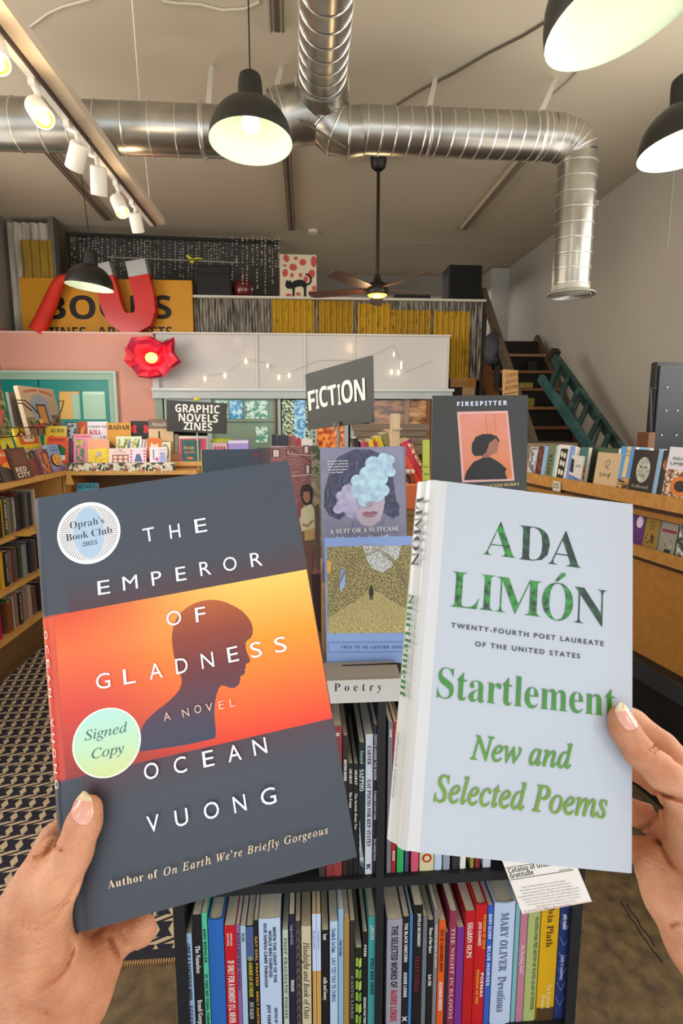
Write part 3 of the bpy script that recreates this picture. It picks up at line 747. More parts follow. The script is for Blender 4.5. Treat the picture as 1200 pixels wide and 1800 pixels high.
back = [p+Vector((0, .012, 0)) for p in rings[2]]
m.add(vs, fs, pm); m.build('petals', t, smooth=50)
for s, (a0, a1) in enumerate(((0, 3), (4, 7), (8, 10), (11, 14))):
    m = MB(); seg = rings[2][a0:a1+1]; c0 = rings[0][(a0+a1)//2]
    for u_, v_ in zip(seg, seg[1:]):
        k1 = c0.lerp(u_, .92)+Vector((0,-.07-.02*s,0)); k2 = c0.lerp(v_, .92)+Vector((0,-.05-.02*s,0)); m.poly([c0+Vector((0,-.02,0)), k1, k2], pm2); m.poly([k1+Vector((0,.004,0)), c0+Vector((0,-.016,0)), k2+Vector((0,.004,0))], pm2)
    m.build('petal', t, smooth=40)
m = MB(); m.ball(at(266, 629, FY-.28), .062, mat('#ffb347', .4, emit=5), 16, 10, (1, .6, .85)); m.build('bulb', t, smooth=80)
m = MB(); m.tube([at(265, 592, FY-.13), at(266, 612, FY-.10)], .02, mat('#d9d5cc', .5), 8); m.tube([Vector((fc.x, FY+.0, fc.z)), fc+Vector((0,.13,0))], .02, mat('#d9d5cc', .5), 8); m.build('mount', t)
point('flower_lamp_light', at(266, 629, FY-.42), 3.5, (1, .6, .35), .05)

# string of little bulbs in front of the sheeting
pts = [(335,690),(360,668),(395,662),(432,637),(470,645),(490,665),(508,662),(560,640),(622,640),(672,625),(692,612),(704,640),(712,662),(760,640)]
q = [at(x, y-7, FY-.02) for x, y in pts]
t = thing('string_lights', 'string of tiny bulbs drooping across the translucent sheeting', 'string lights', q[0])
m = MB(); m.tube(q, .0022, mat('#bdb9b2', .6), 4); m.build('wire', t)
for (x, y), hot in zip([(360,668),(395,662),(432,637),(470,645),(490,665),(508,662),(692,625),(705,647),(688,656),(700,657),(705,641)], (1,1,1,0,1,1,0,0,1,1,0)):
    c = at(x, y, FY-.02); m = MB(); m.lathe([(.004,.04),(.008,.03),(.013,.012),(.010,-.006),(.001,-.014)], mat('#fff0b8' if hot else '#f4f2ea', .3, emit=3 if hot else .9), 8, Matrix.Translation(c), capends=True); m.build('bulb', t, smooth=60)
# ------------------------------------------------------------------ stairs to the loft
t = thing('staircase', 'old steep wooden staircase to the loft by the grey wall', 'stairs', Vector((2.3, 5.2, 0)))
tw = wood('#7d5230', 0); sw = wood('#5b4634', 1)
def rail(name, a, b, wx, wy, mt): 
    m = MB(); m.bar(a, b, wx, wy, mt, up=(0,0,1)); return m.build(name, t)
Xs = 2.02
k = (2.72-1.23)/(5.8-4.44)
top = Vector((Xs, 6.0, 2.72+.2*k)); bot = Vector((Xs, 3.95, 1.23-.49*k))
rail('handrail', top, bot, .05, .10, wood('#5d5142', 1))
rail('stringer', Vector((Xs, 6.15, 2.40)), Vector((Xs, 6.15-2.35/k, 0.05)), .05, .22, wood('#6e4328', 1))
rail('stringer', Vector((2.72, 6.15, 2.40)), Vector((2.72, 6.15-2.35/k, 0.05)), .05, .22, sw)
for i in range(11):
    z = 2.22-.2*i; Y = 6.15-(2.40-z)/k
    m = MB(); m.box((Xs+.02, Y-.22, z-.03), (2.70, Y+.02, z), tw if i % 3 else wood('#94663c', 0)); m.build('tread', t)
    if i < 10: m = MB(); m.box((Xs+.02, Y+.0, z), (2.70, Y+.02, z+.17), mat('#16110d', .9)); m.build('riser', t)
rail('newel_post', Vector((Xs-.02, 4.85, 0)), Vector((Xs-.02, 4.85, 1.72)), .05, .05, mat('#2b2520', .8))
rail('newel_post', Vector((Xs, 5.45, 0)), Vector((Xs, 5.45, 2.36)), .04, .04, mat('#2b2520', .8))
m = MB(); m.box((Xs+.04, 6.2, 0), (2.76, 6.24, 2.3), mat('#241d18', .9)); m.build('closing_board', t)
# small boxes lying on the treads
for i, (px, py, w_, h_, c, lb) in enumerate(((932, 655, .10, .10, '#16120f', 'small black box standing on the top visible stair tread'), (922, 683, .14, .06, '#8c8430', 'small olive bundle lying on the second visible stair tread'), (928, 704, .10, .09, '#7d7a2c', 'small green tin standing on the third visible stair tread'))):
    z = 2.02-.2*i; Y = 6.15-(2.40-z)/k-.12; x = U(px, py, Y).x
    m = MB(); m.bbox((x-w_/2, Y-.05, z+.001), (x+w_/2, Y+.05, z+h_), mat(c, .7, var=.2, sc=20), .006); m.build('small_box', M=(x, Y, z), label=lb, cat='box')
# dark bag hanging on the post
c = U(867, 614, 5.42)
m = MB(); pr = [(.02,.17),(.07,.15),(.10,.08),(.11,-.02),(.10,-.12),(.05,-.165),(.01,-.17)]
m.lathe(pr, mat('#1c1c22', .55, sc=14, col2='#40404a', bump=.006), 16, Matrix.Translation(c) @ Matrix.Diagonal((1, .5, 1, 1)), capends=True)
m.tube([c+Vector((-.04,0,.15)), c+Vector((0,0,.22)), c+Vector((.04,0,.15))], .008, mat('#1c1c22', .6), 6)
m.build('bag', M=c, label='black creased bag hanging beside the stair post', cat='bag', smooth=60)
# cardboard clearance sign
M, W_ = pose((884, 700), 4.0, (911, 694), 4.06, 4); H_ = height_for(M, W_, 650)
t = thing('cardboard_sign', 'brown cardboard sign with hand lettering in front of the stairs', 'sign', M)
m = MB(M); m.bbox((0, -.06, -.012), (W_, H_, 0), mat('#b98c58', .85, var=.08, sc=10), .002); m.build('card', t)
ar = Art(Plane(M), .0005, .0008); k1 = mat('#2a1c10', .8)
for s, y, a_, b_ in (('CLEARANCE', 664, 888, 911), ('SHELF AT', 675, 889, 909), ('BOTTOM!', 686, 888, 909)): ar.text(s, (a_, y), (b_, y-4), 6.5, k1, 'biserif')
ar.line([(886, 693), (908, 689)], .8, k1); ar.mb.build('lettering', t)
m = MB(); p = M @ Vector((W_/2, 0, -.012)); m.bar(Vector((p.x, p.y+.02, 0)), Vector((p.x, p.y+.02, p.z+.1)), .03, .02, wood('#8a6a48', 2)); m.build('post', t)
# step ladder leaning
t = thing('ladder', 'dark green wooden ladder leaning against the grey right wall', 'ladder', Vector((2.5, 4.3, 0)))
gm_ = mat('#24443f', .55, sc=9, col2='#5f8078', cut=(.5, .85), detail=6)
a0, a1 = U(972, 624, 5.0), U(1092, 792, 4.15); b0, b1 = U(950, 664, 4.75), U(1040, 794, 3.95)
ea = a1+(a1-a0)*((0-a1.z)/(a1.z-a0.z)); eb = b1+(b1-b0)*((0-b1.z)/(b1.z-b0.z))
m = MB(); m.bar(a0, ea, .05, .075, gm_); m.build('side_rail', t); m = MB(); m.bar(b0, eb, .045, .07, mat('#1f4a4c', .55, sc=9, col2='#3f7274', cut=(.5, .8), detail=6)); m.build('side_rail', t)
La, Lb = (ea-a0).length, (eb-b0).length
for i in range(15):
    f = .045+i*.062; m = MB(); m.bar(a0.lerp(ea, f), b0.lerp(eb, f+.02), .035, .05, gm_); m.build('rung', t)
    if i % 2 == 0: m = MB(); m.bar(a0.lerp(ea, f+.018), b0.lerp(eb, f+.045), .018, .02, mat('#3c4844', .5)); m.build('brace', t)
m = MB(); m.bar(a0-(a1-a0).normalized()*.03, a0+(a1-a0).normalized()*.03, .08, .115, mat('#2a1c14', .7)); m.build('end_cap', t)
# black steel cabinet at the right edge
cx0, cy0 = U(1149, 700, 2.75).x, 2.75; ct = U(1149, 636, 2.75).z
t = thing('cabinet', 'tall black riveted metal cabinet by the right edge behind the display books', 'cabinet', Vector((cx0, cy0, 0)))
bkm = mat('#12141b', .5, var=.1, sc=8)
m = MB(); m.bbox((cx0, cy0, 0), (cx0+.85, cy0+.05, ct), bkm, .006); m.build('body', t)
m = MB(); m.bbox((cx0+.012, cy0-.012, .1), (cx0+.42, cy0, ct-.02), mat('#151822', .45), .004); dr_ = m.build('door', t)
m = MB(); m.bbox((cx0+.43, cy0-.012, .1), (cx0+.84, cy0, ct-.02), mat('#151822', .45), .004); m.build('door', t)
for py, xs_ in ((765, (1162, 1188)), (722, (1170, 1190)), (681, (1172,))):
    for px in xs_: m = MB(); m.ball(U(px, py, cy0-.014), .006, mat('#b5b7ba', .3, metal=.6), 8, 4); m.build('rivet', dr_)
m = MB(); p = U(1143, 682, 2.74); q = U(1143, 758, 2.74); m.tube([Vector((cx0, p.y, p.z)), p, q, Vector((cx0, q.y, q.z))], .006, mat('#2b2620', .5), 6); m.build('side_handle', t)
m = MB(); a = U(1133, 795, 2.72); b = U(1149, 760, 2.72); m.bbox((a.x, 2.70, 0), (b.x-.003, 2.80, b.z), wood('#6a4326', 2), .003); m.build('wooden_post', M=(a.x, 2.7, 0), label='short brown wooden post beside the black cabinet', cat='post')

# ------------------------------------------------------------------ section signs on poles
t_blk = mat('#2c2d2b', .55, var=.08, sc=10); white = mat('#ece9e0', .55)
a = U(541, 755, 1.98); b = U(653, 742, 1.66); M = frame(a, b-a, (0, 0, 1)); W_ = (b-a).length
t = thing('section_sign', 'large dark board sign reading FICTION, turned at an angle', 'sign', M)
P = Plane(M); TL, TR, BR = P.loc(536, 658), P.loc(651, 625), P.loc(653, 742)
m = MB(M); n = [(0, 0), BR, TR, TL]
m.add([(x, y, 0) for x, y in n]+[(x, y, -.012) for x, y in n], [(0,1,2,3),(7,6,5,4)]+[(i, 4+i, 4+(i+1)%4, (i+1)%4) for i in range(4)], t_blk); m.build('board', t)
ar = Art(P, .0003, .0006)
for ch, x0, x1, y0, y1, h in (('F',543,555,722,719,34),('I',556,561,719,718,34),('C',563,577,717,713,36),('T',578,593,714,710,35),('I',595,600,712,711,36),('O',602,622,710,705,39),('N',624,643,706,703,38)):
    ar.text(ch, (x0, y0), (x1, y1), h, white, 'bsans', .003)
ar.mb.build('lettering', t)
m = MB(); p = U(592, 752, 1.83); m.tube([p+Vector((-.012,-.02,-.01)), p+Vector((-.008,-.03,.018)), p+Vector((.004,-.03,.022)), p+Vector((.006,-.01,-.02)), p+Vector((.004,0,-.25))], .0045, mat('#b9bab8', .3, metal=.8), 8); m.build('hook', t, smooth=60)
m = MB(); m.tube([p+Vector((.004,.006,.0)), Vector((p.x+.004, p.y+.006, 1.24))], .005, mat('#8a7f6a', .4, metal=.6), 8); m.build('pole', t)
a = U(292, 757, 3.99); b = U(398, 763, 3.88); b.z = a.z; M = frame(a, b-a, (0, 0, 1)); W_ = (b-a).length; P = Plane(M)
t = thing('section_sign', 'dark board sign reading GRAPHIC NOVELS ZINES above the zine shelf', 'sign', M)
n = [P.loc(*q) for q in ((293,758),(397,763),(398,709),(292,703))]
m = MB(M); m.add([(x, y, 0) for x, y in n]+[(x, y, -.012) for x, y in n], [(0,1,2,3),(7,6,5,4)]+[(i, 4+i, 4+(i+1)%4, (i+1)%4) for i in range(4)], t_blk); m.build('board', t)
ar = Art(P, .0004, .0008)
ar.text('GRAPHIC', (308, 724), (386, 727), 14, white, 'bsans', .003); ar.text('NOVELS', (314, 740), (383, 743), 13.5, white, 'bsans', .003); ar.text('ZINES', (323, 755), (373, 758), 13.5, white, 'bsans', .003)
ar.mb.build('lettering', t)
p = U(346, 760, 3.95); m = MB(); m.tube([p+Vector((0,.01,.02)), Vector((p.x, p.y+.01, 1.5-.38))], .006, mat('#cfcfc8', .3, metal=.6), 8); m.build('pole', t)
m = MB(); c = U(346, 703, 3.3); m.ball(U(346, 702, 3.94), .018, mat('#d9cf2a', .5), 10, 6, (1.3,1,.8)); m.build('clip', t)

# ------------------------------------------------------------------ wooden cases
ply = wood('#b98545', 1, var=.12); ply0 = wood('#b98545', 0, var=.12); edge = mat('#cf9d55', .5, var=.1, sc=12); edge0 = edge
dark_in = mat('#3b2d20', .8)
XF = -1.78; YC = 3.81
t = thing('bookcase', 'long low plywood bookcase along the left side with three shelves of spines', 'bookcase', Vector((XF-.15, 3.0, 0)))
def bx(a, b, mt, nm, p=None): m = MB(); m.box(a, b, mt); return m.build(nm, p or t)
Y0 = 1.9
z1, z2, z3, z4 = U(60, 837, 3.337).z, .80, .495, .21
z1 = 1.5-.38*1.0
bx((XF-.36, Y0, z1-.03), (XF+.02, YC+.0, z1), edge, 'top_board')
for z in (z2, z3, z4): bx((XF-.33, Y0, z-.025), (XF+.005, YC-.02, z), edge, 'shelf_board')
bx((XF-.35, Y0, 0), (XF-.33, YC, z1-.03), ply, 'back_panel'); bx((XF-.33, YC-.02, 0), (XF, YC, z1-.03), ply, 'side_panel'); bx((XF-.33, Y0, 0), (XF, Y0+.02, z1-.03), ply, 'side_panel')
bx((XF-.33, Y0+.02, .0), (XF-.0, YC-.02, z4-.025), wood('#6b4e30', 1), 'plinth')
# back run of the L
t2_ = thing('bookcase', 'low plywood bookcase under the zines, joining the left case at the corner', 'bookcase', Vector((-1.2, YC+.15, 0)))
xe = U(345, 825, YC).x
bx((XF-.02, YC+.0, z1-.03), (xe, YC+.38, z1), edge0, 'top_board', t2_)
bx((XF+.02, YC+.36, 0), (xe, YC+.38, z1-.03), mat('#6a5138', .8), 'back_panel', t2_); bx((XF, YC+.01, 0), (XF+.02, YC+.36, z1-.03), ply0, 'side_panel', t2_); bx((xe-.02, YC+.01, 0), (xe, YC+.36, z1-.03), ply0, 'side_panel', t2_)
for z in (.80, .49, .15): bx((XF+.02, YC+.03, z-.025), (xe-.02, YC+.36, z), edge0, 'shelf_board', t2_)
m = MB(); q = [(XF-.0, z1-.03), (XF+.07, z1-.03), (XF+.03, z1+.07), (XF+.018, z1+.07)]; q = [U(116, 852, YC), U(131, 852, YC), U(122, 829, YC), U(119, 829, YC)]
n = 4; m.add([v+Vector((0,-.012,0)) for v in q]+[v+Vector((0,.002,0)) for v in q], [(0,1,2,3),(7,6,5,4)]+[(i,4+i,4+(i+1)%4,(i+1)%4) for i in range(4)], edge); m.build('corner_bracket', t2_)
# third run, a little higher, to the right
xe2 = U(590, 815, 3.95).x; z1b = U(330, 811, 3.95).z
t3_ = thing('bookcase', 'plywood bookcase further right under the section sign, behind the big photo book', 'bookcase', Vector((-.4, 4.1, 0)))
bx((U(297, 812, 3.95).x, 3.95, z1b-.035), (xe2, 4.35, z1b), edge0, 'top_board', t3_); bx((xe+.02, 3.97, 0), (xe2-.02, 4.33, z1b-.035), ply0, 'case_body', t3_)
sg, W_ = pose((135, 868), YC+.06, (172, 868), YC+.06, 12)
ar = Art(Plane(sg), .0004, .001); ar.text('NOTABLES', (137, 859), (171, 858), 7, mat('#14343f', .6), 'bsans')
book(sg, W_, height_for(sg, W_, 849), .012, '#4fa0b8', 'teal zine lettered in capitals on the shelf below the zine display', ar, group=None, name='zine')

# ---- spines on the left case
random.seed(21)
def spine_row_left(z, cols, ys, hs, texts, where, ordn=('leftmost','second','third','fourth','fifth','sixth','seventh','eighth','ninth','tenth','eleventh','twelfth','thirteenth','fourteenth','fifteenth','sixteenth','seventeenth','eighteenth')):
    y = ys
    for i, (c, th) in enumerate(cols):
        th *= 1.55
        H = hs[i % len(hs)]; Wd = .145+.01*((i*7) % 3)
        # spine faces +X; cover front faces towards the camera side (-Y)
        M = frame((XF-.03-.008*((i*5) % 3), y, z+.0005), (-1, 0, 0), (0, 0, 1))   # x into the case, z = -? 
        ar = Art(Plane(M), .0002, .0004)
        if texts and texts[i % len(texts)]:
            s, tc = texts[i % len(texts)]
            A = M @ Matrix.Translation((-.0012, H*.93, -th*.5)) @ Matrix(((0,0,-1,0),(-1,0,0,0),(0,1,0,0),(0,0,0,1)))
        b_ = book(M, Wd, H, th-.001, c, f'{NAMEC(c)} spine, {ordn[i]} on the {where}', None, hard=th > .03, group=f'books on the {where}')
        if texts and texts[i % len(texts)]:
            mm = MB(); mm.text(s, A, mat(tc, .6), -.02*0, -min(th*.28, .006), H*.8, min(th*.55, .013), 'bsans', 0, None, 1); mm.build('spine_lettering', b_)
        y += th*1.0
def NAMEC(c):
    if not isinstance(c, str): return 'patterned'
    r, g, b = [int(c[i:i+2], 16) for i in (1, 3, 5)]
    mx, mn = max(r, g, b), min(r, g, b)
    if mx-mn < 26: return 'black' if mx < 60 else 'dark grey' if mx < 110 else 'grey' if mx < 185 else 'white'
    import colorsys
    h, l, s = colorsys.rgb_to_hls(r/255, g/255, b/255); h *= 360
    dk = 'dark ' if l < .28 else 'pale ' if l > .72 else ''
    n = 'red' if h < 14 or h > 345 else 'orange' if h < 35 else 'yellow' if h < 65 else 'green' if h < 165 else 'teal' if h < 195 else 'blue' if h < 250 else 'purple' if h < 300 else 'pink'
    if n == 'orange' and l < .4: n = 'brown'; dk = 'dark ' if l < .22 else ''
    if n == 'orange' and l > .7: n = 'cream'; dk = ''
    return dk+n
R1 = [('#b5202e', .030), ('#5a5a50', .014), ('#23221f', .030), ('#2a2823', .026), ('#caa12a', .018), ('#4a4a3a', .016), ('#6d6a58', .02), ('#1c1c1c', .022), ('#8c8270', .016), ('#2f2b3f', .02), ('#7b2f2a', .02), ('#1f1e1c', .03), ('#5b5a55', .02)]
R2 = [('#c9501e', .03), ('#d2952a', .03), ('#c9a02a', .022), ('#22242b', .018), ('#b9a98a', .016), ('#7b5a55', .028), ('#5d4842', .024), ('#2c2a28', .02), ('#3b4438', .024), ('#7e8a84', .026), ('#586068', .024), ('#2a2d36', .02), ('#453c3a', .026), ('#8d8577', .02), ('#222', .02)]
R2[-1] = ('#222222', .02)
R3 = [('#b0125c', .02), ('#141a33', .045), ('#3d6a2a', .012), ('#7a4a2a', .034), ('#b9b2a6', .014), ('#8d6a5c', .02), ('#2e2c22', .018), ('#8f1f26', .028), ('#8a7468', .028), ('#a9907e', .024), ('#332a30', .022), ('#5e4a45', .03), ('#2b2026', .02)]
R1 = R1+[('#8a6a4a', .018), ('#30343f', .022), ('#b0a58c', .014), ('#6a2a26', .024)]; R2 = R2+[('#4a5a4a', .02), ('#1f2126', .02), ('#7a6a5a', .022)]; R3 = R3+[('#5a3a34', .022), ('#1e1c22', .02), ('#8a7f70', .02)]
tx = [('DELAY NO MORE', '#d8d2c4'), None, ('NIGHT HOUSE', '#e8e2d0'), ('EARLY WORKS', '#cfc6ae'), None, ('A DARK SEA', '#e6e0cc')]
spine_row_left(z2, R1, 2.99, (.235, .225, .23, .215, .22), tx, 'top shelf of the left bookcase')
spine_row_left(z3, R2, 3.0, (.21, .205, .22, .215), tx, 'middle shelf of the left bookcase')
spine_row_left(z4, R3, 3.01, (.20, .215, .21, .19), tx, 'bottom shelf of the left bookcase')
m = MB(); q = U(45, 935, 3.2); q = Vector((XF+.01, 3.15, z2)); m.add([q, q+Vector((.0,.14,0)), q+Vector((.07,.16,-.012)), q+Vector((.07,.02,-.012)), q+Vector((0,0,-.002)), q+Vector((0,.14,-.002)), q+Vector((.07,.16,-.014)), q+Vector((.07,.02,-.014))], [(3,2,1,0),(4,5,6,7),(0,1,5,4),(1,2,6,5),(2,3,7,6),(3,0,4,7)], mat('#d3a64e', .6)); m.build('shelf_label', M=q, label='blank tan paper tag sticking out of the upper left shelf edge', cat='label')

# ------------------------------------------------------------------ face-out books helper
def faceout(pL, YL, pR, YR, ytop, T, col, label, fn=None, lean=12, hard=False, z=None, group=None, name='book', eps=.0003, z0=.0006, pages=None, spine=None, cat=None):
    M, W = pose(pL, YL, pR, YR, lean, z)
    H = height_for(M, W, ytop); ar = Art(Plane(M), eps, z0)
    if fn: fn(ar, W, H)
    b_ = book(M, W, H, T, col, label, ar, hard=hard, group=group, name=name, pages=pages, spine=spine)
    return b_, M, W, H
def L_(c, **k): return mat(c, .5, **k)
GZ = 'zines and comics on the corner display'
GL = 'face-out books on the left bookcase'
# display riser of the back run
m = MB(); m.box((XF+.0, YC+.17, z1), (xe+.12, YC+.36, z1+.11), wood('#a9783f', 0)); m.build('display_riser', M=(XF+.05, YC+.2, z1), label='low wooden riser under the back row of zines', cat='display stand')
flo = mat('#4c4844', .7, sc=26, col2='#e9e3cd', cut=(.47, .53), stretch=(1, 1, 1.2), detail=2)
m = MB(); a = U(121, 832, YC+.01); b = U(306, 832, YC+.01); zt_ = U(200, 814, YC+.01).z
m.box((a.x, YC+.01, z1+.001), (b.x, YC+.06, zt_), flo); fb = m.build('display_strip', M=(a.x, YC, z1), label='charcoal strip with cream leaf and coral pattern along the front of the zine display', cat='display strip')
ar = Art(Plane(frame((a.x, YC+.01, z1+.001), (1,0,0), (0,0,1))), .0004, .0008)
for i in range(26):
    x = 124+7.0*i; cc = mat(('#e9e3cd', '#cfd59a', '#d9837a', '#efe9d8')[(i*5) % 4], .6)
    ar.line([(x, 831), (x+random.uniform(-3, 3), 824), (x+random.uniform(-5, 5), 816)], 1.3, cc); ar.ell((x+random.uniform(-2, 3), random.uniform(818, 827)), 2.4, 2.0, cc, n=10)
ar.mb.build('leaf_pattern', fb)
def z_kill(ar, W, H):
    ar.ltext('I NEED TO', W*.05, H*.80, W*.9, H*.08, L_('#2a2030'), 'mono'); ar.ltext('KILL', W*.08, H*.60, W*.62, H*.13, L_('#c2184a'), 'mono', .02); ar.ltext('A M', W*.6, H*.48, W*.3, H*.07, L_('#2a2030'), 'mono')
def z_radar(ar, W, H):
    ar.ltext('RADAR', W*.06, H*.78, W*.9, H*.14, L_('#2b1c10'), 'serif', .01); ar.poly([(0, 0), (W, 0), (W, H*.12), (W*.3, H*.25), (0, H*.5)], L_('#4d5a28', sc=30, col2='#a8742a', cut=(.4, .6)), True)
def z_red(ar, W, H):
    for cx_, cy_ in ((.2, .75), (.78, .75), (.25, .25), (.75, .22)): ar.ell((W*cx_, H*cy_), W*.17, H*.13, L_('#d8233a'), local=True, n=12)
    ar.poly([(W*.5, H*.45), (W*.28, H*.75), (W*.38, H*.88), (W*.5, H*.8), (W*.62, H*.88), (W*.72, H*.75)], L_('#17110f'), True); ar.poly([(W*.1,H*.05),(W*.9,H*.05),(W*.8,H*.3),(W*.5,H*.2),(W*.2,H*.32)], L_('#e01f2e'), True)
def z_ani(ar, W, H):
    ar.poly([(0, H*.35), (W, H*.35), (W, H*.72), (0, H*.72)], L_('#d8b184', sc=20, col2='#e8cfa0', stretch=(1,1,6)), True); ar.poly([(0, 0), (W, 0), (W, H*.35), (0, H*.38)], L_('#8a8448', sc=30, col2='#c9b878'), True)
    ar.ltext('Anuulich', W*.1, H*.80, W*.8, H*.12, L_('#efe6da'), 'biserif'); ar.ell((W*.42, H*.62), W*.05, H*.04, L_('#4a3526'), local=True, n=10); ar.poly([(W*.38,H*.40),(W*.48,H*.40),(W*.46,H*.6),(W*.40,H*.6)], L_('#4a3526'), True)
BY = YC+.27; zr = z1+.111
faceout((138, 790), BY, (155, 790), BY, 741, .006, '#b8472a', 'orange red zine with yellow scribbles at the left of the back row', lambda a, W, H: a.poly([(W*.2,H*.2),(W*.7,H*.3),(W*.5,H*.6),(W*.8,H*.9),(W*.3,H*.75)], L_('#e0a040'), True), 4, z=zr, group=GZ, name='zine')
faceout((155, 790), BY, (190, 790), BY, 741, .006, '#efe8f2', 'white zine lettered I NEED TO KILL in pink', z_kill, 4, z=zr, group=GZ, name='zine')
faceout((189, 795), BY-.02, (231, 795), BY-.02, 743, .008, '#d99a2b', 'mustard yellow comic titled RADAR', z_radar, 4, z=zr, group=GZ, name='zine')
faceout((230, 790), BY, (264, 790), BY, 740, .008, '#1d1513', 'black comic with red beasts facing a dark heart', z_red, 4, z=zr, group=GZ, name='zine')
faceout((263, 812), BY-.04, (306, 812), BY-.04, 737, .010, '#7d6552', 'tall brown comic showing a lone figure in a sandy field', z_ani, 4, z=zr, group=GZ, name='zine')
FYz = YC+.12
def z_work(ar, W, H):
    ar.ltext("OUR WORK IS", W*.1, H*.88, W*.85, H*.07, L_('#c8203a'), 'bsans'); ar.poly([(W*.12,H*.03),(W*.62,H*.03),(W*.62,H*.82),(W*.12,H*.82)], L_('#3d8a4a', sc=40, col2='#e583a8', cut=(.45,.55)), True)
    ar.ltext('HERE', W*.14, H*.62, W*.45, H*.16, L_('#e8dc4a'), 'bsans')
def z_yel(ar, W, H):
    ar.poly([(0, 0), (W, 0), (W, H*.55), (W*.6, H*.66), (W*.2, H*.56), (0, H*.62)], L_('#f0d23c', var=.1, sc=30), True); ar.ell((W*.5, H*.38), W*.16, H*.12, L_('#8fa0a8', sc=60, col2='#e9c9a0'), local=True, n=12); ar.line([(W*.35,H*.05),(W*.38,H*.3),(W*.6,H*.12),(W*.8,H*.2)], W*.03, L_('#b98a1c'), True)
faceout((130, 817), FYz, (160, 817), FYz, 763, .008, '#e995a8', 'pink zine titled OUR WORK IS HERE with green flowers', z_work, 8, z=z1+.05, group=GZ, name='zine')
faceout((155, 817), FYz-.03, (192, 817), FYz-.03, 772, .010, '#f0a27c', 'peach and yellow zine with a small creature in a field', z_yel, 8, z=z1+.05, group=GZ, name='zine')
def z_leaf(ar, W, H):
    ar.poly([(W*.06,H*.08),(W*.94,H*.08),(W*.94,H*.86),(W*.06,H*.86)], L_('#9aa860', sc=30, col2='#e6e6c4', cut=(.45,.55)), True)
    for k_ in range(4): ar.poly([(W*(.2+.18*k_),H*.1),(W*(.3+.18*k_),H*.1),(W*(.42+.16*k_),H*.75),(W*(.38+.16*k_),H*.78)], L_(('#5c6a2a','#4a5aa8','#c7b84a','#3f6a4a')[k_]), True)
faceout((204, 800), FYz+.03, (249, 800), FYz+.03, 767, .006, '#dfe3c4', 'pale green card with grass and iris leaves', z_leaf, 8, z=z1+.11, group=GZ, name='zine')
faceout((246, 806), FYz+.02, (262, 806), FYz+.02, 772, .006, '#e9e4e4', 'white zine with grey diagonal stripes', lambda a, W, H: [a.poly([(W*x,0),(W*(x+.15),0),(W*(x+.4),H),(W*(x+.25),H)], L_('#8a8a90'), True) for x in (0, .3)], 8, z=z1+.08, group=GZ, name='zine')
faceout((258, 806), FYz+.01, (284, 806), FYz+.01, 770, .006, '#d9722e', 'orange zine with a pale fox shape', lambda a, W, H: a.poly([(W*.2,H*.35),(W*.5,H*.5),(W*.8,H*.45),(W*.75,H*.75),(W*.5,H*.65),(W*.3,H*.8)], L_('#f2d9b8'), True), 8, z=z1+.08, group=GZ, name='zine')
faceout((283, 815), FYz+.01, (300, 815), FYz+.01, 777, .006, '#e9dcc2', 'cream zine with an oval flower wreath beside the tall brown comic', lambda a, W, H: (a.ell((W*.45,H*.5), W*.4, H*.4, L_('#8d8a50'), local=True), a.ell((W*.45,H*.5), W*.3, H*.3, L_('#e6d9b0'), local=True)), 8, z=z1+.05, group=GZ, name='zine')
def z_grid(ar, W, H):
    ar.poly([(W*.15,H*.0),(W*.95,H*.0),(W*.95,H*.58),(W*.15,H*.58)], L_('#a06a5e'), True)
    for i in range(3):
        for j in range(2): ar.ell((W*(.3+.26*i), H*(.15+.25*j)), W*.10, H*.10, L_('#f2d2c0'), local=True, n=12)
    ar.ltext('sweet nothings', W*.2, H*.72, W*.65, H*.06, L_('#a04a50'), 'bsans'); ar.ell((W*.55,H*.88), W*.12, H*.06, L_('#e2a090'), local=True, n=12)
faceout((192, 816), FYz-.05, (228, 816), FYz-.05, 788, .006, '#efd9d2', 'small pale pink card with a grid of six round faces', z_grid, 6, z=z1+.05, group=GZ, name='zine')
def z_cat(ar, W, H):
    ar.poly([(W*.28,H*.1),(W*.78,H*.1),(W*.62,H*.6),(W*.42,H*.6)], L_('#5a6a9a'), True); ar.ell((W*.52,H*.75), W*.14, H*.12, L_('#e8dfe8'), local=True, n=12)
    for x in (.1, .9):
        for k_ in range(4): ar.ell((W*x, H*(.2+.2*k_)), W*.07, H*.06, L_('#d8488a'), local=True, n=8)
faceout((228, 815), FYz-.055, (257, 815), FYz-.055, 787, .006, '#f0dcea', 'small white and pink card with a cat in a blue dress', z_cat, 6, z=z1+.05, group=GZ, name='zine')
def z_drs(ar, W, H):
    ar.poly([(W*.55,H*.08),(W*.98,H*.08),(W*.9,H*.7),(W*.62,H*.7)], L_('#6f7fc4', sc=60, col2='#cdd4ee', stretch=(6,1,1)), True); ar.poly([(W*.2,H*.2),(W*.28,H*.2),(W*.28,H*.85),(W*.2,H*.85)], L_('#8d8a98'), True); ar.ell((W*.43,H*.25), W*.09, H*.12, L_('#d64a92'), local=True, n=10); ar.ltext('thread', W*.55, H*.8, W*.4, H*.08, L_('#c23a5a'), 'bsans')
faceout((263, 815), FYz-.05, (293, 815), FYz-.05, 786, .006, '#ece6f2', 'small white card with a blue pleated skirt', z_drs, 6, z=z1+.05, group=GZ, name='zine')
faceout((307, 812), BY-.0, (313, 812), BY, 763, .03, '#dcd6c4', 'narrow cream zine beside the tall brown comic', None, 4, z=zr-.04, group=GZ, name='zine')
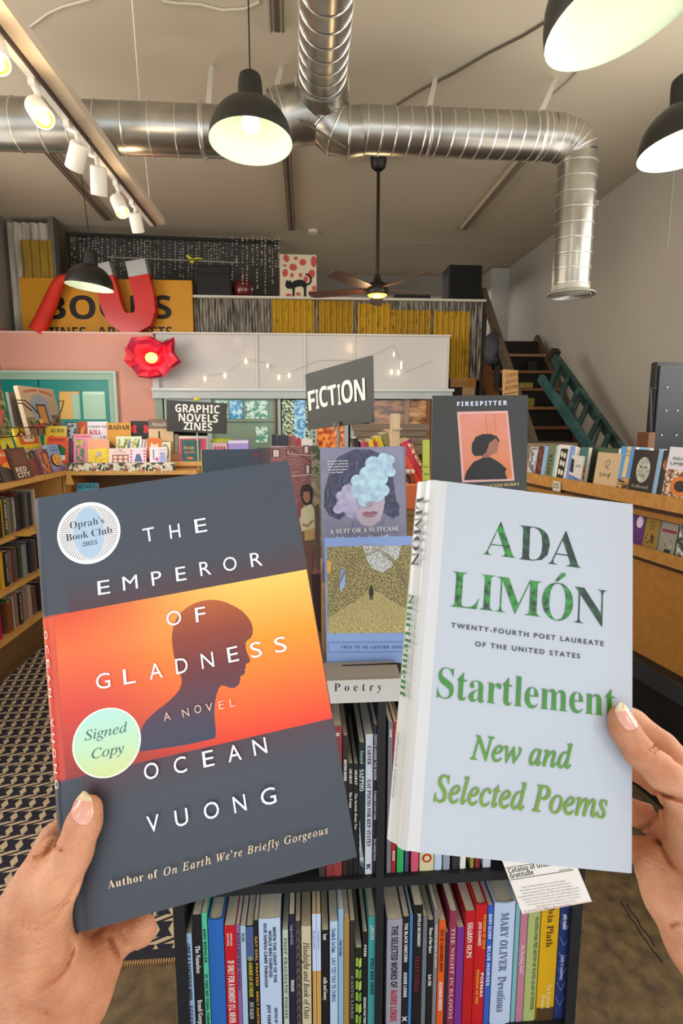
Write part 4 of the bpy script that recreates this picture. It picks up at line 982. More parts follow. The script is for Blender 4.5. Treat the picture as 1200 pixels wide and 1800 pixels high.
def z_str(ar, W, H):
    ar.poly([(0,0),(W*.86,0),(W*.86,H*.86),(0,H*.86)], L_('#2f6a62', sc=30, col2='#1f4a48'), True)
    ar.ltext('Strange', W*.08, H*.58, W*.6, H*.13, L_('#e8b05a'), 'biserif', .01); ar.ltext('flowers', W*.12, H*.38, W*.6, H*.12, L_('#e08a5a'), 'biserif', .01); ar.ell((W*.45,H*.15), W*.2, H*.06, L_('#d8683a'), local=True, n=10)
faceout((315, 811), 3.98, (365, 811), 3.98, 766, .01, '#e0dcc4', 'pale framed art book standing behind the teal comic', None, 6, z=z1b, group=GZ, name='zine')
faceout((316, 812), 3.965, (362, 812), 3.965, 771, .01, '#d0356a', 'hot pink comic half hidden behind the teal comic', None, 6, z=z1b, group=GZ, name='zine')
faceout((320, 812), 3.955, (352, 812), 3.955, 773, .01, '#2a625a', 'dark teal comic with curly orange title', z_str, 6, z=z1b, group=GZ, name='zine')
def pbox(x0, x1, y0, y1, Y, T, col, lb, fn=None, nm='box'):
    a, b = U(x0, y1, Y), U(x1, y0, Y); m = MB(); a.z = z1b
    m.bbox((a.x, Y, a.z+.001), (b.x, Y+T, b.z), mat(col, .5), .003); o = m.build(nm, M=(a.x, Y, a.z), label=lb, cat='box', group='boxes on the far shelf')
    if fn: ar = Art(Plane(frame((a.x, Y, a.z+.001), (1,0,0), (0,0,1))), .0004, .0006); fn(ar, b.x-a.x, b.z-a.z); ar.mb.build('box_print', o)
pbox(373, 399, 778, 800, 4.02, .12, '#d9b8bc', 'pink patterned card box on the far shelf', lambda a, W, H: [a.ell((W*(.2+.2*i), H*.7), W*.08, H*.1, L_('#b8405a'), local=True, n=8) for i in range(4)])
pbox(401, 436, 773, 800, 4.03, .12, '#a89ae0', 'lilac box with a white band on the far shelf', lambda a, W, H: a.poly([(0,H*.82),(W,H*.82),(W,H*.96),(0,H*.96)], L_('#eae6f2'), True))
m = MB(); c = U(385, 775, 4.1); m.ball(c, .05, mat('#c8d04a', .6), 14, 8, (1.4,1,.5)); m.ball(c+Vector((.07,0,0)), .045, mat('#c8d04a', .6), 14, 8, (1.3,1,.5)); m.build('soft_toy', M=c, label='yellow green soft toy lying behind the pink box', cat='toy', smooth=80)
# books standing further right on the far case
def fbook(x0, x1, y0, Y, T, col, lb, tilt=0):
    faceout((x0, 800), Y, (x1, 800), Y, y0, T, col, lb, None, 2, z=z1b, group='books on the far shelf by the window')
fbook(478, 486, 764, 4.02, .14, '#0f1116', 'black book end-on at the left of the far window books')
fbook(487, 507, 765, 4.0, .03, '#1d2331', 'dark navy hardcover facing out by the far window')
fbook(507, 512, 763, 4.05, .14, '#b8866a', 'thin tan book beside the dark navy hardcover')
fbook(512, 520, 766, 4.03, .14, '#9a4a52', 'dull red book beside the thin tan book')
fbook(521, 529, 770, 4.05, .14, '#c8372a', 'bright red book by the far window')
fbook(530, 549, 772, 4.0, .03, '#d5d0cc', 'pale grey book facing out by the far window')
fbook(476, 515, 784, 3.97, .12, '#b9a8d2', 'lavender book lying low in front of the far books')

# ------------------------------------------------------------------ face-out books on the left case (along X = XF)
def fL(x0, x1, yb, ytop, col, lb, fn=None, t0=.0, dz_=0.0, T=.018, lean=14, cover_w=None, hard=False, base=None):
    """x0,x1 pixels of the bottom edge on the plane X = XF - t0"""
    X = XF-t0
    a = UX(x0, yb, X); b = UX(x1, yb, X); z = (base if base is not None else z1)+.001+dz_
    a.z = b.z = z
    x = (b-a).normalized(); back = Vector((0,0,1)).cross(x)
    y = Vector((0,0,1))*math.cos(R(lean))+back*math.sin(R(lean)); M = frame(a, x, y); W = (b-a).length
    H = height_for(M, W, ytop); ar = Art(Plane(M), .0003, .0006)
    if fn: fn(ar, W, H)
    return book(M, W, H, T, col, lb, ar, hard=hard, group=GL)
def l_red(ar, W, H):
    ar.poly([(W*.1,H*.45),(W*.9,H*.45),(W*.9,H*.9),(W*.1,H*.9)], L_('#5c3a30', sc=30, col2='#7a4a3a'), True); ar.ltext('RED', W*.12, H*.24, W*.6, H*.15, L_('#efe3cc'), 'bsans'); ar.ltext('CITY', W*.12, H*.06, W*.72, H*.15, L_('#efe3cc'), 'bsans')
def l_or(ar, W, H):
    ar.poly([(0,H*.55),(W,H*.55),(W,H),(0,H)], L_('#e05a24'), True); ar.poly([(W*.1,H*.5),(W*.5,H*.62),(W*.9,H*.2),(W*.95,0),(W*.75,H*.05),(W*.5,H*.4)], L_('#ef9a3a'), True); ar.ltext('ASH', W*.2, H*.78, W*.6, H*.12, L_('#f4d9a0'), 'bsans')
def l_face(ar, W, H):
    ar.ell((W*.48,H*.40), W*.42, H*.25, L_('#3a2a28'), local=True); ar.ell((W*.55,H*.42), W*.34, H*.22, L_('#eda33e', sc=30, col2='#f4c05e'), local=True); ar.ell((W*.45,H*.46), W*.04, H*.025, L_('#3a2a28'), local=True, n=8); ar.ell((W*.68,H*.46), W*.04, H*.025, L_('#3a2a28'), local=True, n=8); ar.line([(W*.45,H*.33),(W*.56,H*.30),(W*.68,H*.33)], W*.03, L_('#a8352a'), True)
    ar.ltext('no one', W*.25, H*.86, W*.5, H*.06, L_('#3f5a80'), 'bsans'); ar.ltext('inside', W*.22, H*.76, W*.6, H*.06, L_('#3f5a80'), 'bsans'); ar.poly([(0,0),(W,0),(W,H*.14),(0,H*.1)], L_('#9a86c8'), True)
def l_pat(c1, c2):
    return lambda ar, W, H: ar.poly([(W*.05,H*.04),(W*.95,H*.04),(W*.95,H*.96),(W*.05,H*.96)], L_(c1, sc=30, col2=c2, cut=(.45,.56)), True)
def l_dark(ar, W, H):
    ar.ltext('THE', W*.15, H*.45, W*.5, H*.12, L_('#e0d2ac'), 'serif'); ar.ltext('STARS', W*.1, H*.28, W*.75, H*.13, L_('#e0d2ac'), 'serif'); ar.ltext('GO OUT', W*.1, H*.12, W*.8, H*.1, L_('#e0d2ac'), 'serif')
fL(-22, 14, 853, 805, '#2c2620', 'dark brown book with cream capitals at the left edge of the front display row', l_dark, .04)
fL(8, 38, 848, 790, '#3d3430', 'dark book with an orange flame hand in the front display row', l_or, .022)
fL(30, 60, 842, 787, '#4a3029', 'brown book titled RED CITY in the front display row', l_red, .004)
fL(78, 96, 838, 790, '#6a5470', 'narrow purple and orange patterned book beside the blue face book', l_pat('#d8853a', '#5a3f5c'), .02)
fL(95, 116, 834, 781, '#8fb0e0', 'light blue book with an orange face at the end of the front display row', l_face, .02)
for i, c in enumerate(('#7a3a3a', '#c9b8b0', '#4a3a4a')):
    fL(60+5*i, 74+5*i, 841-i, 806, c, ('stack edge of maroon zines', 'stack edge of pale zines', 'stack edge of dark zines')[i]+' between the brown book and the patterned book', None, .035+.004*i, T=.01)
fL(56, 74, 838, 790, '#c9b089', 'tan and green postcard behind the zine stacks', l_pat('#c9b089', '#4a5a3a'), .09)
# second tier of the left display
def fC(x0, x1, yb, yt, Y, dz_, col, lb, fn=None): faceout((x0, yb), Y, (x1, yb), Y, yt, .015, col, lb, fn, 10, z=z1+dz_, group=GL)
bx((XF-.36, YC+.0, z1-.03), (XF-.02, YC+.38, z1), edge, 'corner_board', t2_); bx((XF-.36, YC+.0, 0), (XF-.02, YC+.38, z1-.03), ply, 'corner_box', t2_)
m = MB(); m.box((XF-.36, 2.4, z1+.001), (XF-.20, YC+.36, z1+.16), mat('#d8cbb0', .7)); m.box((XF-.2, YC+.05, z1+.001), (XF-.03, YC+.36, z1+.049), mat('#d8cbb0', .7)); m.box((XF-.2, YC+.18, z1+.05), (XF-.03, YC+.36, z1+.16), mat('#d8cbb0', .7)); m.build('display_riser', M=(XF-.3, 3.0, z1), label='cream box riser behind the front display row of the left case', cat='display stand')
def l_fox(ar, W, H):
    ar.poly([(W*.1,H*.2),(W*.9,H*.2),(W*.9,H*.75),(W*.1,H*.75)], L_('#e8642a'), True); ar.poly([(W*.3,H*.3),(W*.7,H*.3),(W*.78,H*.55),(W*.8,H*.82),(W*.62,H*.66),(W*.4,H*.66),(W*.22,H*.82),(W*.25,H*.5)], L_('#f2e2c8'), True); ar.line([(W*.35,H*.5),(W*.42,H*.46)], W*.03, L_('#5a2a1a'), True); ar.line([(W*.6,H*.46),(W*.68,H*.5)], W*.03, L_('#5a2a1a'), True)
def l_ty(t_, c1, c2):
    return lambda ar, W, H: (ar.poly([(0,H*.6),(W,H*.6),(W,H),(0,H)], L_(c1), True), ar.ltext(t_, W*.1, H*.72, W*.8, H*.14, L_(c2), 'bsans'))
Z2 = .161
fL(-8, 4, 776, 752, '#6a4a6a', 'purple book cut by the left edge on the second display tier', None, .24, Z2)
fL(2, 26, 775, 745, '#e4d43a', 'bright yellow book with black figures on the second display tier', lambda a, W, H: (a.ltext('SUN', W*.2, H*.6, W*.6, H*.2, L_('#7a2a2a'), 'bsans'), a.poly([(W*.3,0),(W*.5,H*.3),(W*.7,0)], L_('#2a2a20'), True)), .24, Z2)
fL(34, 74, 773, 750, '#ecd03a', 'yellow and orange book with a cream fox face', l_fox, .24, Z2)
fC(76, 115, 771, 749, 4.02, .161, '#e8c83a', 'yellow book lettered AS RED with a red drum', lambda a, W, H: (a.ltext('AS RED', W*.3, H*.7, W*.6, H*.18, L_('#3a2a20'), 'bsans'), a.ell((W*.35,H*.35), W*.2, H*.2, L_('#e0503a'), local=True), a.poly([(W*.6,0),(W,0),(W,H*.4),(W*.62,H*.5)], L_('#8ab8b0'), True)))
fC(82, 118, 803, 768, 3.92, .05, '#e04a20', 'orange red book with a green animal titled in black', lambda a, W, H: (a.ltext('POSTHUSK', W*.12, H*.84, W*.75, H*.09, L_('#2a1410'), 'bsans'), a.poly([(W*.25,H*.35),(W*.85,H*.2),(W*.9,H*.55),(W*.6,H*.72),(W*.3,H*.62)], L_('#1f6a3a'), True), a.poly([(W*.3,H*.1),(W*.9,H*.12),(W*.88,H*.3),(W*.4,H*.32)], L_('#e8dcc0'), True)))
fC(119, 130, 800, 775, 3.93, .05, '#5c1a3c', 'small plum book beside the orange red book')
fC(113, 133, 768, 742, 4.05, .161, '#2b3440', 'dark comic beside the yellow drum book at the corner', l_pat('#39475a', '#b5c4c4'))
# top tier: big picture books on a wire rack
def l_gar(ar, W, H):
    ar.poly([(W*.02,H*.02),(W*.98,H*.02),(W*.98,H*.98),(W*.02,H*.98)], L_('#3a4a30', sc=26, col2='#a8a860', cut=(.45,.62)), True); ar.poly([(W*.25,H*.05),(W*.6,H*.25),(W*.8,H*.55),(W*.6,H*.55),(W*.3,H*.4)], L_('#c85a4a'), True); ar.ell((W*.12,H*.65), W*.1, H*.06, L_('#e4c83a'), local=True, n=10)
def l_arch(ar, W, H):
    ar.poly([(W*.02,0),(W*.98,0),(W*.98,H*.42),(W*.02,H*.35)], L_('#5a4a38', sc=40, col2='#a0845a', cut=(.42,.6)), True)
    ar.poly([(W*.22,H*.3),(W*.72,H*.26),(W*.72,H*.70),(W*.66,H*.80),(W*.47,H*.86),(W*.3,H*.80),(W*.22,H*.68)], L_('#8f9dac'), True); ar.poly([(W*.36,H*.22),(W*.64,H*.20),(W*.62,H*.64),(W*.34,H*.64)], L_('#2e2620'), True); ar.poly([(W*.40,H*.24),(W*.60,H*.22),(W*.58,H*.60),(W*.38,H*.60)], L_('#c98845'), True)
    for i_, ch in enumerate('HIDDEN WINDOW'): 
        f = (i_-6)/6.5; 
        if ch != ' ': ar.ltext(ch, W*(.48+.40*f), H*(.905-.07*f*f), W*.052, H*.05, L_('#cf5a4c'), 'bsans', .01, ang=-.35*f)
    for cx_, cy_, c in ((.2,.18,'#a8485a'),(.28,.12,'#b85a6a'),(.36,.2,'#c43a30'),(.36,.28,'#e0c040'),(.15,.28,'#7a8a5a'),(.8,.2,'#6a5a30'),(.88,.3,'#4a4028')): ar.ell((W*cx_,H*cy_), W*.06, H*.05, L_(c), local=True, n=8)
Z3 = .27
fL(-14, 21, 748, 683, '#44523c', 'tall green garden picture book at the left edge on the wire rack', l_gar, .22, Z3, T=.03, lean=8)
fL(27, 50, 744, 690, '#66625e', 'grey book behind the wire rack arm', None, .30, Z3, T=.02, lean=6)
fL(52, 112, 748, 681, '#b9a684', 'large beige picture book with an arched window, in front of the teal door', l_arch, .20, Z3-.01, T=.03, lean=10)
t = thing('wire_rack', 'black wire display rack holding the tall picture books', 'display rack', Vector((XF-.27, 3.1, z1+.16)))
m = MB(); wk = mat('#15130f', .4, metal=.4)
def wl(*pts, X=XF-.19): m.tube([UX(x, y, X) for x, y in pts], .004, wk, 6)
wl((22,703),(44,704),(58,716),(66,726)); wl((22,708),(40,709),(56,722)); wl((102,706),(112,704),(108,722),(104,728)); wl((20,752),(112,750)); wl((34,752),(35,765)); wl((78,751),(79,765)); wl((30,766),(36,758),(44,766)); wl((68,766),(68,755))
m.build('wire', t, smooth=60)
bx((XF-.36, 2.5, z1+.161), (XF-.31, YC-.05, z1+.255), mat('#2a2620', .7), 'support_box', t)
m = MB(); [m.tube([Vector((XF-.19-.04*k_, 2.6, z1+.258)), Vector((XF-.19-.04*k_, YC-.1, z1+.258))], .003, wk, 5) for k_ in range(4)]; m.build('wire_ledge', t)

# ------------------------------------------------------------------ right case, turned slightly
O = Vector((1.31, 2.25, 0)); ds = Vector((.184, -.983, 0)).normalized(); dt_ = Vector((.983, .184, 0)).normalized()
MR = Matrix((ds, dt_, Vector((0,0,1)))).transposed().to_4x4(); MR.translation = O
zA, zB, zC, zD = 1.205, .985, .53, .0
t = thing('bookcase', 'slatted wooden display bookcase along the right side with face-out books', 'bookcase', O)
ow2 = wood('#c08a45', 0, var=.16); ow3 = wood('#a8742f', 0, var=.16)
def rb(a, b, mt, nm): m = MB(MR); m.box(a, b, mt); return m.build(nm, t)
S0, S1 = -.85, 1.0
rb((S0, -.01, zA-.055), (S1, .30, zA-.03), ow3, 'top_board'); rb((S0, -.025, zA-.055), (S1, -.008, zA-.0), ow2, 'front_lip')
rb((S0, -.006, zA-.075), (S1, .03, zA-.056), mat('#4a3018', .7), 'painted_shade_strip'); rb((S0, .0, zA-.10), (S1, .02, zA-.076), ow3, 'apron')  # dark strips below the lips: shade put into their colour
rb((S0, -.01, zB-.045), (S1, .28, zB-.02), ow3, 'shelf_board'); rb((S0, -.025, zB-.045), (S1, -.008, zB+.0), ow2, 'front_lip'); rb((S0, -.004, zB-.065), (S1, .02, zB-.046), mat('#4a3018', .7), 'painted_shade_strip')
rb((S0, .28, zC), (S1, .30, zA+.0), mat('#5a3d20', .8), 'back_panel'); rb((S0, .0, zC), (S1, .02, zB-.066), wood('#b8803a', 0, var=.10), 'front_panel')
rb((S0-.02, -.01, zC), (S0, .30, zA+.02), ow2, 'side_panel'); rb((S0, -.05, 0), (S1, .28, zC), mat('#16181d', .5), 'plinth')
rb((S0, -.06, zC-.075), (S1, -.048, zC+.0), mat('#33373d', .55, var=.1, sc=8), 'plinth_band')
PR = Plane(frame(O+dt_*0, ds, (0,0,1)))
GR = 'books on the top of the right bookcase'
def fR(x0, x1, yb, ytop, col, lb, fn=None, tt=.02, T=.02, lean=7, yaw=0, zb=zA-.029, hard=False, group=GR, spine=None):
    """book standing on the right case; pixels of its bottom edge, depth tt behind the lip"""
    Q = Plane(frame(O+dt_*tt, ds, (0,0,1)))
    # farther edge is at the left in the picture
    a = Q.M @ Vector((Q.loc(x0, yb)[0], 0, 0)); b = Q.M @ Vector((Q.loc(x1, yb)[0], 0, 0)); a.z = b.z = zb
    W = (b-a).length; x = (b-a).normalized()
    if yaw: x = (Matrix.Rotation(R(yaw), 3, 'Z') @ x)
    back = Vector((0,0,1)).cross(x); y = Vector((0,0,1))*math.cos(R(lean))+back*math.sin(R(lean)); M = frame(a, x, y)
    H = height_for(M, W, ytop); ar = Art(Plane(M), .0002, .0005)
    if fn: fn(ar, W, H)
    return book(M, W, H, T, col, lb, ar, hard=hard, group=group, spine=spine)
def r_ttl(s, c, st='bsans', y=.5, h=.1, rot=False):
    return lambda ar, W, H: ar.ltext(s, W*.72, H*.15, H*.6, W*.45, L_(c), st, ang=math.pi/2) if rot else ar.ltext(s, W*.12, H*y, W*.76, H*h, L_(c), st)
fR(925, 938, 838, 785, '#b8bcc4', 'grey and white book at the far left of the right display', l_pat('#6a6e78', '#d0d4da'), .03)
fR(934, 941, 838, 786, '#5a2420', 'dark red book in the far part of the right display', None, .035)
fR(940, 948, 840, 785, '#2a2320', 'black and red book in the far part of the right display', l_pat('#8a3a2a', '#2a1c1a'), .03)
fR(946, 957, 841, 784, '#8fb8e4', 'sky blue book in the far part of the right display', None, .032)
fR(955, 968, 842, 782, '#6f7f62', 'sage green book with dark upright lettering', r_ttl('AFTER', '#1f2a1c', rot=True), .03)
fR(966, 973, 843, 783, '#a9d8d8', 'pale aqua book beside the sage green book', None, .033)
fR(971, 981, 844, 782, '#4d5a66', 'slate grey book beside the pale aqua book', None, .036)
def r_mask(ar, W, H):
    ar.poly([(W*.2,H*.1),(W*.8,H*.1),(W*.85,H*.9),(W*.25,H*.9)], L_('#1a1a1a'), True)
    for cx_, cy_ in ((.4,.75),(.65,.72),(.42,.52),(.66,.5),(.4,.28),(.64,.26)): ar.ell((W*cx_,H*cy_), W*.11, H*.08, L_('#ddd8cc'), local=True, n=9)
fR(972, 992, 846, 782, '#e4e0d6', 'white book with bold black mask shapes', r_mask, .02)
fR(991, 1000, 849, 784, '#7aa0e4', 'cornflower blue book beside the mask book', None, .022)
fR(998, 1004, 849, 786, '#dfe6ee', 'thin pale book beside the cornflower blue book', None, .03)
def r_lake(ar, W, H):
    ar.poly([(0,0),(W,0),(W,H*.22),(0,H*.35)], L_('#2a4a8a', sc=30, col2='#7aa0d0'), True); ar.poly([(0,H*.45),(W*.3,H*.4),(W*.25,H*.85),(0,H*.9)], L_('#2a2a2a'), True); ar.ltext('Still', W*.4, H*.62, W*.45, H*.08, L_('#3a3a3a'), 'iserif')
fR(997, 1018, 853, 801, '#d5d2cc', 'white book with a blue lake along its foot', r_lake, .012)
fR(1011, 1024, 850, 786, '#3f7070', 'teal book with a tiger behind the white lake book', lambda a, W, H: a.poly([(0,0),(W,0),(W,H*.5),(0,H*.6)], L_('#c07a30', sc=40, col2='#2a1c10', cut=(.45,.55)), True), .02)
fR(1022, 1076, 853, 786, '#2b3a2c', 'wide dark green book behind the cream signature book', lambda a, W, H: a.poly([(W*.3,H*.85),(W,H*.85),(W,H*.98),(W*.3,H*.98)], L_('#3d5a34'), True), .07)
def r_sig(ar, W, H):
    k_ = L_('#1d1712'); ar.line([(W*.42,H*.60),(W*.55,H*.66),(W*.60,H*.76),(W*.54,H*.82),(W*.44,H*.78),(W*.44,H*.68),(W*.52,H*.60),(W*.60,H*.57)], W*.018, k_, True)
    ar.line([(W*.25,H*.36),(W*.24,H*.48),(W*.34,H*.36),(W*.40,H*.46),(W*.44,H*.38),(W*.50,H*.46),(W*.55,H*.38),(W*.64,H*.47),(W*.62,H*.32),(W*.70,H*.50)], W*.016, k_, True); ar.ltext('the complete poems', W*.2, H*.12, W*.55, H*.02, k_, 'sans')
fR(1040, 1080, 861, 796, '#cdb28c', 'cream book with a looping black signature', r_sig, .008)
def r_zeb(ar, W, H):
    ar.poly([(0,0),(W,0),(W,H*.36),(0,H*.3)], L_('#caa068', sc=26, col2='#3a2818', stretch=(1,4,1), cut=(.45,.55)), True); ar.poly([(W*.38,H*.35),(W*.66,H*.35),(W*.7,H),(W*.45,H)], L_('#e4c48a'), True); ar.ltext('mayor', W*.42, H*.88, W*.3, H*.05, L_('#4a2a14'), 'bsans'); ar.ltext('of dust', W*.42, H*.8, W*.3, H*.05, L_('#4a2a14'), 'bsans')
fR(1078, 1103, 865, 785, '#5a9ad8', 'blue and sand desert book with an upright title', r_zeb, .015)
fR(1092, 1128, 862, 786, '#a6d8ea', 'pale blue book peeking behind the black portrait book', None, .07)
def r_face(ar, W, H):
    ar.ell((W*.5,H*.58), W*.28, H*.27, L_('#cfd2c4', sc=50, col2='#8a9088'), local=True)
    for cx_ in (.40, .60): ar.ell((W*cx_,H*.64), W*.05, H*.018, L_('#2a2c28'), local=True, n=8)
    ar.line([(W*.5,H*.62),(W*.47,H*.54),(W*.52,H*.53)], W*.02, L_('#4a4c46'), True); ar.line([(W*.40,H*.47),(W*.5,H*.45),(W*.6,H*.47)], W*.02, L_('#4a4c46'), True); ar.ltext('Collected', W*.15, H*.2, W*.68, H*.06, L_('#cfd2c4'), 'script')
fR(1101, 1143, 872, 791, '#241a14', 'black book with a pale bearded face', r_face, .01)
fR(1143, 1150, 872, 789, '#8ab8ea', 'light blue page edge of a book beside the black portrait book', None, .015)
fR(1146, 1190, 874, 792, '#1c2220', 'dark book with a brown mask beside the light blue book', lambda a, W, H: a.ell((W*.55,H*.72), W*.36, H*.17, L_('#7a3f28', sc=40, col2='#c88a60'), local=True), .02)
def r_insu(ar, W, H):
    ar.poly([(0,H*.12),(W,H*.12),(W,H*.60),(0,H*.60)], L_('#7a4a30', sc=60, col2='#e6d8c0', cut=(.45,.6)), True); ar.ell((W*.5,H*.32), W*.3, H*.17, L_('#d9792a'), local=True); ar.ell((W*.5,H*.32), W*.18, H*.10, L_('#2a211c'), local=True)
    ar.ltext('INSURGENT', W*.15, H*.77, W*.7, H*.055, L_('#222222'), 'sans'); ar.ltext('UMBRAS', W*.1, H*.68, W*.7, H*.055, L_('#222222'), 'sans')
fR(1160, 1222, 880, 787, '#dcdce4', 'white book with beads and an orange ring by the right edge', r_insu, .004)
GR2 = 'books on the lower shelf of the right bookcase'
zl = zB-.019
def r_gold(ar, W, H):
    for y_, s in ((.86, 'SAND'), (.76, 'ISLAND'), (.66, 'SALT')): ar.ltext(s, W*.3, H*y_, W*.42, H*.05, L_('#3a2a14'), 'serif')
    ar.ell((W*.48,H*.36), W*.32, H*.17, L_('#3f3020', sc=60, col2='#a8862e', cut=(.45,.55)), local=True)
def r_egg(ar, W, H):
    ar.poly([(W*.1,H*.70),(W*.95,H*.70),(W*.95,H*.78),(W*.1,H*.78)], L_('#8a1f30'), True); ar.ell((W*.6,H*.36), W*.24, H*.14, L_('#6a675e', sc=40, col2='#b9b5a8'), local=True); ar.poly([(W*.4,0),(W*.8,0),(W*.78,H*.2),(W*.42,H*.2)], L_('#2a2622'), True)
fR(1103, 1126, 965, 903, '#5d2f7a', 'purple book with a white oval on the lower right shelf', lambda a, W, H: a.ell((W*.6,H*.75), W*.25, H*.18, L_('#e6d8ec'), local=True), .02, zb=zl, group=GR2)
fR(1127, 1150, 968, 912, '#9c7d28', 'gold book with a round emblem on the lower right shelf', r_gold, .015, zb=zl, group=GR2, T=.025)
fR(1153, 1182, 982, 919, '#97958c', 'grey book with a red band on the lower right shelf', r_egg, .012, zb=zl, group=GR2, T=.03)
fR(1182, 1232, 992, 922, '#2c3a30', 'dark book with pale shapes cut by the right edge on the lower right shelf', l_pat('#2c3a30', '#d8d4cc'), .012, zb=zl, group=GR2)
m = MB(MR); a = Plane(frame(O-dt_*.03, ds, (0,0,1))).loc(972, 862)
m.box((a[0], -.034, a[1]-.0), (a[0]+.055, -.030, a[1]+.05), mat('#cfcab8', .6)); tg = m.build('price_tag', M=MR @ Matrix.Translation((a[0], -.03, a[1])), label='small white paper tag taped to the edge of the right display shelf', cat='label')
m = MB(MR); A = Matrix.Translation((a[0]+.006, -.0345, a[1]+.028)) @ Matrix.Rotation(math.pi/2, 4, 'X'); m.text('STAFF', A, mat('#222222', .6), 0, 0, .04, .009, 'bsans', res=1); m.text('PICKS', A, mat('#222222', .6), 0, -.014, .04, .009, 'bsans', res=1); m.build('tag_lettering', tg)
# cardboard tray between the case and the stairs
a = U(922, 790, 3.3); b = U(1016, 778, 3.3)
m = MB(); m.bbox((a.x, 3.3, .0), (b.x, 3.55, U(950, 779, 3.3).z), wood('#7a6248', 0), .004); m.box((a.x+.02, 3.32, U(950,779,3.3).z), (b.x-.02, 3.5, U(950,779,3.3).z+.004), mat('#2a211a', .9)); m.build('crate', M=(a.x, 3.3, 0), label='weathered wooden crate top between the right display and the stairs', cat='crate')

# ------------------------------------------------------------------ fiction case behind the poetry display
zF = 1.235
t = thing('bookcase', 'low wooden bookcase behind the poetry display carrying the fiction sign', 'bookcase', Vector((.2, 1.75, 0)))
bx((-.16, 1.5, 0), (.52, 2.1, zF-.02), wood('#8d6a42', 0), 'case_body'); bx((-.17, 1.49, zF-.02), (.53, 2.11, zF), wood('#a87e4e', 0), 'top_board')
m = MB(); p = U(688, 800, 1.62); q = U(703, 727, 1.62); m.box((p.x, 1.62, zF), (q.x, 1.66, q.z), wood('#c8b08e', 2)); m.box((p.x+.004, 1.60, U(690,753,1.6).z-.004), (q.x+.004, 1.62, U(690,753,1.6).z), wood('#c8b08e', 0)); m.build('wooden_bookend', M=(p.x, 1.62, zF), label='pale upright wooden stick bookend among the fiction books', cat='bookend')
def leanbook(p0, p1, thpx, Y, col, lb, txt=None, depth=.13):
    """spine seen from the front: p0 bottom, p1 top of the spine centre line"""
    a = U(*p0, Y); b = U(*p1, Y); a = a + (a-b)*((a.z-zF-.004)/(b.z-a.z)); up = (b-a); H = up.length; y = up.normalized()
    T = thpx/FPX*Y; Wd = depth
    M = frame(a, (0, 1, 0), y)   # x away from viewer
    z = M.to_3x3() @ Vector((0,0,1)); M.translation = a + z*(T/2)
    o = book(M, Wd, H, T*.96, col, lb, None, group='books on the fiction case')
    if txt:
        A = M @ Matrix.Translation((-.0012, H*.94, -T*.5)) @ Matrix(((0,0,-1,0),(-1,0,0,0),(0,1,0,0),(0,0,0,1)))
        mm = MB(); mm.text(txt[0], A, mat(txt[1], .6), 0, -T*.2, H*.8, T*.42, 'bsans', .01, None, 1); mm.build('spine_lettering', o)
    return o
YFc = 1.66
for p0, p1, th, c, lb, tx_ in (((744,846),(706,778),9,'#c02a3a','crimson leaning book nearest the pale bookend',None), ((752,842),(714,774),9,'#cc2f5c','pink red leaning book beside the crimson one',('HOME','#f0d8c0')), ((738,860),(712,800),14,'#d8481c','orange red leaning book low in the leaning row',None), ((747,834),(719,772),7,'#7a1f3c','dark wine leaning book with gold lettering',('ABOUT US ALL','#e0c04a'))):
    leanbook(p0, p1, th, YFc+ .01*len(lb)/40, c, lb, tx_)
for i, (x0, y0, x1, y1, th, c, lb) in enumerate(((634,800,624,770,9,'#1c1a1a','black spine leaning left end of the fiction row'), (643,800,636,776,8,'#c8486a','pink spine next to the black one on the fiction row'), (650,800,644,777,7,'#a8452a','rust red spine on the fiction row'), (659,800,650,774,10,'#e4c840','yellow spine on the fiction row'), (668,800,660,776,7,'#c83a34','red spine beside the yellow one on the fiction row'), (677,796,664,768,11,'#d8c020','bright yellow taller spine on the fiction row'), (690,792,675,762,13,'#8a8a5c','patterned green and orange spine leaning on the pale bookend'), (694,786,684,756,8,'#d9a07a','salmon spine behind the pale bookend'))):
    leanbook((x0, y0+14), (x1, y1), th, YFc+.03, c, lb)
faceout((744, 850), 1.60, (756, 850), 1.60, 773, .012, '#a9b83c', 'lime green book with dark print beside the black portrait display book', lambda a, W, H: [a.ltext('green notes', W*.15, H*(.55-.12*i), W*.7, H*.035, L_('#2a3a10'), 'sans') for i in range(3)], 6, z=zF+.001, group='books on the fiction case')
m = MB()
for i, px in enumerate((716, 724)):
    c = U(px, 829, 1.50); m.ball(c, .008, mat('#cfc9bd', .3, metal=.5), 8, 5); m.tube([c, U(px-6, 852, 1.5), U(px-8, 862, 1.5)], .002, mat('#161616', .5), 5); m.tube([c, U(px+5, 850, 1.5), U(px+8, 862, 1.5)], .002, mat('#161616', .5), 5)
m.build('pin_holder', M=U(716, 862, 1.5), label='small cluster of pins and black wires in front of the leaning red books', cat='holder')
m = MB(); a = U(712, 870, 1.46); b = U(742, 852, 1.46); m.bbox((a.x, 1.46, zF), (b.x, 1.49, max(b.z, zF+.03)), mat('#c9663c', .6), .003); m.build('orange_box', M=(a.x, 1.46, zF), label='low orange box in front of the leaning red books', cat='box')
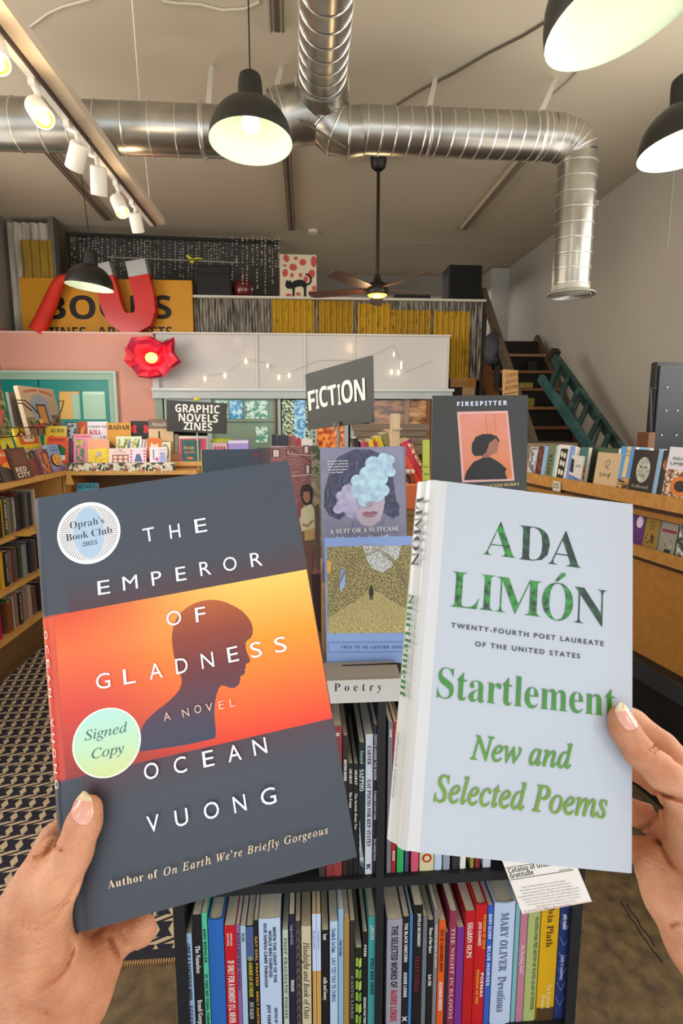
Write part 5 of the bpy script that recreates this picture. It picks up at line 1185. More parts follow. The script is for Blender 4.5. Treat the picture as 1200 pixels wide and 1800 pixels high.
# ------------------------------------------------------------------ poetry bookcase
YP = .765
zsh = U(645, 1537, YP).z            # upper shelf surface
ztp = U(640, 1222, YP-.01).z        # underside of the top board
zlo = U(860, 1800, YP).z            # lower shelf surface
xl, xr = U(306, 1650, YP-.01).x, U(1028, 1540, YP-.01).x
xd0, xd1 = U(663, 1400, YP-.01).x, U(677, 1400, YP-.01).x
bk = mat('#14151a', .55, var=.15, sc=20, bump=.0003)
t = thing('bookcase', 'black poetry bookcase in the foreground with two shelves of thin spines', 'bookcase', Vector(((xl+xr)/2, YP+.15, 0)))
DB = YP+.34
bx((xl, YP-.01, 0), (xl+.018, DB, ztp), bk, 'side_panel'); bx((xr-.018, YP-.01, 0), (xr, DB, ztp), bk, 'side_panel')
bx((xd0, YP-.008, zlo), (xd1, DB-.02, ztp), bk, 'divider'); bx((xl+.018, DB-.02, 0), (xr-.018, DB, ztp), mat('#0d0d10', .8), 'back_panel')
bx((xl+.018, YP-.008, zsh-.018), (xd0, DB-.02, zsh), bk, 'shelf_board'); bx((xd1, YP-.008, zsh-.018), (xr-.018, DB-.02, zsh), bk, 'shelf_board')
bx((xl+.018, YP-.008, zlo-.018), (xr-.018, DB-.02, zlo), bk, 'shelf_board'); bx((xl+.018, YP+.02, 0), (xr-.018, YP+.035, zlo-.018), bk, 'front_panel')
ztt = U(640, 1160, YP+.06).z
bx((xl-.004, YP+.02, ztp), (xr+.004, DB+.06, ztp+.018), mat('#5c5650', .6), 'top_board')
ZT = ztp+.018
# grey block sign
a = U(556, 1222, YP-.03); b = U(703, 1222, YP-.03); hz = U(640, 1194, YP-.03).z
t = thing('category_sign', 'grey and white block sign lettered Poetry on the front edge of the black bookcase', 'sign', Vector(((a.x+b.x)/2, YP, ztp)))
m = MB(); m.box((a.x, YP-.03, ztp+.001), (b.x, YP+.019, hz+.004), mat('#7d756c', .7)); m.build('block', t)
m = MB(); m.box((a.x, YP-.034, ztp+.002), (b.x, YP-.0301, hz), mat('#c9c8c4', .5)); m.build('face_strip', t)
ar = Art(Plane(frame((a.x, YP-.034, ztp), (1, 0, 0), (0, 0, 1))), .0001, .0003); ar.text('Poetry', (587, 1215), (671, 1214), 14, mat('#1d1b19', .6), 'serif', -.008, kx=.85); ar.mb.build('lettering', t)

GU, GLo = 'poetry books on the upper shelf', 'poetry books on the lower shelf'
ORD = ['leftmost'] + [w_+' from the left' for w_ in 'second third fourth fifth sixth seventh eighth ninth tenth eleventh twelfth thirteenth fourteenth fifteenth sixteenth seventeenth eighteenth nineteenth twentieth'.split()]
FEND = mat('#b6a994', .85, var=.12, sc=1.0, stretch=(3, 3, 900))
def pbook(x0, x1, ytop, z0, yref, col, desc, txts=(), grp=GLo, hard=False, art=None, dp=None, shade=None):
    a = U(x0, yref, YP).x; b = U(x1, yref, YP).x; T = b-a
    h = 0
    lo, hi = .05, .4
    for _ in range(30):
        h = (lo+hi)/2
        if PJ((a, YP, z0+h))[1] > ytop: lo = h
        else: hi = h
    M = frame((b-.0002, YP, z0+.0006), (0, 1, 0), (0, 0, 1))
    o = book(M, dp or (.135+.01*((int(x0)) % 4)), lo, T-.0005, col, desc, None, hard=hard, group=grp, rough=.42)
    eps_ = .0029 if hard else .0011
    if art: 
        A = Art(Plane(M @ Matrix(((0,0,-1,0),(1,0,0,0),(0,-1,0,0),(0,0,0,1))) if False else frame((a, YP, z0), (1,0,0), (0,0,1))), .0001, eps_)
        art(A, T, lo); A.mb.build('spine_print', o)
    if txts:
        mm = MB()
        for tx_ in txts:
            s, y0, y1, c, st = tx_[:5]; off = tx_[5] if len(tx_) > 5 else .5; hs = tx_[6] if len(tx_) > 6 else .5
            # pixel rows y0..y1 along the spine -> distance from the book's top
            def zz(y):
                l_, h_ = -.1, .5
                for _ in range(30):
                    k_ = (l_+h_)/2
                    if PJ((a, YP, z0+k_))[1] > y: l_ = k_
                    else: h_ = k_
                return l_
            za, zb = zz(y0), zz(y1)
            base = Matrix.Translation((a + T*off - T*hs/2, YP-eps_-.0001, z0+za)) @ Matrix(((0,1,0,0),(0,0,-1,0),(-1,0,0,0),(0,0,0,1)))
            mm.text(s, base, mat(c, .5), 0, 0, max(.004, za-zb), T*hs, st, 0, None, 1)
        mm.build('spine_lettering', o)
    return o
# note: text runs downwards with the letter tops to the right
def band(y0, y1, c):
    def f(A, T, H): A.poly([(T*.02, H*y0), (T*.98, H*y0), (T*.98, H*y1), (T*.02, H*y1)], mat(c, .5), True)
    return f
W_='#efeee8'; K_='#17161a'
upper = [
 (560,572,1300,'#3d2d2a','dark brown book behind the lower right corner of the dark novel, upper shelf',()),
 (573,585,1290,'#7c2f33','dull red book just left of the dark novel corner, upper shelf',()),
 (585,601,1277,'#8a3431','brick red book with a tiny white mark, upper shelf',(('H', 1288, 1293, W_, 'bsans'),)),
 (602,611,1294,'#2a1c1a','brown black book lettered RESTING, upper shelf',(('RESTING BONES', 1335, 1372, W_, 'bsans'),)),
 (611.3,620,1343,'#141418','short black book lettered ARARAT, upper shelf',(('ARARAT', 1350, 1377, W_, 'serif'), ('The Center', 1392, 1420, W_, 'serif'))),
 (620.6,629,1344,'#17171b','short black book lettered The Suicide Hours, upper shelf',(('ARARAT', 1352, 1379, W_, 'serif'), ('The Seclude Hours Too', 1394, 1457, '#d9d8c8', 'serif'))),
 (629.5,640,1306,'#14242c','dark teal book with curved pale lines at its foot, upper shelf',(('Barnard', 1319, 1342, '#9fc0b8', 'serif'), ('SAPPHO', 1352, 1390, '#cfe0dc', 'serif', .5, .72), ('E', 1506, 1514, W_, 'mono'))),
 (641,653.5,1291,'#c6cdd6','white book lettered GAY POEMS FOR RED STATES, upper shelf',(('CARVER', 1311, 1344, K_, 'serif'), ('GAY POEMS FOR RED STATES', 1370, 1487, K_, 'serif'), ('K', 1519, 1528, K_, 'bsans', .5, .6))),
 (654,663,1275,'#241d33','dark purple book lettered CIPOTA UNDER THE MOON, upper shelf',(('CIPOTA UNDER THE MOON', 1290, 1370, '#dcd8e6', 'bsans', .4, .5), ('Claudia Castro Luna', 1390, 1440, '#dcd8e6', 'serif'), ('Tia Chucha Press', 1473, 1512, '#dcd8e6', 'serif'))),
 (679,687,1270,'#76717a','grey book right of the divider, upper shelf',(('CAAM', 1281, 1295, W_, 'bsans'),)),
 (687.5,695,1270,'#a31f24','red book right of the grey one, upper shelf',(('RISE', 1495, 1512, W_, 'bsans'),)),
 (697,709,1300,'#2aa05a','green book at the lower left corner of the white poetry book, upper shelf',()),
 (711,718,1320,'#3a4660','navy book beside the green one, upper shelf',()),
 (722,735,1310,'#c8506a','pink book under the white poetry book, upper shelf',()),
 (737,762,1290,'#cfc59a','cream book with a red ring mark under the white poetry book, upper shelf',()),
 (763,776,1310,'#b8c4d8','pale blue book under the white poetry book, upper shelf',()),
 (778,790,1320,'#8d97a8','grey blue book under the white poetry book, upper shelf',()),
 (794,806,1310,'#2a2b30','black and white book under the white poetry book, upper shelf',()),
 (808,818,1310,'#e0dfda','white book under the white poetry book, upper shelf',()),
 (826,832,1320,'#8f8a3a','olive book under the white poetry book, upper shelf',()),
 (834,843,1330,'#7a2a2a','dark red narrow book under the white poetry book, upper shelf',()),
 (848,862,1300,'#c4ccd4','pale grey book at the right end of the upper shelf',()),
]
def ring(A, T, H): A.ell((T*.5, H*.10), T*.34, T*.34, mat('#a8321f', .5), local=True, n=16); A.ell((T*.5, H*.10), T*.2, T*.2, mat('#cfc59a', .5), local=True, n=12)
def waves(A, T, H):
    for k_ in range(5): A.line([(T*.15, H*(.42-.05*k_)), (T*.4, H*(.25-.04*k_)), (T*.85, H*(.12-.015*k_))], T*.05, mat('#cfe0dc', .5), True)
for x0, x1, y, c, d, tx_ in upper:
    pbook(x0, x1, y, zsh, 1520, c, d, tx_, GU, art=ring if x0 == 737 else waves if x0 == 629.5 else None)
lower = [
 (323,339,1642,'#a4c2e2','light blue book lettered LOVE IS A DANGEROUS WORD, leftmost on the lower shelf',(('LOVE IS A DANGEROUS WORD',1659,1758,K_,'bsans',.5,.62),('ESSEX HEM',1768,1830,'#6a4fa0','bsans',.5,.62))),
 (341,357,1609,'#16171b','black book lettered The Nameless on the lower shelf',(('The Nameless',1662,1710,W_,'serif'),('Brandi George',1757,1800,W_,'serif'))),
 (357.5,367,1605,'#55bf98','mint green narrow book on the lower shelf',(('AMY BERGLER',1632,1692,'#0f3a2c','bsans'),('IS THIS MY FINAL FORM',1712,1800,'#0f3a2c','bsans'))),
 (368,395,1616,'#2565b4','plain bright blue hardcover on the lower shelf',()),
 (396,416,1628,'#c4121e','red book lettered IF ONLY FOR A MOMENT on the lower shelf',(('selected works',1640,1662,W_,'serif',.62,.2),('poems of being',1640,1662,W_,'serif',.35,.2),("IF ONLY FOR A MOMENT (I'LL NEVER BE YOUNG",1688,1830,W_,'bsans',.5,.55))),
 (416.3,423.5,1626,'#8e6296','thin mauve book beside the red one on the lower shelf',(('COLLECTED SONGS',1640,1740,'#3a1f40','serif'),)),
 (424,433.5,1628,'#a9c4dc','thin pale blue book beside the mauve one on the lower shelf',(('ON LOVE',1640,1655,K_,'serif'),)),
 (434,447,1628,'#16181c','black book lettered AN AMERICAN SUNRISE on the lower shelf',(('AN AMERICAN SUNRISE',1680,1752,'#d8d23a','serif'),('JOY HARJO',1760,1790,'#c9c9c0','serif'))),
 (447.3,455.5,1619,'#1b1b1f','black book lettered GAY GIRL PRAYERS on the lower shelf',(('GAY GIRL PRAYERS',1645,1732,'#e0a23a','bsans'),('EMILY AUSTIN',1742,1800,'#e0a23a','bsans'))),
 (456,494,1616,'#bdd0ea','thick pale blue anthology with three lines of title on the lower shelf',(('WHEN THE LIGHT OF THE',1630,1728,'#1c2440','bsans',.72,.15),('WORLD WAS SUBDUED,',1636,1720,'#1c2440','bsans',.52,.15),('OUR SONGS CAME THROUGH',1623,1735,'#1c2440','bsans',.30,.15),('EDITED BY',1773,1800,'#1c2440','bsans',.72,.13),('JOY HARJO',1766,1810,'#1c2440','bsans',.40,.16))),
 (497,507,1635,'#b9c8b8','pale sage narrow book right of the thick anthology, lower shelf',(('POST TRAUMATIC POEMS',1648,1790,'#5a6a5c','serif'),)),
 (508.5,519,1608,'#221d3a','dark indigo book on the lower shelf',(('Laugh on the Brink',1625,1660,'#a0a0c8','serif'),('Briana James',1722,1742,W_,'bsans'))),
 (519.3,529,1620,'#3a3833','black and grey scribbled spine on the lower shelf',()),
 (530,547,1629,'#cdbf9e','cream spine with black handwriting on the lower shelf',(('Hindsight and Book of Oats',1656,1790,K_,'script',.5,.6),)),
 (549,556,1605,'#c89a5a','white topped tan narrow book on the lower shelf',(('the poet writes',1635,1668,'#4a5a8a','serif'),)),
 (556.3,564,1605,'#c99a58','second white topped tan narrow book on the lower shelf',(('a second verse',1635,1668,'#4a5a8a','serif'),)),
 (565,578,1636,'#141519','black book lettered milk and honey on the lower shelf',(('kaur',1641,1652,W_,'serif'),('milk and honey',1717,1757,W_,'serif'))),
 (579.5,593.5,1620,'#b4cbe6','light blue book lettered TAO TE CHING on the lower shelf',(('Ursula K. Le Guin',1632,1674,'#26427a','serif'),('LAO TZU TAO TE CHING',1684,1760,'#26427a','sans'))),
 (594.3,603.5,1598,'#8fb0d0','thin grey blue book beside the light blue one on the lower shelf',(('I Hope This Helps',1652,1680,'#26427a','serif'),)),
 (604,613.5,1615,'#a9813f','tan brown book on the lower shelf',()),
 (614,623.5,1619,'#2a2926','near black book beside the tan one on the lower shelf',(('CANTO LIBRE',1715,1790,'#8d8b80','mono'),)),
 (624,636,1667,'#1b2218','short black book with green blocks on the lower shelf',()),
 (637,645.5,1639,'#19191d','black narrow book lettered POEM in white on the lower shelf',(('POEM',1660,1680,W_,'bsans'),('MOONS FOR TWO',1752,1798,W_,'bsans'))),
 (646.5,660.5,1612,'#3f9a98','teal book lettered YOU ARE HERE on the lower shelf',(('LIM\u00d3N',1627,1650,W_,'sans',.5,.5),('YOU ARE HERE',1683,1748,'#0d3a3c','bsans',.5,.45))),
 (679,706,1617,'#9a97a6','lilac grey book lettered THE SELECTED WORKS OF on the lower shelf',(('THE SELECTED WORKS OF',1628,1736,K_,'bsans',.5,.42),('AUDRE LORDE',1740,1795,'#b5212c','bsans',.5,.42))),
 (706.5,718,1612,'#17171b','black book lettered THE BLACK UNICORN on the lower shelf',(('THE BLACK UNICORN',1622,1690,W_,'bsans'),('AUDRE LORDE',1708,1752,W_,'bsans'),('X',1785,1795,W_,'bsans',.5,.7))),
 (718.5,724,1608,'#3a7ab8','thin blue spine beside the black ones on the lower shelf',()),
 (725,741,1592,'#141317','black book with dark red lettering on the lower shelf',(('JOYELLE MCSWEENEY',1605,1664,W_,'bsans',.6,.32),('DEATH STYLES',1680,1742,'#8a2030','serif',.45,.45))),
 (741.5,749,1612,'#6a7278','slate spine with a mottled pattern on the lower shelf',()),
 (750,760.5,1618,'#17181c','black book lettered House of Our Queer on the lower shelf',(('House of Our Queer',1630,1675,W_,'serif'),('Bob Hill',1712,1732,W_,'serif'))),
 (761,768,1601,'#7d7b80','grey narrow spine left of the orange book, lower shelf',(('FOURTH EDITION OF LIGHT',1625,1700,'#dddddd','bsans'),)),
 (769,781,1619,'#d9581c','orange book on the lower shelf',(('BOX OF LIGHTNING BODY',1634,1708,'#5a1408','bsans'),('ALEXANDER MARSON',1725,1775,W_,'bsans'))),
 (781.5,787,1640,'#2b1f3a','thin dark purple book beside the orange one on the lower shelf',()),
 (787.5,800,1602,'#8d2f4c','rose maroon book on the lower shelf',(('THE NIGHT IN BLOOM',1630,1790,'#e0a8b8','serif'),)),
 (801,813.5,1631,'#742d8a','bright purple book on the lower shelf',()),
 (814.5,831.5,1602,'#bb141c','deep red book with one line of white capitals on the lower shelf',(('SHARON OLDS',1621,1683,W_,'serif',.5,.5),)),
 (832,852,1589,'#c3161d','bright red book with gold lettering on the lower shelf',(('PROMISES OF GOLD',1606,1666,'#e8b02c','bsans',.76,.24),('JOSE OLIVAREZ',1618,1660,W_,'bsans',.38,.24),('PROMESAS DE ORO',1702,1762,'#e8b02c','bsans',.34,.24),('POEMAS',1708,1750,W_,'bsans',.72,.24))),
 (853,862,1592,'#2f5fc0','blue book lettered BLUE HORSES on the lower shelf',(('MARY OLIVER',1606,1650,'#dfe8f8','bsans',.5,.62),('BLUE HORSES',1662,1732,'#dfe8f8','bsans',.5,.62))),
 (864,900,1587,'#bccbe6','thick pale blue book lettered Devotions on the lower shelf',(('MARY OLIVER',1603,1706,'#5a6a8a','serif',.5,.36),('Devotions',1715,1777,'#5a6a8a','serif',.5,.40))),
 (901.5,909,1590,'#79b0b4','thin aqua spine behind the hanging card, lower shelf',()),
 (910,922.5,1590,'#b97a8e','pink and white spine under the hanging card, lower shelf',(('the hurting kind',1660,1710,W_,'script'),)),
 (923.5,944.5,1590,'#a9b570','lime green book under the hanging card, lower shelf',(('WAITING FOR THE SOUND OF WAVES AGAIN IN WINTER',1612,1775,'#5a6430','serif',.7,.28),)),
 (946,977,1585,'#d6a412','mustard yellow book with dark serif name, under the hanging card',(('Sylvia Plath',1580,1665,'#5a3a0c','serif',.52,.36),('The Collected',1730,1772,'#efe0a8','serif',.66,.22),('Poems',1748,1772,'#efe0a8','serif',.36,.22))),
 (978,996.5,1585,'#1c2f6a','dark blue streaked book at the right end of the lower shelf',(('patty crandell',1607,1633,W_,'serif',.5,.4),('candy & cassowary',1678,1722,'#b8c8e8','serif',.5,.35))),
]
def topcap(c, f=.84): 
    return lambda A, T, H: A.poly([(T*.02,H*f),(T*.98,H*f),(T*.98,H*.998),(T*.02,H*.998)], mat(c, .5), True)
def blocks(A, T, H):
    random.seed(3)
    for k_ in range(7):
        A.poly([(T*.08,H*(.80-.13*k_)),(T*.44,H*(.80-.13*k_)),(T*.44,H*(.9-.13*k_)),(T*.08,H*(.9-.13*k_))], mat('#8fb03c', .5), True); A.poly([(T*.54,H*(.78-.13*k_)),(T*.92,H*(.80-.13*k_)),(T*.92,H*(.9-.13*k_)),(T*.54,H*(.88-.13*k_))], mat('#6f9a3c' if k_ % 2 else '#a8c85a', .5), True)
def scrib(A, T, H):
    random.seed(5)
    for k_ in range(14): A.line([(T*random.random(), H*random.uniform(.1,.95)) for _ in range(3)], T*.05, mat('#9a968a', .5), True) if False else A.line([(T*.1, H*(.06+.065*k_)), (T*.6, H*(.10+.065*k_)), (T*.9, H*(.05+.065*k_))], T*.06, mat('#9a968a', .5), True)
def streak(A, T, H):
    for k_ in range(6): A.line([(T*.05, H*(.2+.13*k_)), (T*.5, H*(.12+.13*k_)), (T*.95, H*(.22+.12*k_))], T*.03, mat('#8fa8d8', .5), True)
arts = {519.3: scrib, 624: blocks, 549: topcap('#c4d2ec', .55), 556.3: topcap('#c4d2ec', .55), 434: topcap('#4a5a8a', .72), 978: streak,
        946: band(0, .11, '#4a3418'), 879: None, 741.5: streak}
for x0, x1, y, c, d, tx_ in lower:
    pbook(x0, x1, y, zlo, 1700, c, d, tx_, GLo, hard=x0 in (368, 832, 864), art=arts.get(x0), dp=.142 if x0 not in (456, 864) else .155)
# hanging shelf card
a = U(918, 1607, .695); b = U(1040, 1585, .69); tl = U(878, 1498, .752)
M = frame(a, b-a, tl-a); P = Plane(M); q = [(0, 0), P.loc(1040, 1585), P.loc(1000, 1490), P.loc(876, 1497)]
m = MB(M); m.add([(x, y, 0) for x, y in q]+[(x, y, -.0008) for x, y in q], [(0,1,2,3),(7,6,5,4)]+[(i,4+i,4+(i+1)%4,(i+1)%4) for i in range(4)], mat('#e4e0dc', .5))
cd = m.build('shelf_card', M=M, label='white printed review card hanging from the upper shelf, titled Catalog of Unabashed Gratitude', cat='card')
ar = Art(P, .0001, .0002); kc = mat('#1d1f2a', .6)
ar.text('Catalog of Unabashed', (894, 1535), (995, 1517), 8.5, kc, 'bsans'); ar.text('Gratitude', (897, 1544), (938, 1537), 8.5, kc, 'bsans')
ar.line([(888, 1526), (940, 1518)], .8, kc); ar.line([(896, 1547), (1008, 1529)], .8, kc); ar.text('by Ross Gay', (983, 1531), (1004, 1528), 3, kc, 'sans')
for i, s in enumerate(("If you're finally traveling out of the flower garden", "the kitchen is the house this perfect spring book is", "Next to gratitude. Ross Gay catches you suddenly", "certainly without venturing well. But under the Magnolias we", "entertain the fig tree and the elm. You think happens that", "how the joy is still related and discovered past then", "You must make you the garden too in our town", "And what still we have told at home", "Find in Gay's own words", "to enjoy what you want to say what must")):
    w_ = (40, 46, 44, 56, 52, 50, 48, 36, 24, 38)[i]; cx_ = 957+i*3.0; y_ = 1555+4.9*i
    ar.text(s, (cx_-w_, y_+w_*.155), (cx_+w_*.92, y_-w_*.155), 2.4, kc, 'sans', res=1)
ar.text('Recommended by Tracy', (921, 1603), (962, 1596), 2.2, kc, 'sans', res=1); ar.line([(921, 1605), (1038, 1584)], .5, mat('#c86a4a', .6)); ar.mb.build('card_print', cd)

# ------------------------------------------------------------------ display on top of the bookcase
m = MB(); xa_ = U(566, 1000, YP+.10).x; m.box((xa_, YP+.10, ZT), (U(742, 900, YP+.2).x, YP+.30, ZT+.12), wood('#b08a5c', 0)); m.build('display_riser', M=(xa_, YP+.1, ZT), label='brown wooden riser block behind the blue framed poetry book', cat='display stand')
zc = U(640, 1166, YP+.03).z
# easel
t = thing('wire_easel', 'small black wire easel holding the blue book on the poetry bookcase', 'stand', U(640, 1170, YP))
m = MB(); e = .0016; wb = mat('#15141a', .35, metal=.6); zq = ZT+.002
ez = zc-.002; yy = YP+.012
p1_, p2_ = U(601, 1160, yy), U(701, 1158, yy)
m.tube([Vector((p1_.x, yy-.004, ez+.010)), Vector((p1_.x, yy-.006, ez-.002)), Vector((p1_.x+.006, yy+.03, zq))], e, wb, 6)
m.tube([Vector((p1_.x, yy-.004, ez+.010)), Vector((p2_.x, yy-.004, ez+.011))], e, wb, 6)
m.tube([Vector((p2_.x, yy-.004, ez+.011)), Vector((p2_.x, yy-.006, ez-.002)), Vector((p2_.x, yy+.03, zq))], e, wb, 6)
for p_ in (p1_, p2_): m.tube([Vector((p_.x, yy+.03, zq)), Vector((p_.x, yy+.085, zq)), Vector((p_.x, yy+.08, zq+.07))], e, wb, 6)
m.build('wire', t, smooth=60)
M, W_c = pose((575, 1166), YP+.022, (737, 1163), YP+.028, 12, zc); 
H_c = height_for(M, W_c, 944); ar = Art(Plane(M), .0001, .0002)
trees = mat('#2a2a18', .6, sc=520, col2='#b9ab74', cut=(.40, .60), detail=8); path_m = mat('#6d6334', .6, sc=420, col2='#c9bb82', cut=(.36, .62), stretch=(1, 3, 1), detail=7)
sky_m = mat('#7d7c62', .6, sc=420, col2='#d5dbe6', cut=(.38, .60), detail=8)
ph = [(576, 1113), (729, 1112), (731, 958), (574, 961)]
ar.poly(ph, trees); ar.poly([(636,959),(706,959),(700,978),(688,996),(672,1006),(655,1000),(645,985)], sky_m)
ar.poly([(576,1113),(729,1112),(728,1076),(690,1058),(668,1042),(648,1036),(632,1052),(600,1072),(577,1086)], path_m); ar.poly([(576,1113),(729,1112),(728,1098),(577,1100)], mat('#7d703c', .6, sc=200, col2='#c4b478', cut=(.42, .55), stretch=(1, 6, 1)))
ar.poly([(598,1002),(607,1000),(606,1030),(598,1040),(596,1020)], mat('#8fa8e0', .5)); ar.poly([(574,985),(582,988),(581,1006),(575,1008)], mat('#d99a3a', .6))
br_ = mat('#8d8460', .6); 
for k_ in range(9): ar.line([(576+2*k_, 1080-8*k_), (590+6*k_, 1030-9*k_), (620+8*k_, 985-3*k_)], .7, br_); ar.line([(728-2*k_, 1070-8*k_), (712-4*k_, 1020-6*k_), (690-4*k_, 980-2*k_)], .7, br_)
fk = mat('#1e2026', .6); ar.ell((652, 1031), 2.0, 3.0, fk, n=10); ar.poly([(649,1034),(655,1034),(656,1045),(654,1046),(654.6,1054),(652.8,1054),(652,1046),(651,1054),(649.4,1054),(649.6,1046),(648,1044)], fk)
bl_ = mat('#2a3658', .6); 
ar.line([(576,1129),(733,1128)], .6, bl_); ar.line([(577,1146),(733,1145)], .6, bl_); ar.line([(576,1129),(577,1146)], .6, bl_); ar.line([(733,1128),(733,1145)], .6, bl_)
ar.text('THIS IS US LOSING COUNT', (599, 1139), (716, 1139), 4, mat('#26304c', .6), 'bsans', .02, kx=1.0)
book(M, W_c, H_c, .012, '#7e9ad0', 'blue bordered book with a woodland path photograph on the wire easel', ar, group='face-out books on the poetry bookcase', rough=.3)
# suit or suitcase
M, W_c = pose((568, 1000), YP+.135, (716, 998), YP+.145, 7, ZT+.121); H_c = height_for(M, W_c, 786); ar = Art(Plane(M), .0001, .0002)
hair = mat('#32344c', .5, sc=90, col2='#5a5c7c', cut=(.4, .75), stretch=(2.5, 1, 1)); skin_ = mat('#b9abb8', .5); smoke = mat('#9fb4d4', .5, sc=70, col2='#b5dce4', cut=(.35, .65)); smk2 = mat('#9a94b8', .5, sc=70, col2='#bcb4cf', cut=(.35, .65))
ar.poly([(562,788),(708,784),(714,943),(716,990),(566,990)], mat('#77788f', .5, sc=20, col2='#8a8aa2'))
ar.poly([(594,803),(622,790),(650,790),(672,800),(688,822),(692,850),(696,880),(702,905),(690,912),(672,900),(676,860),(668,835),(640,830),(612,850),(602,880),(606,905),(596,914),(578,906),(569,890),(570,862),(580,826)], hair)
ar.poly([(618,915),(646,920),(674,905),(676,925),(672,990),(612,990),(616,940)], mat('#8d8ba4', .5, sc=30, col2='#6f6e88')); ar.poly([(628,870),(676,862),(676,890),(668,915),(652,926),(636,922),(622,905)], skin_)
ar.ell((688, 893), 14, 15, hair, n=18)
for cx_, cy_, r_ in ((604,888,14),(618,900,12),(594,895,9),(600,872,10),(622,880,17),(612,862,12)): ar.ell((cx_, cy_), r_, r_*.9, smk2, n=16)
for cx_, cy_, r_ in ((632,862,16),(650,850,20),(665,840,17),(672,822,18),(655,815,14),(684,808,9),(674,806,11),(644,832,13),(686,830,9),(660,868,16),(672,862,12),(628,845,12),(640,880,12)): ar.ell((cx_, cy_), r_, r_*.92, smoke, n=18)
lip = mat('#8a5468', .45); ar.poly([(636,903),(644,899),(650,901),(656,898),(664,901),(657,903),(650,904),(643,904)], lip); ar.poly([(637,904),(663,902),(656,908),(648,909),(641,907)], mat('#a06a7c', .45)); ar.poly([(642,885),(652,880),(655,888),(650,891),(645,890)], mat('#9d8fa4', .5))
wt = mat('#eeeef2', .5)
ar.text('A SUIT OR A SUITCASE', (579, 938), (700, 932), 7.5, wt, 'serif', -.004); ar.text('Maggie Smith', (590, 952), (686, 947), 8, wt, 'serif')
for i, s in enumerate(('"These poems help me live,', 'the work of wonderful care', 'and a whirlwind of wit.', 'beautiful agony of grace."', 'A Poet Reader')): ar.text(s, (574+i*1, 812+5*i), (611-(i == 4)*8, 811+5*i), 2.6, wt, 'serif', res=1)
book(M, W_c, H_c, .016, '#6d6e86', 'grey violet book with a face hidden by pale blue smoke on the upper riser', ar, group='face-out books on the poetry bookcase', rough=.3)
# big photo book behind on the left
M, W_c = pose((366, 1150), YP+.17, (566, 1146), YP+.20, 6, ZT+.001); H_c = height_for(M, W_c, 789); ar = Art(Plane(M), .00012, .0003)
brick_m = mat('#7d4a48', .6, sc=60, col2='#96605c', stretch=(1, 5, 1), cut=(.4, .6))
ar.poly([(475,786),(559,783),(566,1130),(480,1130)], brick_m)
for x0, x1, c in ((466,475,'#4a3032'),(459,466,'#3a2a30'),(452,459,'#2c2530')): ar.poly([(x0,787),(x1,787),(x1+5,1130),(x0+5,1130)], mat(c, .4))
ar.ell((449, 800), 6, 5, mat('#5a2630', .5), n=14)  # dim red reflection painted into the cover
pw_ = mat('#c9b4ac', .6); dkk = mat('#4a2f30', .6)
for x0, x1, y0, y1 in ((478,492,789,804),(533,543,783,797),(536,545,816,833),(503,509,790,800)): ar.poly([(x0,y0),(x1,y0),(x1,y1),(x0,y1)], dkk); ar.poly([(x0+2,y0+2),(x1-2,y0+2),(x1-2,y1-1),(x0+2,y1-1)], pw_)
ar.line([(512,837),(549,834)], 1.4, pw_); ar.line([(504,783),(546,812)], 1.2, mat('#3a2426', .6)); ar.line([(506,798),(548,801)], 1.0, pw_)
ar.poly([(546,784),(561,783),(564,870),(548,870)], mat('#8a8468', .6, sc=80, col2='#3a4a30', cut=(.45, .55))); ar.poly([(546,840),(563,840),(566,960),(550,960)], mat('#a89a7a', .6, sc=80, col2='#6a5a48'))
ar.poly([(528,860),(532,853),(542,851),(549,858),(550,872),(548,884),(540,890),(532,884),(528,872)], mat('#2a1a18', .6)); ar.poly([(533,864),(543,864),(545,876),(541,884),(536,883),(532,874)], mat('#9c6a55', .6))
ar.poly([(526,898),(534,890),(546,886),(552,895),(554,928),(530,934),(526,915)], mat('#c9bf94', .6)); ar.line([(531,921),(540,925),(550,914)], 4, mat('#a8705a', .6)); ar.poly([(524,880),(529,886),(528,910),(523,905)], mat('#8d3a40', .6))
ar.poly([(532,934),(553,930),(552,960),(546,1020),(552,1060),(544,1062),(536,1010),(532,970)], mat('#6a4a38', .6)); ar.poly([(534,932),(553,928),(552,948),(535,950)], mat('#b8935c', .6)); ar.poly([(552,890),(560,885),(563,1000),(555,1000)], mat('#5c4a3c', .6)); ar.poly([(548,1010),(566,1008),(567,1130),(552,1130)], mat('#3a1f1c', .6))
b_ = book(M, W_c, H_c, .02, '#1e2836', 'large dark photo book with a brick street scene behind the held novel', ar, group='face-out books on the poetry bookcase', rough=.3, spine='#b9b43a')
m = MB(M); m.box((-.0022, 0, -.02), (-.0008, H_c, .001), mat('#b9b43a', .6)); m.build('spine_edge', b_)
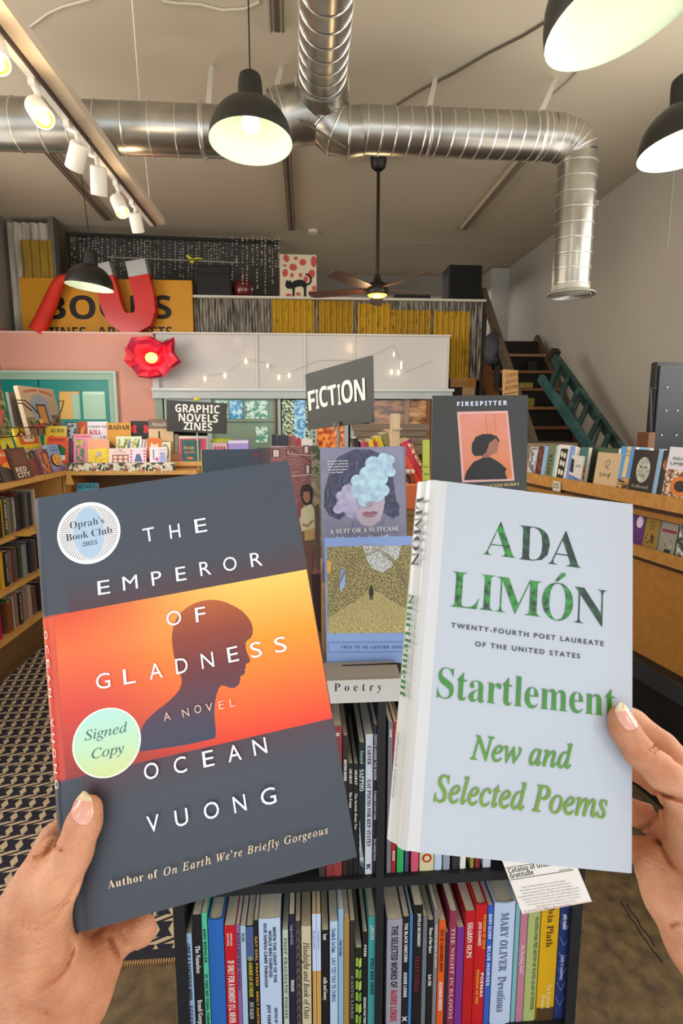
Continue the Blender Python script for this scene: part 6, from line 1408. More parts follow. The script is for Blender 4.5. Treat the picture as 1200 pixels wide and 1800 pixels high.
# firespitter
YFs = 1.0
M, W_c = pose((757, 880), 1.02, (926, 875), .985, 8, U(840, 900, 1.0).z); H_c = height_for(M, W_c, 695); ar = Art(Plane(M), .00012, .0003)
ar.poly([(803,724),(892,722),(904,845),(812,848)], mat('#d9a8a4', .5)); ar.poly([(807,728),(889,726),(900,841),(816,844)], mat('#cf7a40', .5, sc=5, col2='#d98f88', cut=(.40, .62)))
ar.line([(853,728),(857,765)], .6, mat('#a8604a', .6)); ar.line([(868,727),(872,760)], .6, mat('#a8604a', .6))
ink = mat('#121013', .5)
ar.poly([(829,795),(829,780),(836,768),(848,763),(862,763),(873,767),(878,775),(873,778),(868,790),(860,800),(846,801),(834,802)], ink); ar.poly([(860,778),(871,770),(876,777),(875,786),(873,795),(864,799),(856,802),(854,795)], mat('#9a6450', .5)); ar.poly([(852,796),(860,798),(860,806),(852,808),(846,803)], mat('#8a5846', .5))
ar.poly([(815,844),(820,828),(832,812),(848,805),(862,804),(876,812),(890,824),(887,830),(891,842)], ink)
ar.text('FIRESPITTER', (803, 714), (891, 712), 7.5, mat('#cfd8ee', .4), 'bsans', .02, kx=1.0)
ar.text('THE COLLECTED WORKS', (822, 860), (912, 853), 5, mat('#c9b878', .4), 'serif')
gl = mat('#30332f', .12, sc=120, bump=.0012)
book(M, W_c, H_c, .022, mat('#2f302d', .45), 'large black glossy book with an orange portrait photograph behind the white held book', ar, group='face-out books on the poetry bookcase', spine='#8a5a36')
t = thing('display_stand', 'dark wooden stand under the large black portrait book', 'display stand', M.translation)
zb_ = M.translation.z; m = MB(); m.box((M.translation.x-.003, .97, ZT+.002), (M.translation.x+.18, 1.10, zb_-.001), wood('#5a4330', 0)); m.build('block', t)
# ------------------------------------------------------------------ the rug
rt = U(250, 1690, 1.41); yE = UZ(250, 1692, .01).y
t = thing('rug', 'cream and dark navy woven rug with zigzag diamond pattern on the concrete floor', 'rug', Vector((-.8, 2.6, 0)))
rm_ = bpy.data.materials.new('mat'); rm_.use_nodes = True; nt = rm_.node_tree; N = nt.nodes.new; Lk = nt.links.new
b_ = nt.nodes['Principled BSDF']; b_.inputs['Roughness'].default_value = .95
def mth(op, a, b=None, clamp=False):
    n = N('ShaderNodeMath'); n.operation = op; n.use_clamp = clamp
    for i, v in enumerate((a, b)):
        if v is None: continue
        if isinstance(v, (int, float)): n.inputs[i].default_value = v
        else: Lk(v, n.inputs[i])
    return n.outputs[0]
tc = N('ShaderNodeTexCoord'); sx = N('ShaderNodeSeparateXYZ'); Lk(tc.outputs['Object'], sx.inputs[0])
u = mth('MULTIPLY', sx.outputs[0], 1/.052); v = mth('MULTIPLY', sx.outputs[1], 1/.068)
row = mth('FLOOR', v); fv = mth('FRACT', v); sh = mth('MULTIPLY', mth('FRACT', mth('MULTIPLY', row, .38)), 1.0)
fu = mth('FRACT', mth('ADD', mth('ADD', u, sh), mth('MULTIPLY', fv, .28)))
du = mth('ABSOLUTE', mth('SUBTRACT', fu, .5)); dv = mth('ABSOLUTE', mth('SUBTRACT', fv, .64))
dia = mth('LESS_THAN', mth('ADD', du, mth('MULTIPLY', dv, .72)), .27)
# slanting dash below each diamond
fu2 = mth('FRACT', mth('ADD', mth('ADD', u, sh), mth('MULTIPLY', fv, -3.4)))
dash = mth('MULTIPLY', mth('LESS_THAN', mth('ABSOLUTE', mth('SUBTRACT', fu2, .30)), .30), mth('LESS_THAN', mth('ABSOLUTE', mth('SUBTRACT', fv, .15)), .17))
msk = mth('MAXIMUM', dia, dash)
nz = N('ShaderNodeTexNoise'); nz.inputs['Scale'].default_value = 500; Lk(tc.outputs['Object'], nz.inputs[0])
mx = N('ShaderNodeMix'); mx.data_type = 'RGBA'; mx.inputs[6].default_value = (*lin('#201f30'), 1); mx.inputs[7].default_value = (*lin('#c4b194'), 1); Lk(msk, mx.inputs[0])
m2 = N('ShaderNodeMix'); m2.data_type = 'RGBA'; m2.blend_type = 'MULTIPLY'; m2.inputs[0].default_value = .45; Lk(mx.outputs[2], m2.inputs[6]); Lk(nz.outputs[1], m2.inputs[7])
sc2 = N('ShaderNodeMix'); sc2.data_type = 'RGBA'; Lk(mx.outputs[2], b_.inputs['Base Color'])
bp = N('ShaderNodeBump'); bp.inputs['Distance'].default_value = .0015; Lk(mth('ADD', mth('MULTIPLY', nz.outputs[0], 1), mth('MULTIPLY', msk, .6)), bp.inputs['Height']); Lk(bp.outputs[0], b_.inputs['Normal'])
rx0, rx1, ry1 = XF+.03, -.02+.0, 3.7
m = MB(); m.box((rx0, yE+.035, .0), (rx1, ry1, .009), rm_); m.build('pile', t)
m = MB(); m.box((rx0, yE+.010, .0), (rx1, yE+.035, .0095), mat('#1f202b', .9)); m.build('dark_border', t)
m = MB()
random.seed(2)
x = rx0
while x < rx1: m.box((x, yE, .0), (x+.004, yE+.010, .008), mat('#b58d5c', .9)); x += .007
m.build('bound_edge', t, kind='stuff')

# ------------------------------------------------------------------ the two held hardcovers
def grad_mat(stops, axis=1, lo=0, hi=1, rough=.35, extra=None, coat=0, bump=0):
    g = bpy.data.materials.new('mat'); g.use_nodes = True; nt = g.node_tree; N = nt.nodes.new; Lk = nt.links.new
    b = nt.nodes['Principled BSDF']; b.inputs['Roughness'].default_value = rough
    if coat: b.inputs['Coat Weight'].default_value = coat; b.inputs['Coat Roughness'].default_value = .2
    tc = N('ShaderNodeTexCoord'); sx = N('ShaderNodeSeparateXYZ'); Lk(tc.outputs['Object'], sx.inputs[0])
    mr = N('ShaderNodeMapRange'); mr.inputs[1].default_value = lo; mr.inputs[2].default_value = hi; Lk(sx.outputs[axis], mr.inputs[0])
    r = N('ShaderNodeValToRGB'); el = r.color_ramp.elements
    el[0].position = stops[0][0]; el[0].color = (*lin(stops[0][1]), 1); el[1].position = stops[-1][0]; el[1].color = (*lin(stops[-1][1]), 1)
    for p, c in stops[1:-1]: e = el.new(p); e.color = (*lin(c), 1)
    Lk(mr.outputs[0], r.inputs[0]); Lk(r.outputs[0], b.inputs['Base Color']); g['r'] = 1
    return g, nt, b, sx, r, tc
def jacket_book(M, W, H, T, front, spine_m, label, grp=None, rt=.006, bulge=.004, ext=0):
    """hardcover in a dust jacket: rounded spine edge, hinge groove, jacket over boards, page block, bands"""
    prof = []          # cross-section in (x,z), front fore-edge -> spine -> back fore-edge
    prof.append((W, -.0004)); prof.append((W-.0015, 0))
    for x in (.8, .6, .4, .25, .15): prof.append((W*x, .0))
    prof += [(.0135, -.0000), (.0105, -.0006), (.0080, -.0008), (.0055, -.0001)]
    for i in range(1, 7):
        a = math.pi/2*i/6; prof.append((rt*(1-math.sin(a))*.9, -rt*(1-math.cos(a))))
    n0 = len(prof)
    for i in range(1, 8):
        k_ = i/8; prof.append((-bulge*math.sin(math.pi*k_), -rt-(T-2*rt)*k_))
    n1 = len(prof)
    for i in range(6, 0, -1):
        a = math.pi/2*i/6; prof.append((rt*(1-math.sin(a))*.9, -T+rt*(1-math.cos(a))))
    prof += [(.0055, -T), (W*.5, -T), (W, -T)]
    prof = [(x-ext*max(0, 1-max(x, 0)/.0135), z) for x, z in prof]
    n = len(prof); ny = 14
    m = MB(M); th = .0022
    cen = (W*.5, -T/2)
    inn = []
    for i, (x, z) in enumerate(prof):
        p = Vector(prof[max(i-1, 0)]); q = Vector(prof[min(i+1, n-1)]); d = (q-p).normalized(); nn = Vector((-d.y, d.x))   # inward
        if (Vector(cen)-Vector((x, z))).dot(nn) < 0: nn = -nn
        inn.append((x+nn.x*th, z+nn.y*th))
    inn[0] = (W, -th); inn[-1] = (W, -T+th)
    for j in range(ny+1):
        for x, z in prof: m.v.append(M @ Vector((x, H*j/ny, z)))
    o2 = len(m.v)
    for j in (0, 1):
        for x, z in inn: m.v.append(M @ Vector((x, H*j, z)))
    fi, si = m._m(front), m._m(spine_m); ed = m._m(mat('#d9d4ca', .6))
    for j in range(ny):
        for i in range(n-1):
            m.f.append([j*n+i, (j+1)*n+i, (j+1)*n+i+1, j*n+i+1]); m.mi.append(si if n0-10 <= i < n1+2 else fi)
    for i in range(n-1):
        m.f.append([i, i+1, o2+i+1, o2+i]); m.mi.append(si if n0-10 <= i < n1+2 else fi)
        m.f.append([ny*n+i, o2+n+i, o2+n+i+1, ny*n+i+1]); m.mi.append(si if n0-10 <= i < n1+2 else fi)
        m.f.append([o2+i, o2+i+1, o2+n+i+1, o2+n+i]); m.mi.append(ed)
    root = m.build('book', M=M, label=label, cat='book', group=grp, smooth=35)
    p = MB(M); g = .003
    p.box((.004, g, -T+th+.0004), (W-.004, H-g, -th-.0004), PAGES); p.build('page_block', root)
    for yy in (g-.0006, H-g-.0014): pb = MB(M); pb.box((.0022, yy, -T+th+.001), (.0046, yy+.002, -th-.001), mat('#8a2a3a', .6)); pb.build('head_band', root)
    return root
ME = rows([[0.98508, -0.16321, 0.0546, -0.13084], [0.10707, 0.33287, -0.93687, 0.24934], [0.13473, 0.92874, 0.34539, 1.22426]])
WE, HE, TE = .160, .2435, .030
PE = Plane(ME)
def PEc(x, y): return (50+x*.49167, 800+y*.49167)      # from the enlarged crop
yb0 = (PE.loc(92, 1373)[1]+PE.loc(597, 1262)[1])/2; yb1 = (PE.loc(72, 1095)[1]+PE.loc(543, 992)[1])/2
ecov, nt, b_, sx, r_, tc = grad_mat([(0, '#2e333d'), ((yb0-.02)/HE, '#363b47'), ((yb0-.001)/HE, '#48303a'), ((yb1+.001)/HE, '#4a3038'), ((yb1+.02)/HE, '#3b3f49'), (1, '#3c4452')], 1, 0, HE, .5, coat=.08)
espi, *_ = grad_mat([(0, '#2e333d'), ((yb0-.001)/HE, '#363b47'), ((yb0+.001)/HE, '#c23a2a'), ((yb1-.001)/HE, '#dc5430'), ((yb1+.001)/HE, '#3b3f49'), (1, '#3c4452')], 1, 0, HE, .42)
_cr = espi.node_tree.nodes['Color Ramp'] if 'Color Ramp' in espi.node_tree.nodes else None
eb = jacket_book(ME, WE, HE, TE, ecov, espi, 'dark slate hardcover novel with a glowing orange silhouette band, held in the left hand', ext=.0028)
# sunset photograph band
sun, nt, b_, sx, rp, tc = grad_mat([(0, '#d83c1e'), (.35, '#ef6a22'), (.7, '#f2a43a'), (1, '#efc070')], 1, yb0, yb1, .5)
N = nt.nodes.new; Lk = nt.links.new
def ramp(nt, src, stops):
    r = nt.nodes.new('ShaderNodeValToRGB'); e = r.color_ramp.elements
    e[0].position, e[0].color = stops[0][0], (*lin(stops[0][1]), 1); e[1].position, e[1].color = stops[-1][0], (*lin(stops[-1][1]), 1)
    for p, c in stops[1:-1]: k = e.new(p); k.color = (*lin(c), 1)
    nt.links.new(src, r.inputs[0]); return r.outputs[0]
mxr = N('ShaderNodeMapRange'); mxr.inputs[1].default_value = 0; mxr.inputs[2].default_value = WE; Lk(sx.outputs[0], mxr.inputs[0])
left = ramp(nt, rp.inputs[0].links[0].from_socket, [(0, '#8f2c22'), (.4, '#d6402f'), (.75, '#ea6a32'), (1, '#dc4a22')])
right = ramp(nt, rp.inputs[0].links[0].from_socket, [(0, '#e23210'), (.3, '#ee6c16'), (.60, '#f09410'), (.72, '#e8a438'), (1, '#e6c65c')])
mxc = N('ShaderNodeMix'); mxc.data_type = 'RGBA'; sm = N('ShaderNodeMapRange'); sm.interpolation_type = 'SMOOTHSTEP'; sm.inputs[1].default_value = .1; sm.inputs[2].default_value = .75
nz = N('ShaderNodeTexNoise'); nz.inputs['Scale'].default_value = 9; nz.inputs['Detail'].default_value = 4; Lk(tc.outputs['Object'], nz.inputs[0])
ad = N('ShaderNodeMath'); ad.operation = 'MULTIPLY_ADD'; ad.inputs[1].default_value = .35; Lk(nz.outputs[0], ad.inputs[0]); 
ad2 = N('ShaderNodeMath'); ad2.operation = 'SUBTRACT'; ad2.inputs[1].default_value = .17; Lk(mxr.outputs[0], ad2.inputs[0]); Lk(ad2.outputs[0], ad.inputs[2]); Lk(ad.outputs[0], sm.inputs[0])
Lk(sm.outputs[0], mxc.inputs[0]); Lk(left, mxc.inputs[6]); Lk(right, mxc.inputs[7]); Lk(mxc.outputs[2], b_.inputs['Base Color'])
ar = Art(PE, .00006, .00012)
ar.poly([(.0052, yb0), (WE-.0005, yb0), (WE-.0005, yb1), (.0052, yb1)], sun, True)
sil, *_ = grad_mat([(0, '#2f3850'), (.22, '#46384c'), (.5, '#66282c'), (.8, '#8f3a20'), (1, '#b05522')], 1, yb0, yb1-.01, .5)
pts = [(668,1012),(560,1036),(398,1060),(398,1003),(402,985),(408,970),(420,950),(440,930),(460,912),(480,897),(503,879),(524,858),(540,838),(547,818),(548,800),(542,782),(533,762),(526,742),(520,716),(516,690),(513,665),(514,635),(520,605),(530,582),(546,562),(566,545),(590,531),(618,522),(648,517),(678,519),(708,527),(736,540),(762,556),(782,576),(796,598),(802,620),(801,640),(794,654),(782,662),(776,670),(776,684),(779,700),(786,718),(792,732),(790,741),(778,746),(776,752),(778,760),(772,766),(775,776),(768,786),(757,790),(757,806),(750,822),(736,832),(720,832),(702,825),(690,823),(680,834),(672,856),(666,885),(664,915),(666,950),(670,985)]
ar.poly([PEc(*p) for p in pts], sil)
ar.mb.build('cover_photograph', eb)
let = mat('#e9eef6', .35); let2 = mat('#e6b9a0', .4); let3 = mat('#e3c9a4', .4)
ar = Art(PE, .00006, .0004)
def word(s, pos, h, m=let, st='sans', off=0.0):
    """letters placed one by one: pos = [(x,baseline_y)] in crop px of each letter's left edge, plus right edge"""
    for ch, (x0, y0, x1, y1) in zip(s, pos): ar.text(ch, PEc(x0, y0), PEc(x1, y1), h*.49167, m, st, off)
word('THE', ((414,313,455,305),(508,300,545,294),(598,280,640,273)), 50)
word('EMPEROR', ((250,501,294,494),(340,485,393,476),(444,468,480,461),(530,452,566,446),(616,433,655,426),(700,418,748,409),(797,401,838,394)), 50)
word('OF', ((497,613,550,603),(600,598,636,592)), 52)
word('GLADNESS', ((245,838,296,829),(343,820,386,812),(436,802,482,793),(530,783,573,775),(622,764,666,755),(716,742,754,734),(798,726,838,717),(884,708,926,698)), 55)
word('ANOVEL', ((487,949,511,943),(554,936,577,930),(597,923,621,917),(637,916,661,911),(683,907,702,903),(722,899,740,895)), 29, let2)
word('OCEAN', ((418,1159,470,1148),(525,1138,570,1127),(628,1114,667,1105),(717,1095,764,1084),(808,1072,855,1060)), 58)
word('VUONG', ((430,1346,474,1335),(530,1325,576,1313),(632,1300,686,1287),(738,1275,782,1263),(835,1250,888,1237)), 60)
ar.text('Author of', PEc(290, 1541), PEc(466, 1501), 14, let3, 'serif', -.006, kx=.95); ar.text("On Earth We're Briefly Gorgeous", PEc(488, 1496), PEc(1070, 1345), 14, let3, 'iserif', .004, kx=.95)
ar.mb.build('cover_lettering', eb)
# stickers
def disc(name, c, rx, ry, m_, rim, z, parent=eb):
    q = PE.loc(*c); a = Vector(PE.loc(c[0]+rx, c[1]-rx*.2))-Vector(q); b = Vector(PE.loc(c[0]+ry*.15, c[1]-ry))-Vector(q); r1 = a.length*.985; r2 = b.length*.985
    A = Art(PE, .00005, z); A.ell(q, r1, r2, rim, local=True, n=48); A.ell(q, r1*.955, r2*.955, m_, local=True, n=48); return A, q, (r1+r2)/2
iri = bpy.data.materials.new('mat')
A_, q, rr_ = disc('sticker', (156.5, 936.5), 55.5, 54.5, mat('#e4e6ea', .35), mat('#eff2f6', .35), .00012)
rayc = mat('#8d7468', .5)
for k_ in range(72):
    a = 2*math.pi*k_/72; ca, sa = math.cos(a), math.sin(a)
    ri = 1/math.sqrt((ca/.47)**2+(sa/.84)**2)*rr_; A_.mb.poly([(q[0]+ca*r_-sa*w__, q[1]+sa*r_+ca*w__, A_.z) for r_, w__ in ((ri, -.00010), (rr_*.90, -.00024), (rr_*.90, .00024), (ri, .00010))], rayc)
A_.up(); A_.ell(q, rr_*.47, rr_*.84, mat('#a9c0d6', .35), local=True, n=40)
ns = mat('#27303f', .4)
A_.text("Oprah's", (80+328/7.5, 860+525/7.5), (80+776/7.5, 860+450/7.5), 12.5, ns, 'serif', -.012); A_.text('Book Club', (80+275/7.5, 860+688/7.5), (80+880/7.5, 860+578/7.5), 12.5, ns, 'serif', -.012); A_.text('2025', (80+490/7.5, 860+757/7.5), (80+686/7.5, 860+720/7.5), 7, ns, 'serif', -.008)
A_.mb.build('round_sticker', eb)
sg_m, nt, b_, sx, rp, tc = grad_mat([(0, '#cbd68c'), (.45, '#b9dcb4'), (1, '#aedcd6')], 1, PE.loc(188, 1362)[1], PE.loc(188, 1245)[1], .3)
A_, q, rr_ = disc('sticker', (188, 1305), 60.5, 62, sg_m, mat('#eaf2e2', .35), .00022)
sgk = mat('#4a6a66', .4)
A_.text('Signed', (100+368/7.5, 1220+615/7.5), (100+937/7.5, 1220+490/7.5), 17, sgk, 'iserif', .006); A_.text('Copy', (100+462/7.5, 1220+855/7.5), (100+890/7.5, 1220+768/7.5), 17, sgk, 'iserif', .006)
A_.mb.build('round_sticker', eb)
# spine lettering wrapping round the jacket edge
m = MB(ME)
for i, ch in enumerate('OCEAN VUONG'):
    if ch == ' ': continue
    A = Matrix.Translation((-.0010, yb1-.008-.0083*i, -.0012)) @ Matrix.Rotation(R(-42), 4, 'Y') @ Matrix.Rotation(-math.pi/2, 4, 'Z')
    m.text(ch, A, mat('#e8d9d0', .4), 0, -.001, .0050, .0036, 'sans', .01)
m.build('spine_lettering', eb)

MS = rows([[0.99107, 0.13311, -0.00802, 0.0541], [-0.04974, 0.31316, -0.9484, 0.28344], [-0.12373, 0.94033, 0.31698, 1.23271]])
WS, HS, TS = .150, .2385, .030
wcov = mat('#b4bac4', .36, coat=.2, bump=.00004, sc=900); wsp = mat('#c9c8c8', .32, coat=.3)
sb = jacket_book(MS, WS, HS, TS, wcov, wsp, 'white hardcover with large green serif lettering, held in the right hand', rt=.008, bulge=.005)
PS = Plane(MS)
def c2(x, y): return (660+x*.41096, 820+y*.41096)
leaf = mat('#0f2a16', .3, sc=210, col2='#2f8a2e', cut=(.36, .58), stretch=(1, 1, 1), detail=5)
leafd = mat('#15231a', .3, sc=160, col2='#1f6a34', cut=(.5, .72), detail=5)
green, nt, b_, sx, rp, tc = grad_mat([(0, '#6b9000'), (.3, '#4f8a10'), (1, '#0c7424')], 1, .03, HS*.55, .35)
olive = green
ar = Art(PS, .00006, .00018)
def sw(s, pos, h, m, st='serif', off=-.004):
    for ch, (x0, y0, x1, y1) in zip(s, pos): ar.text(ch, c2(x0, y0), c2(x1, y1), h*.41096, m[s.index(ch)] if isinstance(m, list) else m, st, off)
ar.text('A', c2(458, 377), c2(598, 394), 148*.411, leaf, 'serif', -.010); ar.text('D', c2(608, 398), c2(742, 413), 150*.411, leafd, 'serif', -.010); ar.text('A', c2(736, 417), c2(877, 437), 150*.411, leafd, 'serif', -.010)
ar.text('L', c2(318, 600), c2(438, 614), 155*.411, leaf, 'serif', -.010); ar.text('I', c2(442, 613), c2(503, 620), 155*.411, leaf, 'serif', -.010); ar.text('M', c2(508, 622), c2(705, 645), 155*.411, leaf, 'serif', -.010)
ar.text('O', c2(708, 650), c2(840, 666), 160*.411, leaf, 'serif', -.010); ar.text('N', c2(845, 668), c2(985, 686), 157*.411, leafd, 'serif', -.010)
ar.poly([c2(766, 490), c2(795, 455), c2(812, 457), c2(808, 470), c2(774, 493)], leaf)
blk2 = mat('#2c2f33', .4)
ar.text('TWENTY-FOURTH POET LAUREATE', c2(322, 688), c2(973, 768), 8.2, blk2, 'sans', .016, kx=1.15); ar.text('OF THE UNITED STATES', c2(424, 768), c2(872, 821), 8.2, blk2, 'sans', .016, kx=1.15)
ar.text('Startlement', c2(260, 988), c2(1022, 1072), 54, green, 'serif', -.009, res=5)
ar.text('New and', c2(402, 1250), c2(838, 1292), 42, green, 'iserif', .010, res=5); ar.text('Selected Poems', c2(246, 1430), c2(988, 1503), 46, green, 'iserif', .010, res=5)
ar.mb.build('cover_lettering', sb)
# spine lettering
def spine_txt(s, y_top, y_bot, h, m_, st, dz=-.0125):
    A = Matrix.Translation((-.0049, y_top, dz)) @ Matrix.Rotation(R(-76), 4, 'Y') @ Matrix.Rotation(-math.pi/2, 4, 'Z')
    m.text(s, A, m_, 0, 0, y_top-y_bot, h, st, -.006)
m = MB(MS)
spine_txt('LIM\u00d3N'.replace('\u00d3', 'O'), HS-.012, HS-.062, .0115, mat('#23352a', .4), 'serif')
spine_txt('Startlement', HS-.082, HS-.150, .010, mat('#2a7a35', .4), 'serif')
spine_txt('milkweed editions', HS-.172, HS-.212, .004, blk2, 'sans', -.010)
m.build('spine_lettering', sb)
# ------------------------------------------------------------------ hands, each one continuous surface
def surface_nets(D, org, h):
    S = D < 0
    nx, ny, nz = D.shape
    acc = np.zeros((nx-1, ny-1, nz-1, 3)); cnt = np.zeros((nx-1, ny-1, nz-1))
    for ax in range(3):
        sl0 = [slice(None)]*3; sl1 = [slice(None)]*3; sl0[ax] = slice(0, -1); sl1[ax] = slice(1, None)
        a, b = D[tuple(sl0)], D[tuple(sl1)]; cr = (a < 0) != (b < 0)
        t = np.where(cr, a/np.where(cr, a-b, 1), 0)
        o1, o2 = [k for k in range(3) if k != ax]
        for d1 in (0, 1):
            for d2 in (0, 1):
                s = [None]*3; s[ax] = slice(None); s[o1] = slice(d1, D.shape[o1]-1+d1); s[o2] = slice(d2, D.shape[o2]-1+d2)
                c = cr[tuple(s)]; tt = t[tuple(s)]
                p = np.zeros(c.shape+(3,)); p[..., ax] = tt; p[..., o1] = d1; p[..., o2] = d2
                acc += p*c[..., None]; cnt += c
    has = cnt > 0; idx = -np.ones(cnt.shape, int); idx[has] = np.arange(has.sum())
    base = np.stack(np.nonzero(has), 1)
    V = (base + acc[has]/cnt[has][:, None])*h + org
    F = []
    for ax in range(3):
        o1, o2 = [(1, 2), (2, 0), (0, 1)][ax]
        sl0 = [slice(1, -1)]*3; sl1 = [slice(1, -1)]*3; sl0[ax] = slice(0, -1); sl1[ax] = slice(1, None)
        a, b = D[tuple(sl0)] < 0, D[tuple(sl1)] < 0
        I = np.stack(np.nonzero(a != b), 1); flip = ~a[a != b]
        off = np.ones(3, int); off[ax] = 0; I = I+off
        def c(d1, d2):
            J = I.copy(); J[:, o1] -= d1; J[:, o2] -= d2; return idx[J[:, 0], J[:, 1], J[:, 2]]
        q = np.stack([c(1, 1), c(0, 1), c(0, 0), c(1, 0)], 1)
        q[flip] = q[flip][:, ::-1]; F.append(q)
    return V, np.concatenate(F)
def smin(a, b, k):
    h = np.clip(.5+.5*(b-a)/k, 0, 1); return b+(a-b)*h-k*h*(1-h)
RCn = np.array(RC); 
class Hand:
    def __init__(s, M):
        s.M = np.array(M); s.I = np.linalg.inv(s.M); s.cam = (s.I @ np.array([0, 0, 1.5, 1]))[:3]
        s.chains = []; s.cre = []; s.dimples = []
    def L(s, px, py, z):
        """pixel + height above the cover plane (mm) -> local point"""
        d = s.I[:3, :3] @ np.array(ray(px, py)); t = (z*.001 - s.cam[2])/d[2]; return s.cam + d*t
    def screen(s, X):
        W = X @ s.M[:3, :3].T + s.M[:3, 3]; q = (W - np.array([0, 0, 1.5])) @ RCn
        return CX+FPX*q[..., 0]/-q[..., 2], CY-FPX*q[..., 1]/-q[..., 2]
    def chain(s, pts, k=3, grp='palm'):
        s.chains.append(([(s.L(a, b, z), r*.001) for a, b, z, r in pts], k*.001, grp))
    def sdf(s, X, crease=True):
        out = {}
        for pts, k, grp in s.chains:
            dd_ = None
            for (a, ra), (b, rb) in zip(pts, pts[1:]):
                ab = b-a; t = np.clip(((X-a) @ ab)/(ab @ ab), 0, 1)
                d = np.linalg.norm(X-a-t[..., None]*ab, axis=-1) - (ra+(rb-ra)*t)
                dd_ = d if dd_ is None else smin(dd_, d, k)
            if grp in out: out[grp] = smin(out[grp], dd_, .0010 if grp == 'finger' else .008)
            else: out[grp] = dd_
        D = smin(out['palm'], out['finger'], .007)
        D = smin(D, out['thumb'], .007)
        if crease:
            sx_, sy_ = s.screen(X)
            for pts, dep, w_ in s.cre:
                best = np.full(D.shape, 1e9); uu = np.zeros(D.shape); ns_ = len(pts)-1
                for si_, ((x0, y0), (x1, y1)) in enumerate(zip(pts, pts[1:])):
                    dx, dy = x1-x0, y1-y0; t = np.clip(((sx_-x0)*dx+(sy_-y0)*dy)/(dx*dx+dy*dy), 0, 1)
                    hd = np.hypot(sx_-x0-t*dx, sy_-y0-t*dy); uu = np.where(hd < best, (si_+t)/ns_, uu); best = np.minimum(best, hd)
                D = D + dep*.0040*np.sin(np.pi*np.clip(.06+.88*uu, 0, 1))*np.exp(-(best/(w_*1.05))**2)
        # never enter the book
        q0 = np.abs(X - s.bc) - s.bh; box = np.minimum(q0.max(-1), 0)+np.linalg.norm(np.maximum(q0, 0), axis=-1)
        return np.maximum(D, -(box-.0004))
    def build(s, lo, hi, h, label, mt, M, nails):
        lo = np.array(lo); hi = np.array(hi)
        ax = [np.arange(lo[i], hi[i], h) for i in range(3)]
        X = np.stack(np.meshgrid(*ax, indexing='ij'), -1)
        D = s.sdf(X)
        D[0], D[-1] = 1, 1; D[:, 0], D[:, -1] = 1, 1; D[:, :, 0], D[:, :, -1] = 1, 1
        V, F = surface_nets(D, lo, h)
        # one light smoothing pass
        for _ in range(2):
            A = np.zeros_like(V); C = np.zeros(len(V))
            for i in range(4):
                j = F[:, (i+1) % 4]; k_ = F[:, (i+3) % 4]
                np.add.at(A, F[:, i], V[j]+V[k_]); np.add.at(C, F[:, i], 2)
            V = V*.5+.5*A/C[:, None]
        me = bpy.data.meshes.new('hand'); me.from_pydata(V.tolist(), [], F.tolist()); me.materials.append(mt); me.shade_smooth()
        o = bpy.data.objects.new('hand', me); COL.objects.link(o); o.matrix_world = M; WM[o.as_pointer()] = M
        tag(o, label, 'hand')
        for rows_, tipc in nails:
            nu = 9; pts = []; hits = []
            rr = []
            n_ = 12
            for v in range(n_+1):      # interpolate rows
                t = v/n_*(len(rows_)-1); i = min(int(t), len(rows_)-2); f = t-i
                l = np.array(rows_[i][0])*(1-f)+np.array(rows_[i+1][0])*f; r = np.array(rows_[i][1])*(1-f)+np.array(rows_[i+1][1])*f
                sag = np.array(rows_[i][2])*(1-f)+np.array(rows_[i+1][2])*f
                rr.append((l, r, np.array(sag)))
            nv = MB(M); G = []
            prev = None
            for (l, r, sag) in rr:
                row_ = []
                for u_ in range(nu):
                    t = u_/(nu-1); p = l*(1-t)+r*t + sag*(1-(2*t-1)**2)
                    d = s.I[:3, :3] @ np.array(ray(float(p[0]), float(p[1]))); d = d/np.linalg.norm(d); x = s.cam.copy() + d*.12; ok = False
                    for _ in range(60):
                        q = float(s.sdf(x[None], False)[0])
                        if q < .00005: ok = True; break
                        x = x+d*max(q*.8, .00005)
                        if np.linalg.norm(x-s.cam) > .5: break
                    dist = np.linalg.norm(x-s.cam) if ok else None
                    row_.append([d, dist])
                if prev is not None:
                    for c_, pc in zip(row_, prev):
                        if c_[1] is None or c_[1] > pc[1]+.0025: c_[1] = pc[1]+.0004
                        
                else:
                    g = [c_[1] for c_ in row_ if c_[1] is not None]; 
                    for c_ in row_:
                        if c_[1] is None: c_[1] = max(g) if g else .3
                prev = row_; G.append(row_)
            vs = []
            for gi, row_ in enumerate(G):
                for ui, (d, dist) in enumerate(row_):
                    lift = .0007*(1 - .6*abs(2*ui/(nu-1)-1)**3)*(.35+.65*min(1, gi/2))
                    vs.append(s.cam + d*(dist-lift))
            nb_ = len(vs); vs2 = [v_+np.array([0, 0, -.0006]) for v_ in vs]
            fs = [(i*nu+j, i*nu+j+1, (i+1)*nu+j+1, (i+1)*nu+j) for i in range(n_) for j in range(nu-1)]
            cut = int((n_)*tipc)*(nu-1)
            nm_ = mat('#e0a596', .22, coat=.4, spec=.6); nt_ = mat('#e9d7b6', .25, coat=.4)
            nv.add(vs, fs[:cut], nm_); nv.add(vs, fs[cut:], nt_)
            ed = []
            loop = [j for j in range(nu)] + [i*nu+nu-1 for i in range(1, n_+1)] + [n_*nu+j for j in range(nu-2, -1, -1)] + [i*nu for i in range(n_-1, 0, -1)]
            nv.add(vs+vs2, [(loop[i], loop[(i+1) % len(loop)], nb_+loop[(i+1) % len(loop)], nb_+loop[i]) for i in range(len(loop))], nt_)
            nv.build('fingernail', o, smooth=80)
        return o
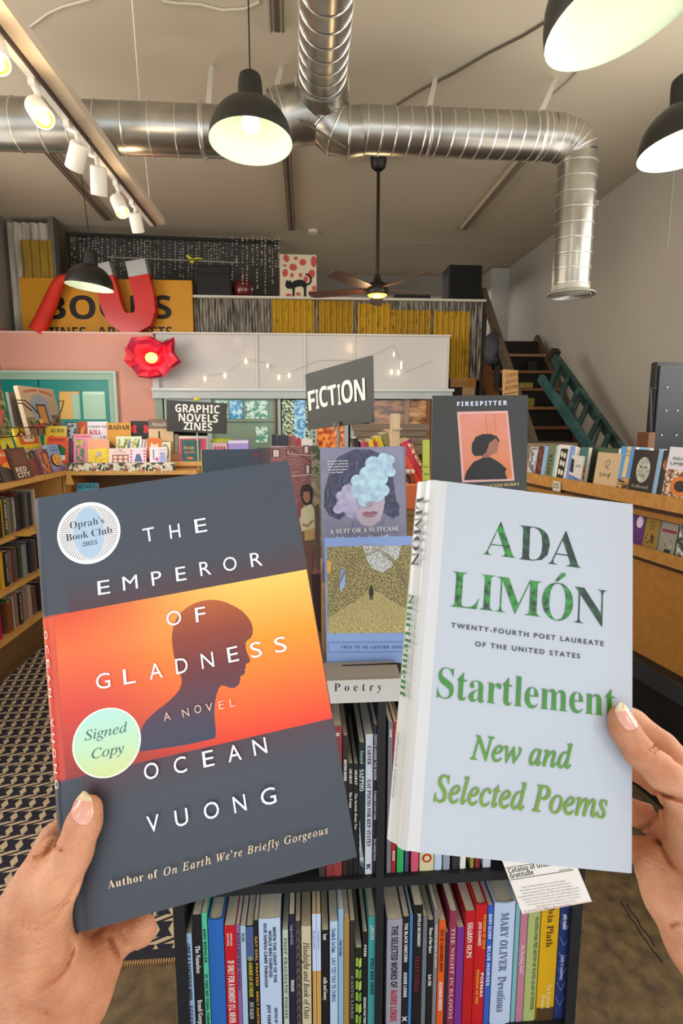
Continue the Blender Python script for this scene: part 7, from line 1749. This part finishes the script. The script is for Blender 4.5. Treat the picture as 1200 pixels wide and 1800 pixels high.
def skin_mat():
    g = bpy.data.materials.new('mat'); g.use_nodes = True; nt = g.node_tree; N = nt.nodes.new; Lk = nt.links.new
    b = nt.nodes['Principled BSDF']; b.inputs['Roughness'].default_value = .48; b.inputs['Subsurface Weight'].default_value = .25
    b.inputs['Subsurface Radius'].default_value = (.006, .0022, .0012); b.inputs['Subsurface Scale'].default_value = .6; b.inputs['Specular IOR Level'].default_value = .35
    tc = N('ShaderNodeTexCoord'); nz = N('ShaderNodeTexNoise'); nz.inputs['Scale'].default_value = 38; nz.inputs['Detail'].default_value = 5; Lk(tc.outputs['Object'], nz.inputs[0])
    r = N('ShaderNodeValToRGB'); e = r.color_ramp.elements; e[0].position = .32; e[1].position = .70
    e[0].color = (*lin('#bd7c5a'), 1); e[1].color = (*lin('#dea380'), 1); Lk(nz.outputs[0], r.inputs[0]); Lk(r.outputs[0], b.inputs['Base Color'])
    mp = N('ShaderNodeMapping'); mp.inputs['Rotation'].default_value = (0, 0, R(35)); mp.inputs['Scale'].default_value = (1, 3.2, 1); Lk(tc.outputs['Object'], mp.inputs[0])
    n2 = N('ShaderNodeTexNoise'); n2.inputs['Scale'].default_value = 170; n2.inputs['Detail'].default_value = 4; Lk(mp.outputs[0], n2.inputs[0])
    n3 = N('ShaderNodeTexVoronoi'); n3.inputs['Scale'].default_value = 700; Lk(mp.outputs[0], n3.inputs[0])
    ma = N('ShaderNodeMath'); ma.operation = 'MULTIPLY_ADD'; ma.inputs[1].default_value = .35; Lk(n3.outputs[0], ma.inputs[0]); Lk(n2.outputs[0], ma.inputs[2])
    bp = N('ShaderNodeBump'); bp.inputs['Distance'].default_value = .0013; bp.inputs['Strength'].default_value = .8; Lk(ma.outputs[0], bp.inputs['Height']); Lk(bp.outputs[0], b.inputs['Normal'])
    return g
SK = skin_mat()
# left hand: thumb in front of the dark novel, four fingers behind it, little finger tip showing below
h1 = Hand(ME); h1.bc = np.array([WE/2, HE/2, -TE/2]); h1.bh = np.array([WE/2+.003, HE/2, TE/2])
h1.chain([(154,1424,7.4,7.6),(147,1448,8.6,8.9),(128,1500,10.5,9.6),(102,1556,12.5,10.5),(72,1618,11,12.5)], 4, 'thumb')
h1.chain([(72,1612,8,12.5),(62,1690,2,20),(25,1790,-8,25),(-50,1930,-22,27),(-110,2080,-30,29)], 8)
h1.chain([(92,1500,-6,8.5),(74,1545,2,12),(60,1600,4,15)], 8)
h1.chain([(48,1585,-2,13),(50,1680,-6,18),(30,1790,-14,25)], 8)
h1.chain([(92,1676,-12,12.5),(118,1724,-16,16),(70,1800,-16,24),(-10,1930,-24,27)], 8)
h1.chain([(165,1712,-24,12.5),(140,1755,-24,15),(80,1830,-24,22)], 8)
h1.chain([(60,1560,-12,12.5),(97,1476,-30,9.3),(150,1440,-39.5,8.3),(205,1425,-39,7.8),(245,1418,-38.5,6.8)], 3, 'finger')
h1.chain([(85,1610,-26,12),(140,1530,-40.5,9),(205,1500,-40,8.2),(262,1484,-39,7.2)], 3, 'finger')
h1.chain([(115,1670,-30,12),(160,1610,-40.5,9),(222,1583,-40,8.2),(276,1564,-39,7.2)], 3, 'finger')
h1.chain([(160,1715,-28,11.5),(194,1662,-33,10.2),(222,1645,-37,7.9),(250,1636,-36,7.6),(252,1632,-34,7.2)], 2.5, 'finger')
h1.cre = [([(45,1618),(70,1618),(95,1605),(120,1580),(140,1545)], .9, 4), ([(20,1625),(60,1632),(95,1615),(118,1592)], .5, 3),
          ([(96,1486),(106,1494),(120,1494)], .7, 3), ([(56,1506),(72,1507),(86,1496),(98,1472)], .8, 3),
          ([(122,1650),(128,1668),(118,1695),(98,1718),(60,1745)], 1.0, 4.5), ([(0,1758),(40,1762),(80,1778),(110,1800)], .55, 5),
          ([(188,1640),(198,1662),(214,1690)], 1.1, 4), ([(216,1636),(222,1650),(226,1660)], .5, 3), ([(30,1650),(70,1655),(110,1640)], .4, 3),
          ([(0,1700),(50,1705),(95,1690)], .35, 3.5), ([(10,1672),(50,1676),(90,1664)], .35, 3)]
n1 = [([(128,1438),(160,1444),(-1,9)], [(125,1424),(164,1428),(0,3)], [(130,1410),(163,1412),(0,0)], [(138,1399),(160,1402),(0,-1)], [(145,1391),(153,1394),(0,-1)])]
n1 = [([(tuple(a), tuple(b), tuple(c)) for a, b, c in n1[0]], .66)]
h1.build((-.14, -.165, -.066), (.065, .085, .040), .00108, 'left hand gripping the dark novel with the thumb on its cover', SK, Matrix(ME), n1)
# right hand
h2 = Hand(MS); h2.bc = np.array([WS/2, HS/2, -TS/2]); h2.bh = np.array([WS/2+.001, HS/2, TS/2])
h2.chain([(1090,1262,7.6,7.4),(1098,1284,8.8,8.8),(1124,1322,10.5,9.4),(1164,1358,12,10.4),(1212,1400,11,14)], 4, 'thumb')
h2.chain([(1212,1402,10,14),(1238,1455,6,21),(1262,1540,-2,27),(1330,1680,-12,28),(1410,1850,-20,30)], 8)
h2.chain([(1215,1520,-8,18),(1215,1580,-10,21),(1280,1690,-14,27)], 8)
h2.chain([(1152,1532,-16,12.8),(1180,1575,-14,16),(1240,1650,-14,24),(1330,1760,-18,27)], 8)
h2.chain([(1240,1400,-22,14),(1164,1312,-34,10.2),(1115,1270,-40.5,9),(1055,1236,-40,8.3),(1005,1215,-39,7.3)], 3, 'finger')
h2.chain([(1235,1440,-26,14),(1150,1368,-39,9.8),(1080,1330,-41,8.8),(1015,1308,-39.5,7.6)], 3, 'finger')
h2.chain([(1225,1485,-28,13),(1140,1440,-41,9.4),(1075,1412,-41,8.6),(1018,1396,-39.5,7.4)], 3, 'finger')
h2.chain([(1205,1530,-26,12.5),(1140,1500,-38,9.4),(1080,1484,-40.5,8),(1035,1476,-39.5,7)], 3, 'finger')
h2.cre = [([(1130,1322),(1143,1317),(1156,1306)], .8, 2.8), ([(1138,1328),(1150,1322),(1160,1312)], .6, 2.5), ([(1126,1314),(1136,1308),(1144,1300)], .4, 2.5),
          ([(1153,1392),(1172,1399),(1205,1408),(1230,1420)], 1.6, 3.5), ([(1158,1478),(1170,1500),(1180,1520),(1202,1538)], 1.2, 4), ([(1120,1460),(1140,1450),(1152,1436)], .9, 3.5),
          ([(1172,1632),(1184,1624),(1204,1618)], .9, 4), ([(1156,1448),(1152,1420),(1153,1396)], 1.3, 3.5), ([(1180,1335),(1192,1338),(1204,1332)], .5, 3)]
n2 = [([((1099,1281),(1121,1277),(1,4)), ((1088,1267),(1116,1263),(0,1)), ((1081,1251),(1107,1249),(0,0)), ((1083,1241),(1100,1240),(0,-1)), ((1087,1236),(1095,1236),(0,-1))], .52)]
h2.build((.080, -.155, -.066), (.305, .125, .042), .00112, 'right hand gripping the white book with the thumb on its cover', SK, Matrix(MS), n2)
